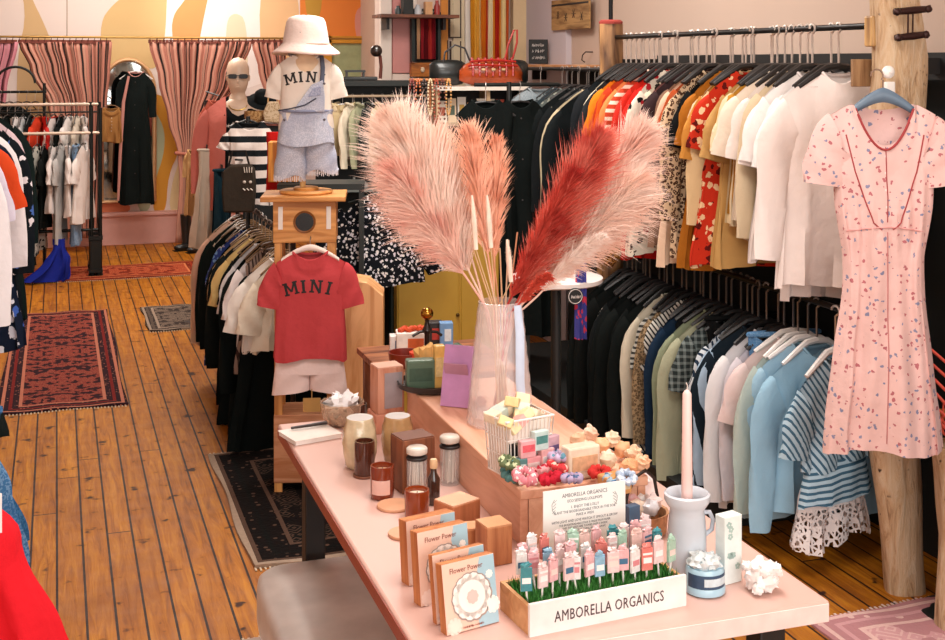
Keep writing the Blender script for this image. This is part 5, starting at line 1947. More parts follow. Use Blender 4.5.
pts = [(-.05, .335), (.085, .335), (.088, .40), (.078, .475), (.03, .455), (-.035, .365)]
bib.prism(pts, -.088, -.080)
bb = bib.build('bib', den, ov, bevel=.002)
MB().prism([(.012, .40), (.07, .41), (.07, .45), (.035, .44)], -.0925, -.088).build('bib_pocket', C('#9aa2bc', 'denim', '#c4c6d6', '#8088a6'), bb, bevel=.001)
MB().tube([(.075, -.084, .465), (.078, -.072, .53), (.07, -.02, .585), (.06, .05, .55)], [.010, .010, .010, .010], 8, squash=.25).build('shoulder_strap', C('#5e6474'), ov)
MB().tube([(-.118, -.06, .34), (-.06, -.092, .350), (0, -.094, .365), (.05, -.094, .395)], .0032, 6).build('loose_edge', C('#4a4e5c'), ov)
MB().tube([(.118 * math.cos(R(180 + a * 9)), .090 * math.sin(R(180 + a * 9)), .338) for a in range(21)], .006, 6).build('waist_seam', C('#9097b0'), ov)
for x, z in ((.085, .46), (.085, .30), (-.09, .30)):
    MB().blob((x, -.092 if x > 0 and z > .4 else -.078, z), (.006, .004, .006), 1, 0).build('metal_button', plain('#6a6266', .3, .8), ov)
hat = thing('bucket_hat', 'cream pink bucket hat sitting on top of the child mannequin', 'hat', CMP + Vector((0, 0, .60)), SR)
rr = []
for r, z in ((.148, -.010), (.150, -.006), (.146, .002), (.112, .028), (.104, .040), (.098, .080), (.088, .132), (.078, .150), (.05, .158), (.005, .160)):
    rr.append([(r * math.cos(2 * PI * j / 40), r * .9 * math.sin(2 * PI * j / 40) * (1 + .03 * math.sin(3 * 2 * PI * j / 40)), z + .006 * math.sin(2 * 2 * PI * j / 40)) for j in range(40)])
MB().rings(rr).build('hat_body', C('#eed9cf'), hat)
MB().tube([(.149 * math.cos(2 * PI * j / 30), .134 * math.sin(2 * PI * j / 30), -.006 + .006 * math.sin(4 * PI * j / 30)) for j in range(31)], .004, 5, False).build('brim_edge', C('#d9b8ac'), hat)
MB().tube([(.105 * math.cos(2 * PI * j / 30), .096 * math.sin(2 * PI * j / 30), .036) for j in range(31)], .0025, 5, False).build('crown_seam', C('#cfae9f'), hat)
for x in (-.02, .012):
    MB().blob((x, -.085, .085), (.004, .003, .004), 1, 0).build('eyelet', plain('#6a6266', .3, .7), hat)

# red MINI tee hung on the front of the box
fw = Matrix.Rotation(SR, 4, 'Z')
TP = Vector((S0.x, S0.y, 0)) + fw @ Vector((.028, -.175, 0))
TP.z = 1.075
rt_ = garment('tee', C('#c4484c'), TP, SR, 'brick red child tee lettered across the chest, hanging below the birdhouse box', None, seed=302, L=.465, sw=.148, hem=.158, dep=.030, fa=.006, neck=.062, scoop=.035, slope=.045, flat=.45, nu=60, nv=34)
mini(rt_, .32, -.142, .056)
hh = thing('clothes_hanger', 'pale wooden hanger holding the red child tee', 'hanger', TP + Vector((0, 0, .0)), SR)
rr = []
for k in range(15):
    u = k / 14 * 2 - 1
    rr.append([(u * .125, .010 * math.cos(2 * PI * j / 10), .020 - .055 * abs(u) ** 1.6 + .015 * (1 - .5 * abs(u)) * math.sin(2 * PI * j / 10)) for j in range(10)])
MB().rings(rr).build('arm', plain('#f0dfd4', .5), hh)
MB().tube([(0, 0, .03), (0, 0, .05), (.0, .03, .062), (0, .05, .05)], .0025, 6).build('hook', plain('#b8b0a8', .3, .8), hh)
sp_ = TP + Vector((0, .01, -.455))
sh = thing('baby_shorts', 'very pale pink baby shorts clipped under the red tee', 'shorts', sp_, SR)
MB().rings([[((.145 + .008 * v) * math.copysign(abs(math.cos(a)) ** .8, math.cos(a)), (.022 + .010 * v) * math.sin(a), -.075 * v) for a in [2 * PI * j / 36 for j in range(36)]] for v in [i / 6 for i in range(7)]], True, False).build('waist_panel', C('#f2d9d4'), sh)
for s in (-1, 1):
    rr = []
    for i in range(7):
        v = i / 6
        rr.append([(s * (.077 + .005 * v) + (.076 + .006 * v) * math.cos(a), (.032 + .004 * math.sin(3 * a + 5 * v)) * math.sin(a), -.070 - (.085 + .010 * math.cos(a) * s) * v) for a in [2 * PI * j / 24 for j in range(24)]])
    MB().rings(rr, True, False).build('shorts_leg', C('#f2d9d4'), sh)
kt = MB().box((0, 0, -.035), (.075, .002, .06)).box((0, 0, .012), (.004, .004, .045)).build('swing_tag', plain('#b58a4c', .6), None, loc=sp_ + Vector((.0, -.045, -.165)), rz=SR, smooth=False)
tag(kt, 'brown kraft swing tag hanging below the pale pink shorts', 'tag')

# plywood board standing right of the stand
p = W(362, 400, 5.75)
pb_ = MB().prism([(-.10, 0), (.10, 0), (.10, .84), (.03, .90), (-.10, .92)], -.10, .10).build('plywood_unit', wood('#eab27c', '#c98a54', .8, .5, 2), None, loc=(p.x, p.y, 0.001), rz=R(-16), smooth=False, bevel=.003)
tag(pb_, 'upright knotty pine unit standing between the red tee and the pink table', 'wooden unit')
pb_.location.z = .001

# ------------------------------------------------------------------ kids rack left of the stand
XK = 1.06
kr_ = thing('clothes_rack', 'low dark rail rack running back from the birdhouse stand', 'clothes rack', (XK, 6.8, 0))
KZ = 1.06
MB().tube([(0, -.95, KZ), (0, .95, KZ)], .011, 8).build('rail', plain('#2a1c18', .4, .4), kr_)
for y in (-.95, .95):
    MB().tube([(0, y, 0.012), (0, y, KZ)], .0125, 8).build('post', plain('#2a1c18', .4, .4), kr_)
kd = [
    ('coat', 'beige black-trimmed coat', C('#d9b496'), dict(L=.74, trim=C('#1c1c1c'))),
    ('blouse', 'peach long blouse', C('#e3b49a')),
    ('cardigan', 'bottle black cardigan', C('#101c1a')),
    ('tee', 'cream rib tee', C('#e6d4bc')),
    ('shirt', 'black trimmed shirt', C('#121a19'), dict(trim=C('#e6ddd0'))),
    ('top', 'white black-banded top', C('#e6dccb', 'hstripe', '#1c1c1c', scale=18)),
    ('sdress', 'blue violet print dress', C('#38488c', 'floral', '#b9a9cf', '#7ba0cc', 40), dict(L=.74)),
    ('coat', 'long black button coat', C('#0e1514'), dict(L=.93)),
    ('blouse', 'warm sand blouse', C('#cfa878')),
    ('cardigan', 'black edge-to-edge cardigan', C('#121817'), dict(L=.80)),
    ('tee', 'gold beige tee', C('#d9b676'), dict(L=.5)),
    ('sdress', 'ankle length black dress', C('#0d1413'), dict(L=.94)),
    ('tee', 'pale grey white tee', C('#e0d8d6'), dict(L=.46)),
    ('coat', 'heavy black coat', C('#101615'), dict(L=.92)),
    ('tee', 'blush white tee', C('#f0e4e0'), dict(L=.47)),
    ('tank', 'taupe striped vest', C('#9a8478', 'vstripe', '#3c302c', scale=60)),
    ('tee', 'clean white tee', C('#f2e8e2'), dict(L=.46)),
    ('sdress', 'black evening dress', C('#0d1413'), dict(L=.93)),
    ('tee', 'milk white tee', C('#f0e6dc'), dict(L=.44)),
    ('top', 'ivory short top', C('#f0e2cc'), dict(L=.42)),
]
rail_run(kd, (XK, 7.7, KZ), (XK, 5.95, KZ), 'g', 'low rail', seed=12, hcol='#8a6a4a', jit=.2, rz0=R(24))

# ------------------------------------------------------------------ black and white floral top on black stand
FP = W(382, 196, 6.35)
ftp = garment('blouse', C('#14181e', 'floral', '#eee8e4', '#d9d4dc', 56), FP, R(-12), 'black and white floral blouse hanging left of the pampas plumes', None, seed=310, L=.44, sw=.20, hem=.215, dep=.05, fa=.010, sl='n', neck=.07)
fm_ = C('#14181e', 'floral', '#eee8e4', '#d9d4dc', 56)
for s in (-1, 1):
    sleeve_mesh(s, .20, .30, .085, .075, .055, .62, .5, 7 + s, puff=.1).build('sleeve', fm_, ftp)
fs_ = thing('garment_stand', 'black metal stand carrying the black and white floral blouse', 'stand', (FP.x, FP.y, 0), R(-12))
MB().tube([(-.03, .02, .015), (-.03, .02, FP.z + .03)], .013, 10).tube([(.05, .02, .015), (.05, .02, FP.z - .1)], .013, 10).build('pole', plain('#12201e', .4, .5), fs_)
MB().lathe([(.17, 0), (.17, .012), (.02, .02)], n=30).build('base', plain('#12201e', .4, .5), fs_)
MB().tube([(-.17, 0, FP.z - .03), (0, 0, FP.z + .02), (.17, 0, FP.z - .03)], .010, 8).build('shoulder_bar', plain('#12201e', .4), fs_)

# ------------------------------------------------------------------ adult mannequin with sunglasses
MP = W(238, 0, 8.8)
mn = thing('mannequin', 'bald cream mannequin wearing black sunglasses in front of the curtains', 'mannequin', (MP.x, MP.y, 0), R(-8))
skin = plain('#dcbfa6', .45, noise_amt=.03)
rr = []
for z, a, b, yo in ((1.62, .085, .065, 0), (1.66, .055, .052, 0), (1.68, .048, .05, -.004), (1.695, .052, .054, -.012), (1.71, .058, .068, -.022), (1.745, .070, .082, -.02), (1.80, .078, .094, -.012), (1.86, .078, .096, -.004), (1.90, .063, .080, 0), (1.925, .033, .044, 0), (1.933, .004, .006, 0)):
    rr.append([(a * math.cos(2 * PI * j / 32), yo + b * math.sin(2 * PI * j / 32), z) for j in range(32)])
hd = MB().rings(rr)
hd.blob((0, -.100, 1.765), (.011, .016, .020), 1, .0)
hd.blob((0, -.092, 1.725), (.020, .008, .006), 1, .0)
for s in (-1, 1):
    hd.blob((s * .077, .004, 1.79), (.008, .018, .026), 1, 0)
hd.build('head', skin, mn)
rr = []
for z, a, b in ((.98, .155, .10), (1.10, .135, .09), (1.22, .13, .085), (1.36, .155, .10), (1.50, .18, .10), (1.58, .185, .085), (1.62, .12, .07), (1.65, .05, .05)):
    rr.append([(a * math.cos(2 * PI * j / 32), b * math.sin(2 * PI * j / 32), z) for j in range(32)])
MB().rings(rr).build('torso', skin, mn)
MB().tube([(0, 0, .02), (0, 0, 1.0)], .016, 12).build('pole', plain('#8a8684', .3, .8), mn)
MB().lathe([(.18, 0), (.18, .01), (.03, .022)], n=36).build('base', plain('#8a8684', .3, .8), mn)
sg_ = thing('sunglasses', 'black rectangular sunglasses on the bald mannequin', 'sunglasses', (MP.x, MP.y, 1.800), R(-8))
for s in (-1, 1):
    MB().prism([(s * .037 + .030 * math.copysign(abs(math.cos(t)) ** .5, math.cos(t)), .016 * math.copysign(abs(math.sin(t)) ** .5, math.sin(t))) for t in [2 * PI * q / 20 for q in range(20)]], -.117, -.110).build('lens', plain('#0b0b0c', .45), sg_, smooth=False)
    MB().tube([(s * .066, -.112, .004), (s * .078, -.06, .004), (s * .079, .01, 0)], .003, 6).build('temple_arm', plain('#0b0b0c', .3), sg_)
MB().box((0, -.114, .006), (.02, .004, .005)).build('bridge', plain('#0b0b0c', .3), sg_, smooth=False)
nk = MB().tube([(.062 * math.sin(R(a)), -.075 - .038 * math.cos(R(a)) * .6, 1.60 - .035 * math.cos(R(a))) for a in range(-90, 91, 15)], .003, 6).build('necklace', plain('#c9a24a', .3, .9), None, loc=(MP.x, MP.y, 0), rz=R(-8))
tag(nk, 'thin gold necklace at the throat of the sunglasses mannequin', 'necklace')
bt = garment('tee', C('#121618'), Vector((MP.x, MP.y, 1.655)), R(-8), 'black tee with pale lettering worn by the sunglasses mannequin', None, seed=320, L=.60, sw=.185, hem=.19, sl='n', dep=.115, fa=.006, flat=.3, scoop=.05)
tl = scrawl(.17, .045, plain('#e6ddd4', .6), bt, None, None, 7, 'chest_lettering')
for v in tl.data.vertices:
    v.co.z -= .19
    v.co.y -= .5
wrap_front(tl, bt, .004)
jk = garment('coat', C('#cf7468'), Vector((MP.x, MP.y, 1.665)), R(-8), 'salmon pink open jacket over the shoulders of the sunglasses mannequin', None, seed=321, L=.80, sw=.215, hem=.24, dep=.135, fa=.008, scoop=.10)
# open the jacket front
me = jk.data
import bmesh
bm = bmesh.new()
bm.from_mesh(me)
dele = [f for f in bm.faces if f.calc_center_median().y < -.02 and -.075 < f.calc_center_median().x < .20]
bmesh.ops.delete(bm, geom=dele, context='FACES')
bm.to_mesh(me)
bm.free()
for ch in list(jk.children):
    if ch.name.startswith('button_row') or ch.name.startswith('collar'):
        bpy.data.objects.remove(ch)

# striped knits, tote and long pieces around the mannequin
g = garment('top', C('#efe2da', 'hstripe', '#191d20', scale=13), W(250, 122, 6.95), R(-15), 'white knit with wavy black stripes hanging before the sunglasses mannequin', None, seed=330, L=.46, sw=.12, hem=.13, dep=.05, sl='c')
tt = thing('tote_bag', 'dark brown tote bag with a small cat face in front of the striped knit', 'bag', W(240, 212, 6.75), R(-15))
MB().prism([(-.085, 0), (.075, 0), (.085, .12), (.08, .235), (.05, .26), (-.05, .255), (-.09, .22), (-.095, .1)], -.03, .03).build('bag_body', C('#3c342c'), tt, bevel=.01)
MB().tube([(-.06, 0, .25), (-.04, 0, .33), (.03, 0, .33), (.05, 0, .25)], .006, 6).build('handle', C('#2a2420'), tt)
cf = MB()
for x in (.028, .060):
    cf.blob((x, -.034, .165), (.008, .003, .008), 1, 0)
for k in range(4):
    cf.tube([(.03 + .012 * k, -.033, .215), (.025 + .014 * k, -.034, .245)], .0025, 4)
for x in (.02, .04, .06):
    cf.tube([(x, -.033, .13), (x + .012, -.034, .12)], .0028, 4)
cf.build('cat_face_print', plain('#e6ddd0', .6), tt)
hg = [
    ('coat', 'camel tan slim coat hanging left of the mannequin beside the curtain', '#c39a68', 194, 150, 9.6, .50, .05, .07),
    ('skirt', 'off white long skirt hanging to the left of the mannequin', '#cfc0ae', 207, 150, 8.7, .68, .06, .11),
    ('blouse', 'salmon blouse between the off white skirt and the mannequin', '#c06a58', 219, 100, 9.1, .72, .10, .10),
    ('jeans', 'petrol blue trousers hanging under the salmon jacket', '#1c3a48', 222, 170, 8.6, .50, .06, .06),
]
for k, (kd_, lab, c_, px, py, z, L, sw_, hm) in enumerate(hg):
    g = garment(kd_, C(c_), W(px, py, z), R(-14 + 9 * k), lab, None, seed=340 + k, L=L, sw=sw_, hem=hm, dep=.04)
q = W(248, 0, 7.0)
ks = thing('garment_stand', 'slim black stand carrying the black striped white knit and the tote', 'stand', (q.x, q.y, 0), R(-15))
MB().tube([(0, 0, .012), (0, 0, W(250, 122, 6.95).z + .03)], .012, 8).tube([(-.10, -.03, W(250, 122, 6.95).z - .03), (0, 0, W(250, 122, 6.95).z + .01), (.10, -.03, W(250, 122, 6.95).z - .03)], .008, 8).tube([(0, 0, 1.35), (-.04, -.22, 1.37)], .006, 6).build('pole', plain('#151a1a', .4), ks)
MB().lathe([(.15, 0), (.15, .012), (.02, .02)], n=24).build('base', plain('#151a1a', .4), ks)
q = W(206, 0, 9.15)
ct_ = thing('coat_stand', 'slim dark coat stand left of the mannequin carrying the tan and white pieces', 'coat stand', (q.x, q.y, 0))
cm_ = MB().tube([(0, 0, .012), (0, 0, 1.62)], .014, 8)
for kd_, lab, c_, px, py, z, L, sw_, hm in hg:
    e = W(px, py, z) - Vector((q.x, q.y, 0))
    cm_.tube([(0, 0, e.z + .06), (e.x, e.y, e.z + .03), (e.x, e.y, e.z - .06)], .006, 6)
cm_.build('pole', plain('#1c1816', .5), ct_)
MB().lathe([(.16, 0), (.16, .012), (.02, .02)], n=24).build('base', plain('#1c1816', .5), ct_)
# black boots on the floor under the curtain
for k, (px, py) in enumerate(((186, 250), (199, 252))):
    q = T(px, py, 0)
    o = MB().tube([(0, 0, .02), (0, .0, .12), (0, .01, .24), (0, .01, .36)], [.042, .040, .048, .056], 14).blob((-.06, -.04, .035), (.085, .04, .035), k + 1, .08, 14, 8).build('black_boot', plain('#15191a', .35, coat=.2), None, loc=(q.x, q.y, .001), rz=R(15))
    tag(o, 'black leather boot on the floor by the gathered curtain, the %s of the pair' % ('left one' if k == 0 else 'right one'), 'boot', 'black boots')
    MB().box((-.04, -.03, .004), (.20, .075, .008)).build('sole', plain('#0a0a0a', .6), o, smooth=False)

# straw bags and black hat between the mannequins
q = W(273, 124, 7.42)
q.z = W(262, 124, 7.5).z + .017
sb = thing('straw_handbag', 'woven straw handbag with curved handle left of the child overalls', 'bag', q, R(-10))
MB().prism([(-.05, .0), (.06, -.01), (.065, .05), (.03, .12), (-.03, .12), (-.06, .05)], -.03, .03).build('bag_body', C('#cdb597', 'leopard', '#a58a68', scale=90), sb, bevel=.008)
MB().tube([(-.03, 0, .11), (-.025, 0, .17), (.01, 0, .19), (.035, 0, .16), (.03, 0, .11)], .005, 6).build('handle', C('#c9a070'), sb)
q = W(256, 118, 7.5)
q.z = W(262, 124, 7.5).z + .008
o = MB().lathe([(.05, 0), (.068, .03), (.07, .07), (.063, .07), (.055, .03), (.001, .01)], n=24, wob=.02).build('straw_basket', C('#c49a68', 'leopard', '#8a6238', scale=80), None, loc=q)
tag(o, 'small round straw basket beside the striped knit', 'basket')
q = W(262, 92, 7.6)
q.z -= .06
o = MB().lathe([(.085, 0), (.09, .004), (.05, .012), (.048, .06), (.035, .075), (.001, .078)], n=28).build('black_hat', C('#121618'), None, loc=q)
o.rotation_euler = (R(35), 0, 0)
tag(o, 'small black felt hat just left of the cream tee sleeve', 'hat')
# stand behind that carries them
q = W(262, 124, 7.5)
bs = thing('display_plinth', 'dark box plinth with brown top under the straw basket', 'plinth', (q.x, q.y, 0), R(-10))
MB().box((0, 0, q.z / 2 - .005), (.22, .18, q.z - .01)).build('plinth_body', plain('#17191a', .6), bs, smooth=False)
MB().box((0, 0, q.z + .000), (.30, .24, .012)).build('plinth_top', wood('#7a3422', '#30100a', 1, .5), bs, smooth=False)
q = W(273, 132, 6.4)
g = MB().rings([[(.035 * math.cos(a) + .006 * math.sin(4 * v), .02 * math.sin(a) + .004 * math.sin(3 * a), -.34 * v) for a in [2 * PI * j / 16 for j in range(16)]] for v in [i / 8 for i in range(9)]]).build('red_scarf', C('#c8201c'), None, loc=q)
tag(g, 'bright red scarf hanging to the left behind the denim overalls', 'scarf')
q = W(284, 188, 6.3)
o = MB().box((0, 0, .10), (.15, .12, .20)).build('orange_box', wood('#e0983c', '#a8601c', 1.3, .5), None, loc=(q.x, q.y, 1.30), rz=R(-14), smooth=False, bevel=.004)
tag(o, 'orange wooden box behind the child overalls', 'box')
q2 = thing('tall_shelf', 'dark tall shelf behind the birdhouse stand carrying the orange box', 'shelf', (q.x, q.y, 0), R(-14))
MB().box((.19, 0, 1.28), (.43, .25, .03)).build('shelf_board', plain('#1c2220', .5), q2, smooth=False)
for x in (.0, .39):
    MB().box((x, 0, .632), (.025, .24, 1.264)).build('side_panel', plain('#1c2220', .5), q2, smooth=False)
# ------------------------------------------------------------------ dark wall unit with baby shirts
q = W(378, 84, 7.3)
cb = thing('counter_unit', 'tall black shop fitting with a rail of baby shirts behind the pampas', 'shop fitting', (q.x, q.y + .15, 0), R(-10))
blk = plain('#121917', .6)
MB().box((0, 0, 1.775), (.66, .30, .03)).build('top_board', blk, cb, smooth=False)
MB().box((0, .14, .88), (.66, .02, 1.76)).build('back_panel', blk, cb, smooth=False)
for x in (-.32, .32):
    MB().box((x, .06, .88), (.02, .16, 1.76)).build('side_panel', blk, cb, smooth=False)
MB().box((0, 0, 1.15), (.64, .26, .02)).build('shelf_board', plain('#8a9490', .5), cb, smooth=False)
MB().box((0, 0, .60), (.64, .26, .02)).build('shelf_board', blk, cb, smooth=False)
MB().tube([(-.31, -.09, 1.70), (.31, -.09, 1.70)], .008, 8).build('rail', plain('#c9b090', .4), cb)
Mc = Matrix.Translation(cb.location) @ Matrix.Rotation(R(-10), 4, 'Z')
by = [('cream ribbed baby shirt', '#dcc8a8'), ('biscuit baby shirt', '#cdb890'), ('ivory baby shirt', '#e9dcc4'), ('sage baby shirt', '#a8a888'), ('charcoal baby shirt', '#2c3230'), ('oat baby shirt', '#d9c4a0'), ('black dotted baby shirt', '#1c2020'), ('white baby shirt', '#ece2d6'), ('rust dotted baby shirt', '#b8593c')]
for k, (lab, c_) in enumerate(by):
    xx = -.235 + .058 * k
    pz = Mc @ Vector((xx, -.09, 1.66))
    ang = R(-10) + (R(12) if k in (1,) else R(60))
    nb_ = by[k + 1][0] if k + 1 < len(by) else by[k - 1][0]
    g = garment('baby', C(c_), pz, ang, '%s on the short rail next to the %s' % (lab, nb_), 'baby shirts on the short rail', seed=400 + k, dep=.016, neck=.04, scoop=.02, slope=.03)
    hanger(pz + Vector((0, 0, .05)), ang, '#f0ece8', 'small white hanger holding the %s' % lab, 'baby hangers on the short rail', size=.55)
q = W(365, 146, 6.95)
q = Mc @ Vector(((Mc.inverted() @ q).x + .01, -.09, q.z - .005))
o = MB().box((0, 0, 0), (.135, .004, .20)).build('paper_sign', plain('#dcc9c2', .6, noise_amt=.03), None, loc=q, rz=R(-10), smooth=False)
tag(o, 'pale paper sign with faint writing under the baby shirts', 'sign')
MB().tube([(-.05, -.0, .1), (-.05, 0, 1.70 - q.z)], .001, 4).tube([(.05, -.0, .1), (.05, 0, 1.70 - q.z)], .001, 4).build('hanging_string', plain('#c9b8a8', .8), o)
for z, s in ((.05, 'NEW IN'), (.0, 'BABY &'), (-.03, 'LITTLE KIDS')):
    scrawl(.07, .011, plain('#8a7a74', .6), o, (0, -.0028, z), 0, len(s))
# small white goods on the dark shelf
for k, (px, w_, h_, lab, c_) in enumerate(((340, .05, .045, 'small white box at the left of the grey shelf', '#e6ddd8'), (355, .028, .06, 'white bottle on the grey shelf', '#dfe4e4'), (366, .04, .035, 'flat white tub on the grey shelf', '#cfd4d4'), (330, .04, .035, 'low pale pink box left on the grey shelf', '#e0c8c0'))):
    pz = W(px, 188, 7.25)
    lx = (Mc.inverted() @ pz).x
    lx = max(-.29, min(.29, lx))
    pz = Mc @ Vector((lx, -.07, 1.161))
    mb = MB()
    if 'bottle' in lab or 'tub' in lab:
        mb.lathe([(w_ / 2, 0), (w_ / 2, h_ * .7), (w_ * .25, h_ * .85), (w_ * .25, h_)], n=16)
    else:
        mb.box((0, 0, h_ / 2), (w_, w_, h_))
    o = mb.build('bottle' if 'bottle' in lab else 'tub' if 'tub' in lab else 'small_box', plain(c_, .4), None, loc=pz)
    tag(o, lab, 'bottle' if 'bottle' in lab else 'box')
# black gooseneck lamp and stand on top
pz = Mc @ Vector((.02, 0, 1.791))
lm = thing('desk_lamp', 'black gooseneck lamp with round head on top of the dark fitting', 'lamp', pz, R(-10))
MB().box((-.09, 0, .012), (.20, .12, .02)).build('base', plain('#151918', .4), lm, bevel=.004)
MB().box((-.12, 0, .055), (.12, .08, .012)).box((-.17, 0, .035), (.012, .06, .04)).box((-.07, 0, .035), (.012, .06, .04)).build('bracket', plain('#151918', .4), lm, smooth=False)
MB().tube([(.03, 0, .01), (.035, 0, .08), (.03, 0, .14), (.012, -.01, .17)], .010, 8).build('neck', plain('#5a2418', .4), lm)
MB().blob((.005, -.015, .175), (.036, .03, .036), 1, 0, 20, 12).build('lamp_head', plain('#1c1210', .3, coat=.5), lm)

# ------------------------------------------------------------------ fittings on the partition
Yp = PY - .05


def wp(px, py, dy=0):
    return Vector((PX(px, Yp - dy), Yp - dy, PZ(px, py, Yp - dy)))


# wall shelf at the very top with small goods
a, b = wp(381, 14, .25), wp(459, 9, .25)
sh_ = thing('wall_shelf', 'thin brown wall shelf at the top left of the partition', 'shelf', ((a.x + b.x) / 2, Yp - .13, a.z), 0)
MB().box((0, 0, -.01), (b.x - a.x, .26, .022)).build('shelf_board', wood('#8a5236', '#3a1a10', 1, .5, 0), sh_, smooth=False)
for x in (-.2, .2):
    MB().box((x, .05, -.06), (.02, .15, .08)).build('bracket', plain('#1c1614', .5), sh_, smooth=False)
for k, (px, w_, h_, c_, lab) in enumerate(((398, .04, .06, '#3a4648', 'dark jar on the top shelf'), (407, .07, .13, '#151c1c', 'black box on the top shelf'), (418, .05, .07, '#c9ccd0', 'white cup on the top shelf'), (428, .05, .09, '#d9a878', 'tan box on the top shelf'), (437, .04, .10, '#a83a34', 'red bottle on the top shelf'))):
    x = PX(px, Yp - .13)
    mb = MB()
    if 'box' in lab:
        mb.box((0, 0, h_ / 2), (w_, w_, h_))
    else:
        mb.lathe([(w_ / 2, 0), (w_ / 2 * 1.05, h_ * .6), (w_ * .3, h_ * .8), (w_ * .3, h_)], n=18)
    o = mb.build(lab.split()[1], plain(c_, .4), None, loc=(x, Yp - .13, a.z + .002), smooth='box' not in lab)
    tag(o, lab + ' of the partition', lab.split()[1])


def scarf(nm, x, y, z, wd, L, col, label, grp, pat=None, c2=None, par=None, dep=.02, folds=3, seed=0):
    rr = []
    for i in range(15):
        v = i / 14
        ring = []
        for j in range(24):
            a = 2 * PI * j / 24
            xx = wd / 2 * math.cos(a) * (1 + .08 * math.sin(v * 5 + seed))
            yy = dep * .5 * math.sin(a) + .007 * math.sin(folds * xx / wd * 6 + seed) * (.5 + v)
            ring.append((xx, yy, -L * v))
        rr.append(ring)
    o = MB().rings(rr).build(nm, C(col, pat, c2 or '#222222') if pat else C(col), None, loc=(x, y, z))
    return tag(o, label, 'scarf', grp)


# framed rack of red scarves
x0_, x1_ = PX(414, Yp - .1), PX(440, Yp - .1)
zt, zb_ = PZ(427, 12, Yp - .1), PZ(427, 62, Yp - .1)
fk = thing('scarf_display', 'dark narrow frame holding red scarves on the partition', 'frame', ((x0_ + x1_) / 2, Yp - .06, 0), 0)
w_ = x1_ - x0_
MB().box((0, 0, zt), (w_, .06, .045)).build('top_bar', plain('#12201f', .5), fk, smooth=False)
scrawl(.10, .022, plain('#d9ccc0', .6), fk, (0, -.031, zt), 0, 1)
for s in (-1, 1):
    MB().box((s * w_ / 2, 0, (zt + zb_) / 2), (.022, .05, zt - zb_)).build('side_bar', plain('#12201f', .5), fk, smooth=False)
MB().box((0, .022, (zt + zb_) / 2), (w_, .01, zt - zb_)).build('backing', plain('#1c1414', .8), fk, smooth=False)
for k, (c_, nm) in enumerate((('#d9b08a', 'peach'), ('#a82c34', 'crimson'), ('#7a1c24', 'maroon'), ('#c23a34', 'poppy red'), ('#9c2430', 'wine red'))):
    scarf('hanging_scarf', x0_ + .024 + (w_ - .048) * (k + .5) / 5, Yp - .075, zt - .03, (w_ - .05) / 5 * .9, zt - zb_ - .05, c_, '%s scarf strip inside the dark narrow frame' % nm, 'scarves in the dark frame', seed=k)
pz = (zb_ + PZ(427, 76, Yp - .1)) / 2
o = MB().box((0, 0, 0), (PX(440) - PX(413), .05, zb_ - PZ(427, 76, Yp - .1))).build('orange_plaque', wood('#c8782c', '#8a4a18', 1, .5, 0), None, loc=((x0_ + x1_) / 2, Yp - .05, pz - .005), smooth=False, bevel=.003)
tag(o, 'orange brown wooden plaque with pale knob under the scarf frame', 'plaque')
MB().blob((-.02, -.03, 0), (.016, .012, .02), 1, .0).build('knob', plain('#efd9b8', .4), o)
o.location.y = Yp - .03
# prints
for k, (pxa, pxb, ya, yb, c_, lab) in enumerate(((450, 462, -20, 38, '#d6c4a4', 'tall botanical print right of the red scarf frame'), (440, 449, 40, 62, '#d99a5c', 'small amber print below the tall botanical print'), (451, 462, 41, 62, '#cfc0a4', 'small grey leaf print left of the orange curtain'))):
    a_, b_ = wp(pxa, ya), wp(pxb, yb)
    o = MB().box((0, 0, 0), (b_.x - a_.x, .012, a_.z - b_.z)).build('art_print', C(c_, 'floral', '#3a2a20', '#8a8a6a', 16), None, loc=((a_.x + b_.x) / 2, Yp + .03, (a_.z + b_.z) / 2), smooth=False)
    tag(o, lab, 'picture')
    MB().box((-(b_.x - a_.x) / 2 + .004, -.004, 0), (.008, .02, a_.z - b_.z)).box(((b_.x - a_.x) / 2 - .004, -.004, 0), (.008, .02, a_.z - b_.z)).box((0, -.004, -(a_.z - b_.z) / 2 + .004), (b_.x - a_.x, .02, .008)).build('frame', plain('#3a2018', .5), o, smooth=False)
# long scarves in the doorway
cols = [('#d9982c', 'ochre'), ('#e8b04a', 'golden'), ('#f0cf8a', 'pale yellow'), ('#d97a20', 'orange'), ('#c23a20', 'brick red'), ('#f0e0b8', 'cream'), ('#e09030', 'amber'), ('#b82c1c', 'deep red'), ('#d98a34', 'tangerine'), ('#f2d9a0', 'butter yellow'), ('#c85a28', 'burnt orange')]
for k, (c_, nm) in enumerate(cols):
    px = 471.5 + 37 * (k + .5) / len(cols)
    scarf('hanging_scarf', PX(px, Yp - .10), Yp - .09 - .015 * (k % 2), 2.55, .034, .82, c_, '%s scarf hanging in the row behind the leather bags' % nm, 'scarves behind the leather bags', seed=k * 2, dep=.025)
pr_ = MB().tube([(PX(470, Yp - .1), Yp - .10, 2.56), (PX(509, Yp - .1), Yp - .10, 2.56)], .01, 8).build('scarf_rail', plain('#6a4028', .5), None)
tag(pr_, 'rail carrying the ochre and red scarves above the leather bags', 'rail')

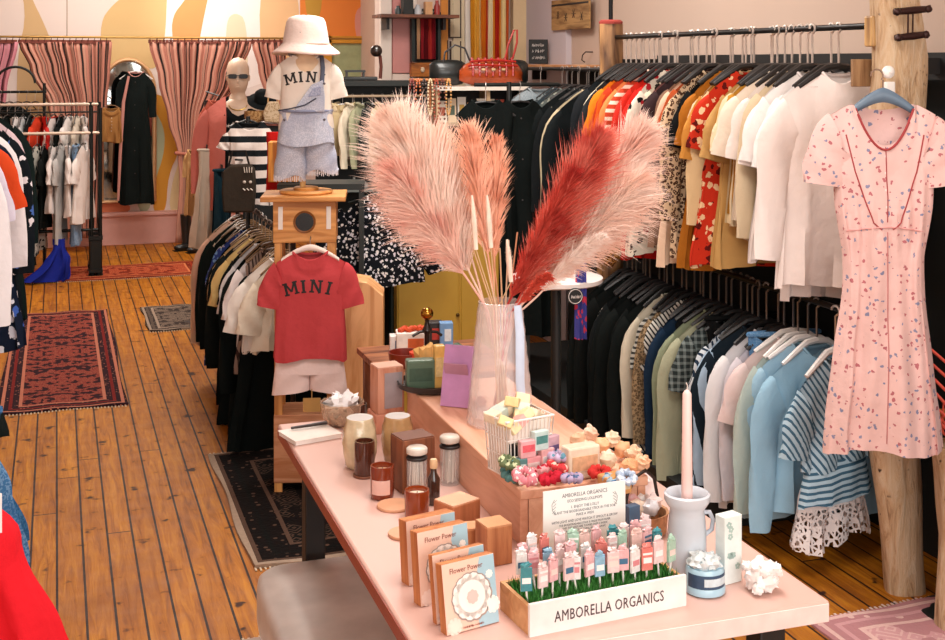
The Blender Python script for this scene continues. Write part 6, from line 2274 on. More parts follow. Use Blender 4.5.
# bag shelf unit with handbags on top
q = W(480, 86, 7.45)
bs_ = thing('shelf_unit', 'open shelf unit carrying the leather bags behind the pampas', 'shelf', (q.x, q.y, 0), R(-8))
HB = q.z
MB().box((0, 0, HB - .012), (.56, .30, .022)).build('top_board', plain('#efe3d6', .5), bs_, smooth=False)
MB().box((0, 0, HB - .22), (.54, .28, .018)).build('shelf_board', plain('#cfb89c', .5), bs_, smooth=False)
MB().box((0, 0, HB - .55), (.54, .28, .018)).build('shelf_board', plain('#cfb89c', .5), bs_, smooth=False)
for x in (-.27, .27, .03):
    MB().box((x, .02, HB / 2 - .012), (.02, .26, HB - .024)).build('upright', plain('#d9b890' if x < .2 else '#8a8480', .5), bs_, smooth=False)
MB().box((0, .14, HB / 2), (.54, .012, HB - .05)).build('back_panel', plain('#2a2220', .7), bs_, smooth=False)
Ms = Matrix.Translation(bs_.location) @ Matrix.Rotation(R(-8), 4, 'Z')
leather = plain('#b34a1c', .35, coat=.25, noise_amt=.16, sc=14)
cen = Ms @ Vector((.06, -.03, HB))
hb = thing('leather_handbag', 'rust brown leather handbag with red buckled straps on the shelf top', 'handbag', cen, R(-8))
rr = []
for i in range(13):
    u = i / 12 * 2 - 1
    e = (1 - abs(u) ** 3.2) ** .5 if abs(u) < 1 else 0
    e = max(e, .12)
    rr.append([(u * .19, .065 * e * math.cos(2 * PI * j / 20), .085 + (.082 * (.55 + .45 * e)) * math.sin(2 * PI * j / 20) * (1 if math.sin(2 * PI * j / 20) < 0 else .95 * e) + .004 * math.sin(9 * u + j)) for j in range(20)])
MB().rings(rr).build('bag_body', leather, hb)
fp = MB()
for k in range(7):
    x = -.12 + .04 * k
    fp.tube([(x, -.068, .06), (x, -.070, .11), (x, -.03, .165), (x + .004, .03, .16)], .007, 6)
fp.tube([(-.15, -.062, .12), (-.05, -.076, .125), (.06, -.076, .12), (.15, -.060, .12)], .006, 6)
fp.tube([(-.14, -.060, .145), (0, -.062, .155), (.14, -.055, .145)], .006, 6)
fp.build('red_strap', plain('#a8201c', .35, coat=.3), hb)
bu = MB()
for x in (-.06, .0, .06):
    bu.box((x, -.079, .10), (.022, .006, .012))
bu.build('buckle', plain('#c9a87a', .3, .8), hb, smooth=False)
MB().tube([(.08, -.02, .15), (.10, -.02, .24), (.135, -.02, .33), (.155, -.02, .335), (.155, -.02, .26), (.13, -.01, .16)], .006, 8).build('handle', plain('#b02a20', .35), hb)
for (lx, lab, nm) in ((-.19, 'black leather bag with arched handle, left of the rust handbag', 'l'), (.22, 'black bag end showing behind the right of the rust handbag', 'r')):
    cen = Ms @ Vector((lx, .03, HB))
    kb = thing('black_handbag', lab, 'handbag', cen, R(-8))
    rr = []
    for i in range(9):
        u = i / 8 * 2 - 1
        e = max(.15, (1 - abs(u) ** 3) ** .5)
        rr.append([(u * (.11 if nm == 'l' else .08), .05 * e * math.cos(2 * PI * j / 18), .08 + .078 * (.6 + .4 * e) * math.sin(2 * PI * j / 18)) for j in range(18)])
    MB().rings(rr).build('bag_body', plain('#141a1a', .35, coat=.2), kb)
    if nm == 'l':
        MB().tube([(-.03, -.02, .13), (-.02, -.02, .20), (.04, -.02, .245), (.10, -.02, .225), (.13, -.02, .15)], .006, 8).build('handle', plain('#2a2a2c', .35), kb)
# cards on the unit's front
rn = random.Random(17)
for k in range(9):
    c_ = ['#f2e8dc', '#e9d2b4', '#f0ece6', '#d9a070', '#f4efe8', '#e9dcc8', '#b8452c', '#f2eae0', '#e4e0dc'][k]
    pz = Ms @ Vector((-.235 + .058 * k, -.06, HB - .211))
    h_ = rn.uniform(.10, .15)
    o = MB().box((0, 0, h_ / 2), (.05, .004, h_), M=Matrix.Rotation(R(-8), 4, 'X')).build('greeting_card', plain(c_, .6), None, loc=pz, rz=R(-8), smooth=False)
    tag(o, '%s greeting card standing on the shelf below the leather bags' % ['cream', 'sand', 'white', 'tan', 'bright white', 'beige', 'brick red', 'off white', 'grey white'][k], 'card', 'cards below the leather bags')
    MB().box((0, -.003, h_ * .5), (.03, .001, h_ * .4), M=Matrix.Rotation(R(-8), 4, 'X')).build('card_print', plain(['#b8593c', '#5a6a5a', '#c9a24a'][k % 3], .6), o, smooth=False)
for k in range(7):
    pz = Ms @ Vector((-.235 + .07 * k, -.08, HB - .541))
    h_ = rn.uniform(.10, .22)
    r_ = rn.uniform(.018, .028)
    cc = ['#8a4a24', '#c98a50', '#e9d8c0', '#3a2418', '#b86a34', '#8c8480', '#d9c8b8'][k]
    nm = ['brown', 'caramel', 'cream', 'dark brown', 'copper', 'grey', 'pale'][k]
    o = MB().lathe([(r_, 0), (r_ * 1.05, h_ * .5), (r_ * .6, h_ * .75), (r_ * .5, h_)], n=16).build('bottle', plain(cc, .35, coat=.3), None, loc=pz)
    tag(o, '%s bottle on the second shelf below the leather bags' % nm, 'bottle', 'bottles below the leather bags')
    MB().lathe([(r_ * .55, h_), (r_ * .55, h_ + .015), (.001, h_ + .016)], n=12).build('stopper', plain('#2a2018', .5), o)

# necklaces on a wooden bar
q = W(430, 80, 7.1)
nr = thing('necklace_stand', 'wooden bar stand hung with beaded necklaces left of the leather bags', 'jewellery stand', (q.x, q.y, 0), R(-8))
MB().tube([(-.12, 0, q.z), (.12, 0, q.z)], .009, 8).build('bar', wood('#b8713a', '#6a3818'), nr)
MB().tube([(0, .02, 0.012), (0, .02, q.z)], .011, 8).build('pole', wood('#b8713a', '#6a3818'), nr)
MB().lathe([(.12, 0), (.12, .012), (.02, .02)], (0, .02, 0), 24).build('base', wood('#b8713a', '#6a3818'), nr)
Mn = Matrix.Translation((q.x, q.y, 0)) @ Matrix.Rotation(R(-8), 4, 'Z')
bc = [('#8a2a1c', 'oxblood'), ('#c9682c', 'orange'), ('#3a2018', 'dark brown'), ('#e0c8a0', 'cream'), ('#a8401f', 'rust'), ('#6a3018', 'chestnut'), ('#d9a05c', 'amber')]
for k, (c_, nm) in enumerate(bc):
    mb = MB()
    x = -.105 + .035 * k
    L = .20 + .05 * (k % 3)
    nb_ = 30
    for b_ in range(nb_):
        t = 2 * PI * b_ / nb_
        xx, zz = .014 * math.sin(t), -L / 2 + (L / 2) * math.cos(t)
        mb.blob((xx, -.012 - .003 * (k % 2), zz), (.0062, .0062, .0075), b_, 0, 6, 5)
    o = mb.build('bead_necklace', plain(c_, .3, coat=.4), None, loc=Mn @ Vector((x, 0, q.z + .004)), rz=R(-8))
    tag(o, '%s bead necklace looped over the wooden bar' % nm, 'necklace', 'bead necklaces on the wooden bar')

# tall black coats beside the shelf unit
bp_ = thing('coat_stand', 'black coat stand behind the centre pampas plumes', 'coat stand', (W(509, 0, 6.9).x, W(509, 0, 6.9).y, 0))
MB().tube([(0, 0, .012), (0, 0, 1.79)], .014, 10).build('pole', plain('#151a1a', .4), bp_)
MB().tube([(-.20, 0, 1.775), (.30, 0, 1.775)], .011, 8).build('bar', plain('#151a1a', .4), bp_)
MB().lathe([(.2, 0), (.2, .012), (.02, .02)], n=30).build('base', plain('#151a1a', .4), bp_)
for k, (dx, L, nm) in enumerate(((-.14, 1.25, 'black full length coat, left of the two on the coat stand'), (.06, 1.3, 'black hooded coat, right of the two on the coat stand'))):
    g = garment('coat', C('#0e1413'), bp_.location + Vector((dx, -.01, 1.69)), R(-15 + 12 * k), nm, None, seed=450 + k, L=L, sw=.15, hem=.20, dep=.05, sl='n')
    hanger(bp_.location + Vector((dx, -.01, 1.785)), R(-15 + 12 * k), '#1c1a1a', 'thin black hanger in the %s' % nm.split(',')[0], None)

# mustard cabinet and side table behind the riser
q = W(446, 262, 6.75)
mc = thing('mustard_cabinet', 'plain mustard yellow cabinet left of the glass vase', 'cabinet', (q.x + .02, q.y + .1, 0), R(-10))
MB().box((0, 0, .50), (.55, .35, 1.0)).build('cabinet_body', plain('#b98f2c', .5, noise_amt=.02), mc, smooth=False, bevel=.003)
MB().box((-.105, -.1775, .50), (.325, .012, .94)).build('door', plain('#bd9330', .45, noise_amt=.02), mc, smooth=False, bevel=.003)
MB().box((.17, -.1775, .50), (.20, .012, .94)).build('door', plain('#bd9330', .45, noise_amt=.02), mc, smooth=False, bevel=.003)
MB().blob((.05, -.19, .55), (.010, .010, .010), 1, 0).build('door_knob', plain('#5a4018', .3, .6), mc)
sd = thing('side_table', 'small brown side table of gift items behind the pink table', 'table', (1.44, 4.78, 0))
SH = .72
MB().box((0, 0, SH - .0125), (.52, .55, .025)).build('tabletop', wood('#a86a44', '#5a2c18', 1, .5, 0), sd, smooth=False, bevel=.003)
for x in (-.22, .22):
    for y in (-.23, .23):
        MB().box((x, y, (SH - .025) / 2), (.04, .04, SH - .025)).build('leg', wood('#8a5234', '#4a2414'), sd, smooth=False)


def onS(px, py):
    return T(px, py, SH)


def gift(nm, px, py, dims, c_, lab, cat, stripe=None, rz=-12):
    p = onS(px, py)
    o = MB().box((0, 0, dims[2] / 2), dims).build(nm, plain(c_, .45, noise_amt=.08, sc=40), None, loc=(p.x, p.y, SH + .0005), rz=R(rz), smooth=False, bevel=.003)
    tag(o, lab, cat)
    if stripe:
        MB().box((dims[0] * .1, -dims[1] / 2 - .0008, dims[2] * .5), (dims[0] * .5, .0015, dims[2] * .5)).build('label_panel', plain(stripe, .5, noise_amt=.1, sc=60), o, smooth=False)
    return o


gift('white_box', 412, 352, (.13, .09, .085), '#efe4da', 'white box with orange label on the brown side table', 'box', '#d9642c')
gift('patterned_box', 397, 352, (.06, .06, .07), '#e6e0dc', 'small white and blue box at the left of the side table', 'box', '#5a6a8a')
p = onS(405, 366)
o = MB().lathe([(.05, 0), (.062, .02), (.066, .055), (.060, .055), (.055, .02), (.001, .01)], n=28).build('red_bowl', plain('#7a2414', .35, coat=.3), None, loc=(p.x, p.y, SH + .0005))
tag(o, 'dark red bowl at the front of the side table', 'bowl')
p = onS(418, 368)
o = MB().lathe([(.030, 0), (.034, .03), (.034, .062), (.028, .062), (.001, .05)], n=24).build('round_tin', plain('#d8492c', .4), None, loc=(p.x, p.y, SH + .0005))
tag(o, 'orange red tin with white circle beside the dark red bowl', 'tin')
dd = MB().lathe([(.018, 0), (.018, .002), (.010, .003)], n=20)
dd.v = [(x - .01, -.033 - z, y + .032) for x, y, z in dd.v]
dd.build('white_circle', plain('#f0e8e0', .5), o)
gift('red_box', 434, 344, (.07, .06, .095), '#2a2422', 'black box with red label behind the gold topped ornament', 'box', '#c23a2c')
gift('blue_pack', 446, 346, (.055, .05, .10), '#6f9ac8', 'light blue packet at the right of the side table', 'packet', '#dfe8f0')
p = onS(427, 362)
ob = thing('finial_ornament', 'black stemmed ornament topped by a shiny gold ball', 'ornament', (p.x, p.y, SH + .0005))
MB().lathe([(.042, 0), (.042, .008), (.012, .02), (.010, .11), (.020, .125), (.012, .14), (.008, .16), (.012, .17)], n=24).build('stem', plain('#2a2220', .3, .4), ob)
MB().blob((0, 0, .19), (.025, .025, .025), 1, 0, 22, 14).build('gold_ball', plain('#b08034', .15, 1), ob)
MB().tube([(-.06, 0, .105), (-.03, 0, .12), (0, 0, .12), (.04, 0, .115), (.06, 0, .10)], .006, 8).build('cross_arm', plain('#2a2220', .3, .4), ob)
p = onS(410, 342)
mb = MB()
for k in range(7):
    mb.blob((-.045 + .015 * k, .01 * math.sin(k * 2), .10 + .004 * (k % 2)), (.015, .015, .013), k, .2)
o = mb.build('orange_flower_garland', plain('#c8481c', .7), None, loc=(onS(412, 352).x, onS(412, 352).y, SH - .008))
tag(o, 'row of orange paper flowers lying on the white box', 'garland')
p = onS(452, 362)
o = MB().blob((0, 0, .03), (.055, .03, .03), 5, .4, 12, 8).build('green_pouch', plain('#4a5c48', .7, noise_amt=.1), None, loc=(p.x, p.y, SH + .001))
tag(o, 'soft dark green pouch at the right front of the side table', 'pouch')

# white round table, scarf and brown cap right of the vase
q = W(556, 276, 5.35)
wt = thing('round_table', 'small white round pedestal table right of the glass vase', 'table', (q.x, q.y, 0))
MB().lathe([(.19, 0), (.20, .006), (.20, .022), (.19, .026), (.001, .026)], (0, 0, q.z - .026), 44).build('tabletop', plain('#efe6e2', .4, noise_amt=.02), wt)
MB().lathe([(.10, .0), (.10, .012), (.03, .03), (.022, .3), (.022, q.z - .03)], n=24).build('pedestal', plain('#1c1e1e', .4), wt)
o = scarf('patterned_scarf', W(581, 0, 5.2).x, W(581, 0, 5.2).y, W(581, 262, 5.2).z + .0, .05, .32, '#4a4c9c', 'blue red patterned scarf draped at the right of the round white table', None, 'floral', '#c8405a', seed=4)
q2 = W(609, 262, 5.75)
cp = MB().blob((0, 0, .05), (.055, .05, .062), 9, .2, 16, 12).build('fur_cap', C('#a8743a', 'leopard', '#5c3418', scale=60), None, loc=q2)
tag(cp, 'brown round fur cap above the black coats at the far post', 'cap')
sgn = MB().lathe([(.034, 0), (.034, .006), (.001, .006)], n=28)
sgn.v = [(x, -z, y) for x, y, z in sgn.v]
o = sgn.build('round_sign', plain('#161a1a', .5), None, loc=Vector((q.x, q.y - .205, q.z - .05)), rz=R(-5))
tag(o, 'small round black sign with white ring below the round white table', 'sign')
scrawl(.034, .018, plain('#e6e0dc', .5), o, (0, -.0075, 0), 0, 3)
MB().tube([(.029 * math.cos(2 * PI * k / 24), -.0072, .029 * math.sin(2 * PI * k / 24)) for k in range(25)], .0016, 5, False).build('ring', plain('#e6e0dc', .5), o)

# things on the right wall near the corner
XW = RX - .02


def onwall(px, py, x=XW):
    r = (px - 472.5) / F
    z = x / (r * CS + SN)
    return W(px, py, z)


a, b = onwall(557, -10), onwall(595, 22)
o = MB().box((0, 0, 0), (.012, abs(a.y - b.y), .20)).build('cardboard_artwork', wood('#b9905c', '#7a5630', 1, .7, 1), None, loc=(RX - .055, (a.y + b.y) / 2, onwall(576, 14).z), smooth=False, bevel=.002)
tag(o, 'brown cardboard artwork with drawn flowers on the pale wall', 'artwork')
dw = MB()
for k in range(4):
    cy, cz = -.2 + .13 * k, -.02 + .02 * (k % 2)
    for q in range(6):
        t = 2 * PI * q / 6
        dw.tube([(-.0075, cy, cz), (-.0078, cy + .03 * math.cos(t), cz + .03 * math.sin(t))], .0022, 4)
dw.build('flower_drawing', plain('#3c281c', .7), o)
MB().box((-.001, 0, .065), (.014, abs(a.y - b.y) * .98, .012)).build('dark_strip', plain('#1c1816', .6), o, smooth=False)
a, b = onwall(529, 67, RX - .12), onwall(597, 67, RX - .12)
ws = thing('wall_shelf', 'narrow pine wall shelf above the corner rail', 'shelf', (RX - .11, (a.y + b.y) / 2, a.z), 0)
MB().box((-.0, 0, 0), (.16, abs(a.y - b.y), .035)).build('shelf_board', wood('#e0a878', '#b8784a', 1, .5, 1), ws, smooth=False, bevel=.003)
for y in (-.4, .4):
    MB().box((.02, y * abs(a.y - b.y), -.05), (.10, .02, .07)).build('bracket', plain('#2a2422', .4, .6), ws, smooth=False)
q = onwall(541, 52, RX - .10)
o = MB().box((0, 0, 0), (.012, .13, .165)).build('black_sign', plain('#16191b', .6), None, loc=(RX - .12, q.y, a.z + .105), rz=R(58), smooth=False, bevel=.002)
tag(o, 'small black sign with white chalk writing standing on the pine wall shelf', 'sign')
for z, s in ((.045, 'SALE'), (.005, '2 FOR'), (-.04, '$20')):
    scrawl(.08, .026, plain('#d9d4d0', .6), o, (-.0072, 0, z), R(-90), len(s) + int(z * 1000))
hk = MB().tube([(0, 0, 0), (-.05, 0, 0), (-.07, 0, -.02), (-.075, 0, -.05), (-.055, 0, -.065)], .004, 6).build('wall_hook', plain('#2a2422', .4, .7), None, loc=(RX - .001, onwall(590, 55).y, onwall(590, 52).z))
tag(hk, 'small dark wall hook just left of the red capped post', 'hook')
# ------------------------------------------------------------------ changing room curtains, mirror, robe
YC = 13.05


def cpt(px, py, Y=YC):
    r = (px - 472.5) / F
    z = Y / (CS - SN * r)
    return W(px, py, z)


def curtain(rows, label, npleat=11, seed=0, cols=('#b87a68', '#1c100e', '#cf9a84')):
    """rows: (py, px left, px right)"""
    mb = MB()
    nu, nv = npleat * 8, 26
    top = rows[0][0]
    vs, uv = [], []
    for i in range(nv + 1):
        v = i / nv
        py = lerp(rows[0][0], rows[-1][0], v)
        for (a, b) in zip(rows, rows[1:]):
            if py <= b[0] + 1e-6:
                t = (py - a[0]) / (b[0] - a[0])
                t = t * t * (3 - 2 * t)
                xl, xr = lerp(a[1], b[1], t), lerp(a[2], b[2], t)
                break
        A, B = cpt(xl, py), cpt(xr, py)
        for j in range(nu + 1):
            u = j / nu
            p = A.lerp(B, u)
            am = .035 * (.6 + .4 * math.sin(u * 13 + seed))
            y = YC + am * math.sin(2 * PI * npleat * u + .7 * math.sin(u * 9 + v * 2 + seed))
            vs.append((p.x + .01 * math.sin(2 * PI * npleat * u * 2 + 1), y, p.z))
            uv.append((u, v))
    fs = [(i * (nu + 1) + j, i * (nu + 1) + j + 1, (i + 1) * (nu + 1) + j + 1, (i + 1) * (nu + 1) + j) for i in range(nv) for j in range(nu)]
    mb.add(vs, fs)
    t = NT('curtain_%d' % seed)
    un = t.n('ShaderNodeUVMap')
    un.uv_map = 'UVMap'
    sp = t.n('ShaderNodeSeparateXYZ')
    t.l(un.outputs[0], sp.inputs[0])
    f = t.math('FRACT', t.math('MULTIPLY', sp.outputs[0], npleat * 2.7))
    g = t.math('FRACT', t.math('MULTIPLY', sp.outputs[0], npleat * 1.0 + .37))
    col = t.mix(t.math('GREATER_THAN', f, .70), rgb(cols[0]), rgb(cols[1]))
    col = t.mix(t.math('MULTIPLY', t.math('GREATER_THAN', g, .62), .6), col, rgb(cols[2]))
    t.l(col, t.b.inputs['Base Color'])
    t.b.inputs['Roughness'].default_value = .85
    o = mb.build('curtain', t.m)
    ul = o.data.uv_layers.new(name='UVMap')
    for lp in o.data.loops:
        ul.data[lp.index].uv = uv[lp.vertex_index]
    sm = o.modifiers.new('thickness', 'SOLIDIFY')
    sm.thickness = .004
    tag(o, label, 'curtain')
    rg = MB()
    A, B = cpt(rows[0][1], rows[0][0]), cpt(rows[0][2], rows[0][0])
    n_ = npleat
    for k in range(n_):
        p = A.lerp(B, (k + .25) / n_)
        c = Vector((p.x, YC, A.z + .02))
        rg.tube([(c.x + .004 * math.sin(a), c.y + .020 * math.cos(a), c.z + .020 * math.sin(a)) for a in [2 * PI * q / 10 for q in range(11)]], .004, 5, False)
    rg.build('curtain_ring', plain('#4a2018', .4), o)
    tb_ = MB()
    for k in range(n_ * 2):
        p = A.lerp(B, (k + .5) / (n_ * 2))
        tb_.box((p.x, YC, A.z + .006), (.03, .03, .035))
    tb_.build('heading_tape', plain('#7a3c30', .8), o, smooth=False)
    return o


rz_ = cpt(60, 40).z + .03
cr_ = MB().tube([(-1.45, YC, rz_), (3.1, YC, rz_)], .011, 8).build('curtain_rail', plain('#b08a4a', .35, .7), None)
tag(cr_, 'thin brass rail carrying the striped changing room curtains', 'curtain rail')
MB().tube([(cpt(67, 40).x, YC, rz_), (cpt(67, 40).x, YC, rz_ + .9)], .004, 6).build('ceiling_wire', plain('#8a6a4a', .4), cr_)
curtain([(42, -32, 17), (90, -34, 6), (140, -36, -2), (240, -36, -6)], 'pink striped curtain cut off at the far left edge', 8, 1, ('#c9808c', '#5a2a34', '#d89aa4'))
curtain([(42, 18, 111), (70, 30, 109), (104, 48, 106), (150, 60, 102), (238, 64, 98)], 'wide pink striped curtain hanging left of the arched mirror', 15, 2)
curtain([(42, 148, 251), (80, 158, 236), (120, 168, 214), (152, 178, 201), (180, 180, 200), (243, 176, 202)], 'pink striped curtain tied back right of the arched mirror', 15, 3)
curtain([(42, 251, 284), (70, 258, 286), (100, 266, 290), (240, 268, 296)], 'narrow striped curtain behind the bucket hat', 6, 4)
a, b = cpt(177, 153), cpt(203, 150)
o = MB().tube([(a.x - .02, YC - .02, a.z), ((a.x + b.x) / 2, YC - .07, a.z - .01), (b.x + .02, YC - .02, b.z), ((a.x + b.x) / 2, YC + .06, b.z + .01), (a.x - .02, YC - .02, a.z)], .015, 8, False).build('curtain_tieback', plain('#b8705c', .8), None)
tag(o, 'salmon tieback around the curtain right of the arched mirror', 'tieback')

# arched mirror
Ym = BY - .04


def mpt(px, py):
    return cpt(px, py, Ym)


m0, m1 = mpt(104, 200), mpt(152, 62)
mx, mw = (m0.x + m1.x) / 2, (m1.x - m0.x)
mzb, mzt = m0.z, m1.z


def arch(w_, zb, zt, n=24):
    r = w_ / 2
    pts = [(-r, zb), (r, zb)]
    for k in range(n + 1):
        a = PI * k / n
        pts.append((r * math.cos(a), zt - r * 1.25 + r * 1.25 * math.sin(a)))
    return pts


mi = thing('arched_mirror', 'tall arched wall mirror with thin gilt frame on the mural wall', 'mirror', (mx, Ym, 0), 0)
MB().prism(arch(mw, mzb, mzt), -.0, .03).build('mirror_glass', plain('#9aa09e', .03, 1, noise_amt=0), mi, smooth=False)
fp = arch(mw + .05, mzb - .02, mzt + .025)
MB().tube([(x, -.01, z) for x, z in fp] + [(fp[0][0], -.01, fp[0][1])], .022, 8).build('mirror_frame', plain('#d8a878', .4, .3), mi)
# black robe hanging beside the mirror
q = cpt(136, 72, 12.95)
g = garment('coat', C('#101817'), q, R(-15), 'long black robe with pale pink edge hanging before the arched mirror', None, seed=500, L=1.32, sw=.13, hem=.17, dep=.05, fa=.012, trim=C('#c98f84'))
MB().tube([(-.06, -.055, -.04), (-.11, -.062, -.3), (-.14, -.07, -.8), (-.16, -.075, -1.28)], [.012, .016, .016, .012], 8, squash=.4).build('pink_edging', C('#c98f84'), g)
hanger(q + Vector((0, 0, .11)), R(-15), '#f0ece8', 'white hanger holding the long black robe by the mirror', None)
hk_ = MB().tube([(0, 0, 0), (0, .55, 0)], .006, 6).build('wall_peg', plain('#6a4a34', .5), None, loc=(q.x, q.y - .0, q.z + .10))
tag(hk_, 'wooden peg on the mural wall carrying the black robe', 'peg')
q = cpt(111, 108, 12.9)
o = garment('shirt', C('#a87844'), q, R(10), 'tan brown shirt hanging on a peg left of the long black robe', None, seed=503, L=.34, sw=.10, hem=.11, sl='n')
hanger(q + Vector((0, 0, .11)), R(10), '#8a6a4a', 'brown hanger holding the tan shirt beside the mirror', None, size=.8)
hk_ = MB().tube([(0, 0, 0), (0, .62, 0)], .006, 6).build('wall_peg', plain('#6a4a34', .5), None, loc=(q.x, q.y - .01, q.z + .095))
tag(hk_, 'wooden peg on the mural wall carrying the tan shirt', 'peg')
# wall lamp that throws the glow on the mural (seen as the bright patch above the curtains)
lp = thing('spot_lamp', 'small white ceiling spotlight aimed at the cream mural arch', 'lamp', (1.30, 12.2, 3.31))
MB().lathe([(.04, -.02), (.045, -.12), (.001, -.12)], n=20).build('lamp_shade', plain('#efe8e0', .4), lp)
ld = bpy.data.lights.new('mural_spot', 'SPOT')
ld.energy = 45
ld.spot_size = R(70)
ld.spot_blend = .8
ld.color = (1, .96, .92)
ld.shadow_soft_size = .05
lo_ = bpy.data.objects.new('mural_spot', ld)
COL.objects.link(lo_)
tgt = cpt(225, 5, BY)
v_ = tgt - Vector((1.30, 12.2, 3.15))
lo_.location = (1.30, 12.2, 3.15)
lo_.rotation_euler = v_.to_track_quat('-Z', 'Y').to_euler()

# ------------------------------------------------------------------ far left rack with two rails
FZ = 11.0
q = T(98, 277, 0)
YF = q.y
XF1 = q.x
fr_ = thing('clothes_rack', 'black double rail rack with turned feet at the far left', 'clothes rack', (0, YF, 0))
bl = plain('#141a19', .4, .4)
hz1, hz2 = W(50, 104, 11.35).z, W(50, 133, 11).z
pale = plain('#d8c2ae', .4, .4)
X0 = -1.05
MB().tube([(X0, .30, hz1), (XF1 + .02, .30, hz1)], .014, 8).build('back_rail', pale, fr_)
MB().tube([(X0, 0, hz2), (XF1 + .02, 0, hz2)], .014, 8).build('front_rail', pale, fr_)
MB().tube([(X0, .30, hz1 - .07), (XF1, .30, hz1 - .07)], .008, 8).build('lower_bar', bl, fr_)
MB().tube([(X0, 0, .42), (XF1, 0, .42)], .014, 8).build('foot_bar', bl, fr_)
for x in (XF1 - .055, XF1 + .02, X0):
    for y, z in ((0, hz2 + .22), (.30, hz1 + .02)):
        MB().tube([(x, y, .03), (x, y, z)], .016, 8).build('post', bl, fr_)
for x in (XF1 - .02, X0 + .02):
    for y in (0, .30):
        ft = MB().box((x, y, .20), (.09, .08, .26)).box((x, y, .35), (.12, .10, .03)).box((x, y, .06), (.12, .10, .03))
        ft.lathe([(.03, .008), (.035, .02), (.02, .05)], (x - .03, y, 0), 12).lathe([(.03, .008), (.035, .02), (.02, .05)], (x + .03, y, 0), 12)
        ft.build('turned_foot', bl, fr_, smooth=False)
F1 = [
    ('tee', 'black far tee', C('#151a1a')), ('tee', 'white dotted tee', C('#e6e0dc')), ('top', 'grey vest', C('#8c8c88')), ('tee', 'pale cream tee', C('#e9dcc8')),
    ('top', 'coal black top', C('#121615')), ('tee', 'ghost white tee', C('#efe9e6')), ('blouse', 'mist grey blouse', C('#c9c9c9')), ('tee', 'onyx black tee', C('#141818')),
    ('top', 'vermilion top', C('#d84428')), ('blouse', 'scarlet blouse', C('#c82a24')), ('tee', 'white red-edged tee', C('#ecdcd6'), dict(trim=C('#c82a24'))), ('top', 'pitch black top', C('#101413')),
    ('tee', 'cotton white tee', C('#f0eae6')), ('blouse', 'ecru blouse', C('#e2d6c4')), ('top', 'snow white top', C('#f2ecea')),
]
for it in range(len(F1)):
    t_ = list(F1[it])
    d_ = dict(t_[3]) if len(t_) > 3 else {}
    d_.setdefault('L', .36 + .05 * (it % 3))
    d_.setdefault('sw', .17)
    d_['sl'] = 's'
    F1[it] = (t_[0], t_[1], t_[2], d_)
rail_run(F1, (X0 + .35, YF + .30, hz1), (XF1 - .08, YF + .30, hz1), 'g', 'back rail', rz0=R(80), seed=31, jit=.25, lean=.0)
F2 = [
    ('blouse', 'tan far blouse', C('#b89a70'), dict(L=.55)),
    ('top', 'peppered grey top', C('#a8a49c', 'print', '#2a2a2a', '#555555', 60), dict(L=.66)),
    ('sdress', 'crimson dress', C('#b01c20'), dict(L=.60)),
    ('sdress', 'rosy beige dress', C('#cf9a86'), dict(L=.80)),
    ('top', 'white slip top', C('#e9dfd4'), dict(L=.70)),
    ('sdress', 'ochre leopard dress', C('#c08a44', 'leopard', '#3a2414', scale=30), dict(L=.62)),
    ('sdress', 'cream stripe dress', C('#d8cdb4', 'vstripe', '#4a4c44', scale=40), dict(L=.90)),
    ('coat', 'deep green coat', C('#121c18'), dict(L=1.0)),
    ('sdress', 'monochrome blossom dress', C('#c9c4b8', 'floral', '#15191b', '#2a2e30', 22), dict(L=.92)),
    ('top', 'raven black top', C('#0f1413'), dict(L=.70)),
    ('sdress', 'white frill dress', C('#efe6e2'), dict(L=.56, hem=.26)),
    ('top', 'silver grey top', C('#b9b8b6'), dict(L=.84)),
    ('sdress', 'white smock dress', C('#f2eae6'), dict(L=.60, hem=.26)),
    ('jeans', 'light denim jeans', C('#7d9cbc', 'denim', '#b0c4d8', '#5c7ea4'), dict(L=.86)),
    ('sdress', 'white boxy dress', C('#f0e9e4'), dict(L=.66)),
]
rail_run(F2, (X0 + .35, YF, hz2), (XF1 - .09, YF, hz2), 'g', 'front rail', rz0=R(80), seed=33, jit=.2, lean=.0)
q = W(55, 240, 10.9)
bd = body_mesh(.05, .36, .12, waist=.09, dep=.04, neck=.05, scoop=0, slope=0, folds=4, fa=.02, seed=4, nu=40, nv=16)
bd.v = [(x - .20 * max(0, (-z - .12) / .24) ** 2 * (1 if x < 0 else .3), y, z) for x, y, z in bd.v]
o = bd.build('blue_skirt', C('#20309c'), None, loc=(W(59, 238, 10.85).x, YF - .16, .375), rz=R(5))
tag(o, 'royal blue skirt trailing toward the floor under the far left rack', 'skirt')
# dark hanging things behind on the left
q = cpt(12, 92, 12.2)
dk = thing('hanger_stand', 'black stand of empty hangers behind the far left rack', 'stand', (q.x, q.y, 0))
MB().tube([(-.35, 0, q.z), (.3, 0, q.z)], .012, 8).build('bar', bl, dk)
for x in (-.33, .28):
    MB().tube([(x, 0, .012), (x, 0, q.z + .08)], .014, 8).build('post', bl, dk)
MB().tube([(.03 + .17 * math.cos(R(a)), 0, q.z + .08 + .15 * math.sin(R(a))) for a in range(0, 181, 15)], .012, 8).build('hoop', bl, dk)
for k in range(7):
    hanger((q.x - .25 + .075 * k, q.y, q.z + .012), R(60), '#1c1a1a', 'bare black hanger on the stand behind the far left rack', 'bare hangers far left')
g = garment('coat', C('#121817'), (q.x - .05, q.y + .02, q.z - .1), R(-20), 'black jacket on the hanger stand behind the far left rack', None, seed=511, L=.5)

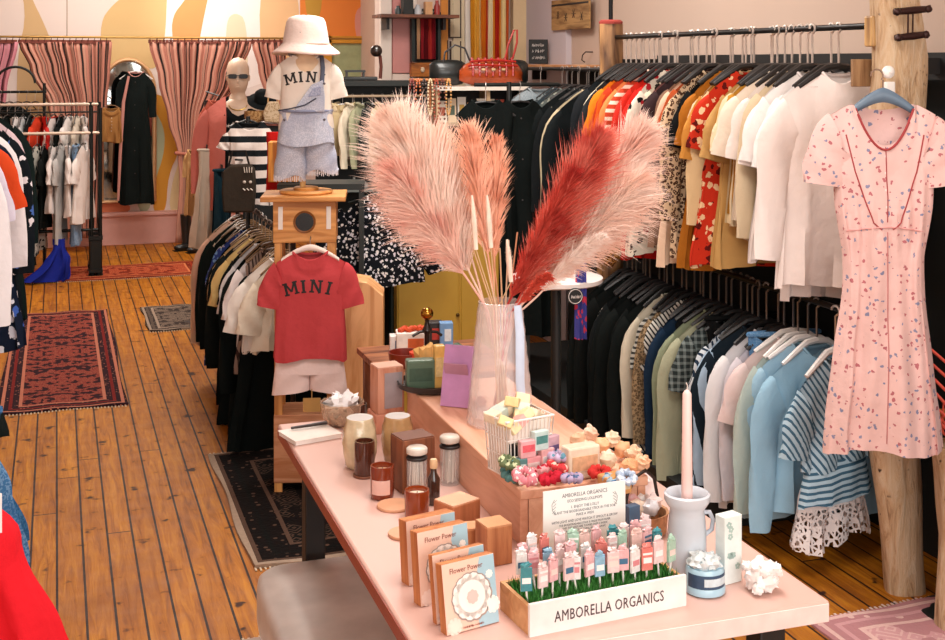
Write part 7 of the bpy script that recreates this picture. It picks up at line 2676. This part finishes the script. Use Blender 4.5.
# ------------------------------------------------------------------ near left rack, mostly outside the frame
XL = -.43
nl = thing('clothes_rack', 'two tier rack running along the left edge of the picture', 'clothes rack', (XL, 5.0, 0))
MB().tube([(0, -2.3, 1.78), (0, 2.2, 1.78)], .0125, 8).build('upper_rail', bl, nl)
MB().tube([(0, -2.3, 1.13), (0, 2.2, 1.13)], .0125, 8).build('lower_rail', bl, nl)
for y in (-2.3, 2.2):
    MB().tube([(-.03, y, .012), (-.03, y, 1.80)], .014, 8).build('post', bl, nl)
N1 = [
    ('coat', 'forest dark coat', C('#12201e'), dict(L=1.10)),
    ('blouse', 'pink white blouse', C('#e6cdd2'), dict(L=.98)),
    ('sdress', 'black tea dress', C('#10161a'), dict(L=.95)),
    ('coat', 'black bloom kimono', C('#10161c', 'floral', '#e0d8dc', '#4a6ab0', 20), dict(L=1.0)),
    ('blouse', 'white loose tunic', C('#efe6e8'), dict(L=.76)),
    ('sdress', 'navy flowered dress', C('#121c30', 'floral', '#c9ccd8', '#3a5aa8', 24), dict(L=.92)),
    ('tee', 'orange red tee', C('#d84a20'), dict(L=.46)),
    ('tee', 'lavender white tee', C('#dcd4e4'), dict(L=.50)),
    ('blouse', 'short white blouse', C('#eee8ea'), dict(L=.48)),
]
rail_run(N1, (XL, 7.0, 1.78), (XL, 4.3, 1.78), 'g', 'left upper rail', seed=41, jit=.12)
N2 = [
    ('coat', 'black winter coat', C('#101817'), dict(L=.34, sl='n')),
    ('top', 'white black lace top', C('#e6e0dc', 'floral', '#15191b', '#15191b', 40), dict(L=.38, sl='n')),
    ('sdress', 'denim blue dress', C('#2c5a84', 'denim', '#4a7aa4', '#1c4468'), dict(L=.46, dx=.05, sl='n')),
    ('jeans', 'pale edged jeans', C('#3c6c98', 'denim', '#88a8c8', '#2c5888'), dict(L=.40, sw=.20, hem=.27, dx=.10)),
]
rail_run(N2, (XL, 4.5, 1.13), (XL, 3.25, 1.13), 'g', 'left lower rail', seed=43, jit=.12)
rs_ = body_mesh(.12, .555, .315, waist=.22, dep=.05, neck=.10, scoop=0, slope=0, folds=5, fa=.014, seed=44, nu=56, nv=24)
o = rs_.build('red_skirt', C('#e0202c'), None, loc=(-.30, 2.95, 1.12), rz=R(4))
tag(o, 'bright red flared skirt at the lower left edge of the picture', 'skirt')
MB().tube([(.12 * math.cos(2 * PI * k / 20), .04 * math.sin(2 * PI * k / 20), 0) for k in range(21)], .012, 6, False).build('waistband', C('#c81c28'), o)
MB().box((.135, -.062, -.20), (.10, .003, .085)).build('white_patch', plain('#f2eeee', .6), o, smooth=False)
o = body_mesh(.12, .62, .26, waist=.2, dep=.04, neck=.10, scoop=0, slope=0, folds=6, fa=.012, seed=46, nu=48, nv=14).build('print_skirt', C('#e6ecf0', 'print', '#2a3a5a', '#c83040', 50), None, loc=(-.30, 3.08, 1.10), rz=R(-3))
tag(o, 'white printed skirt peeking out behind the bright red skirt', 'skirt')
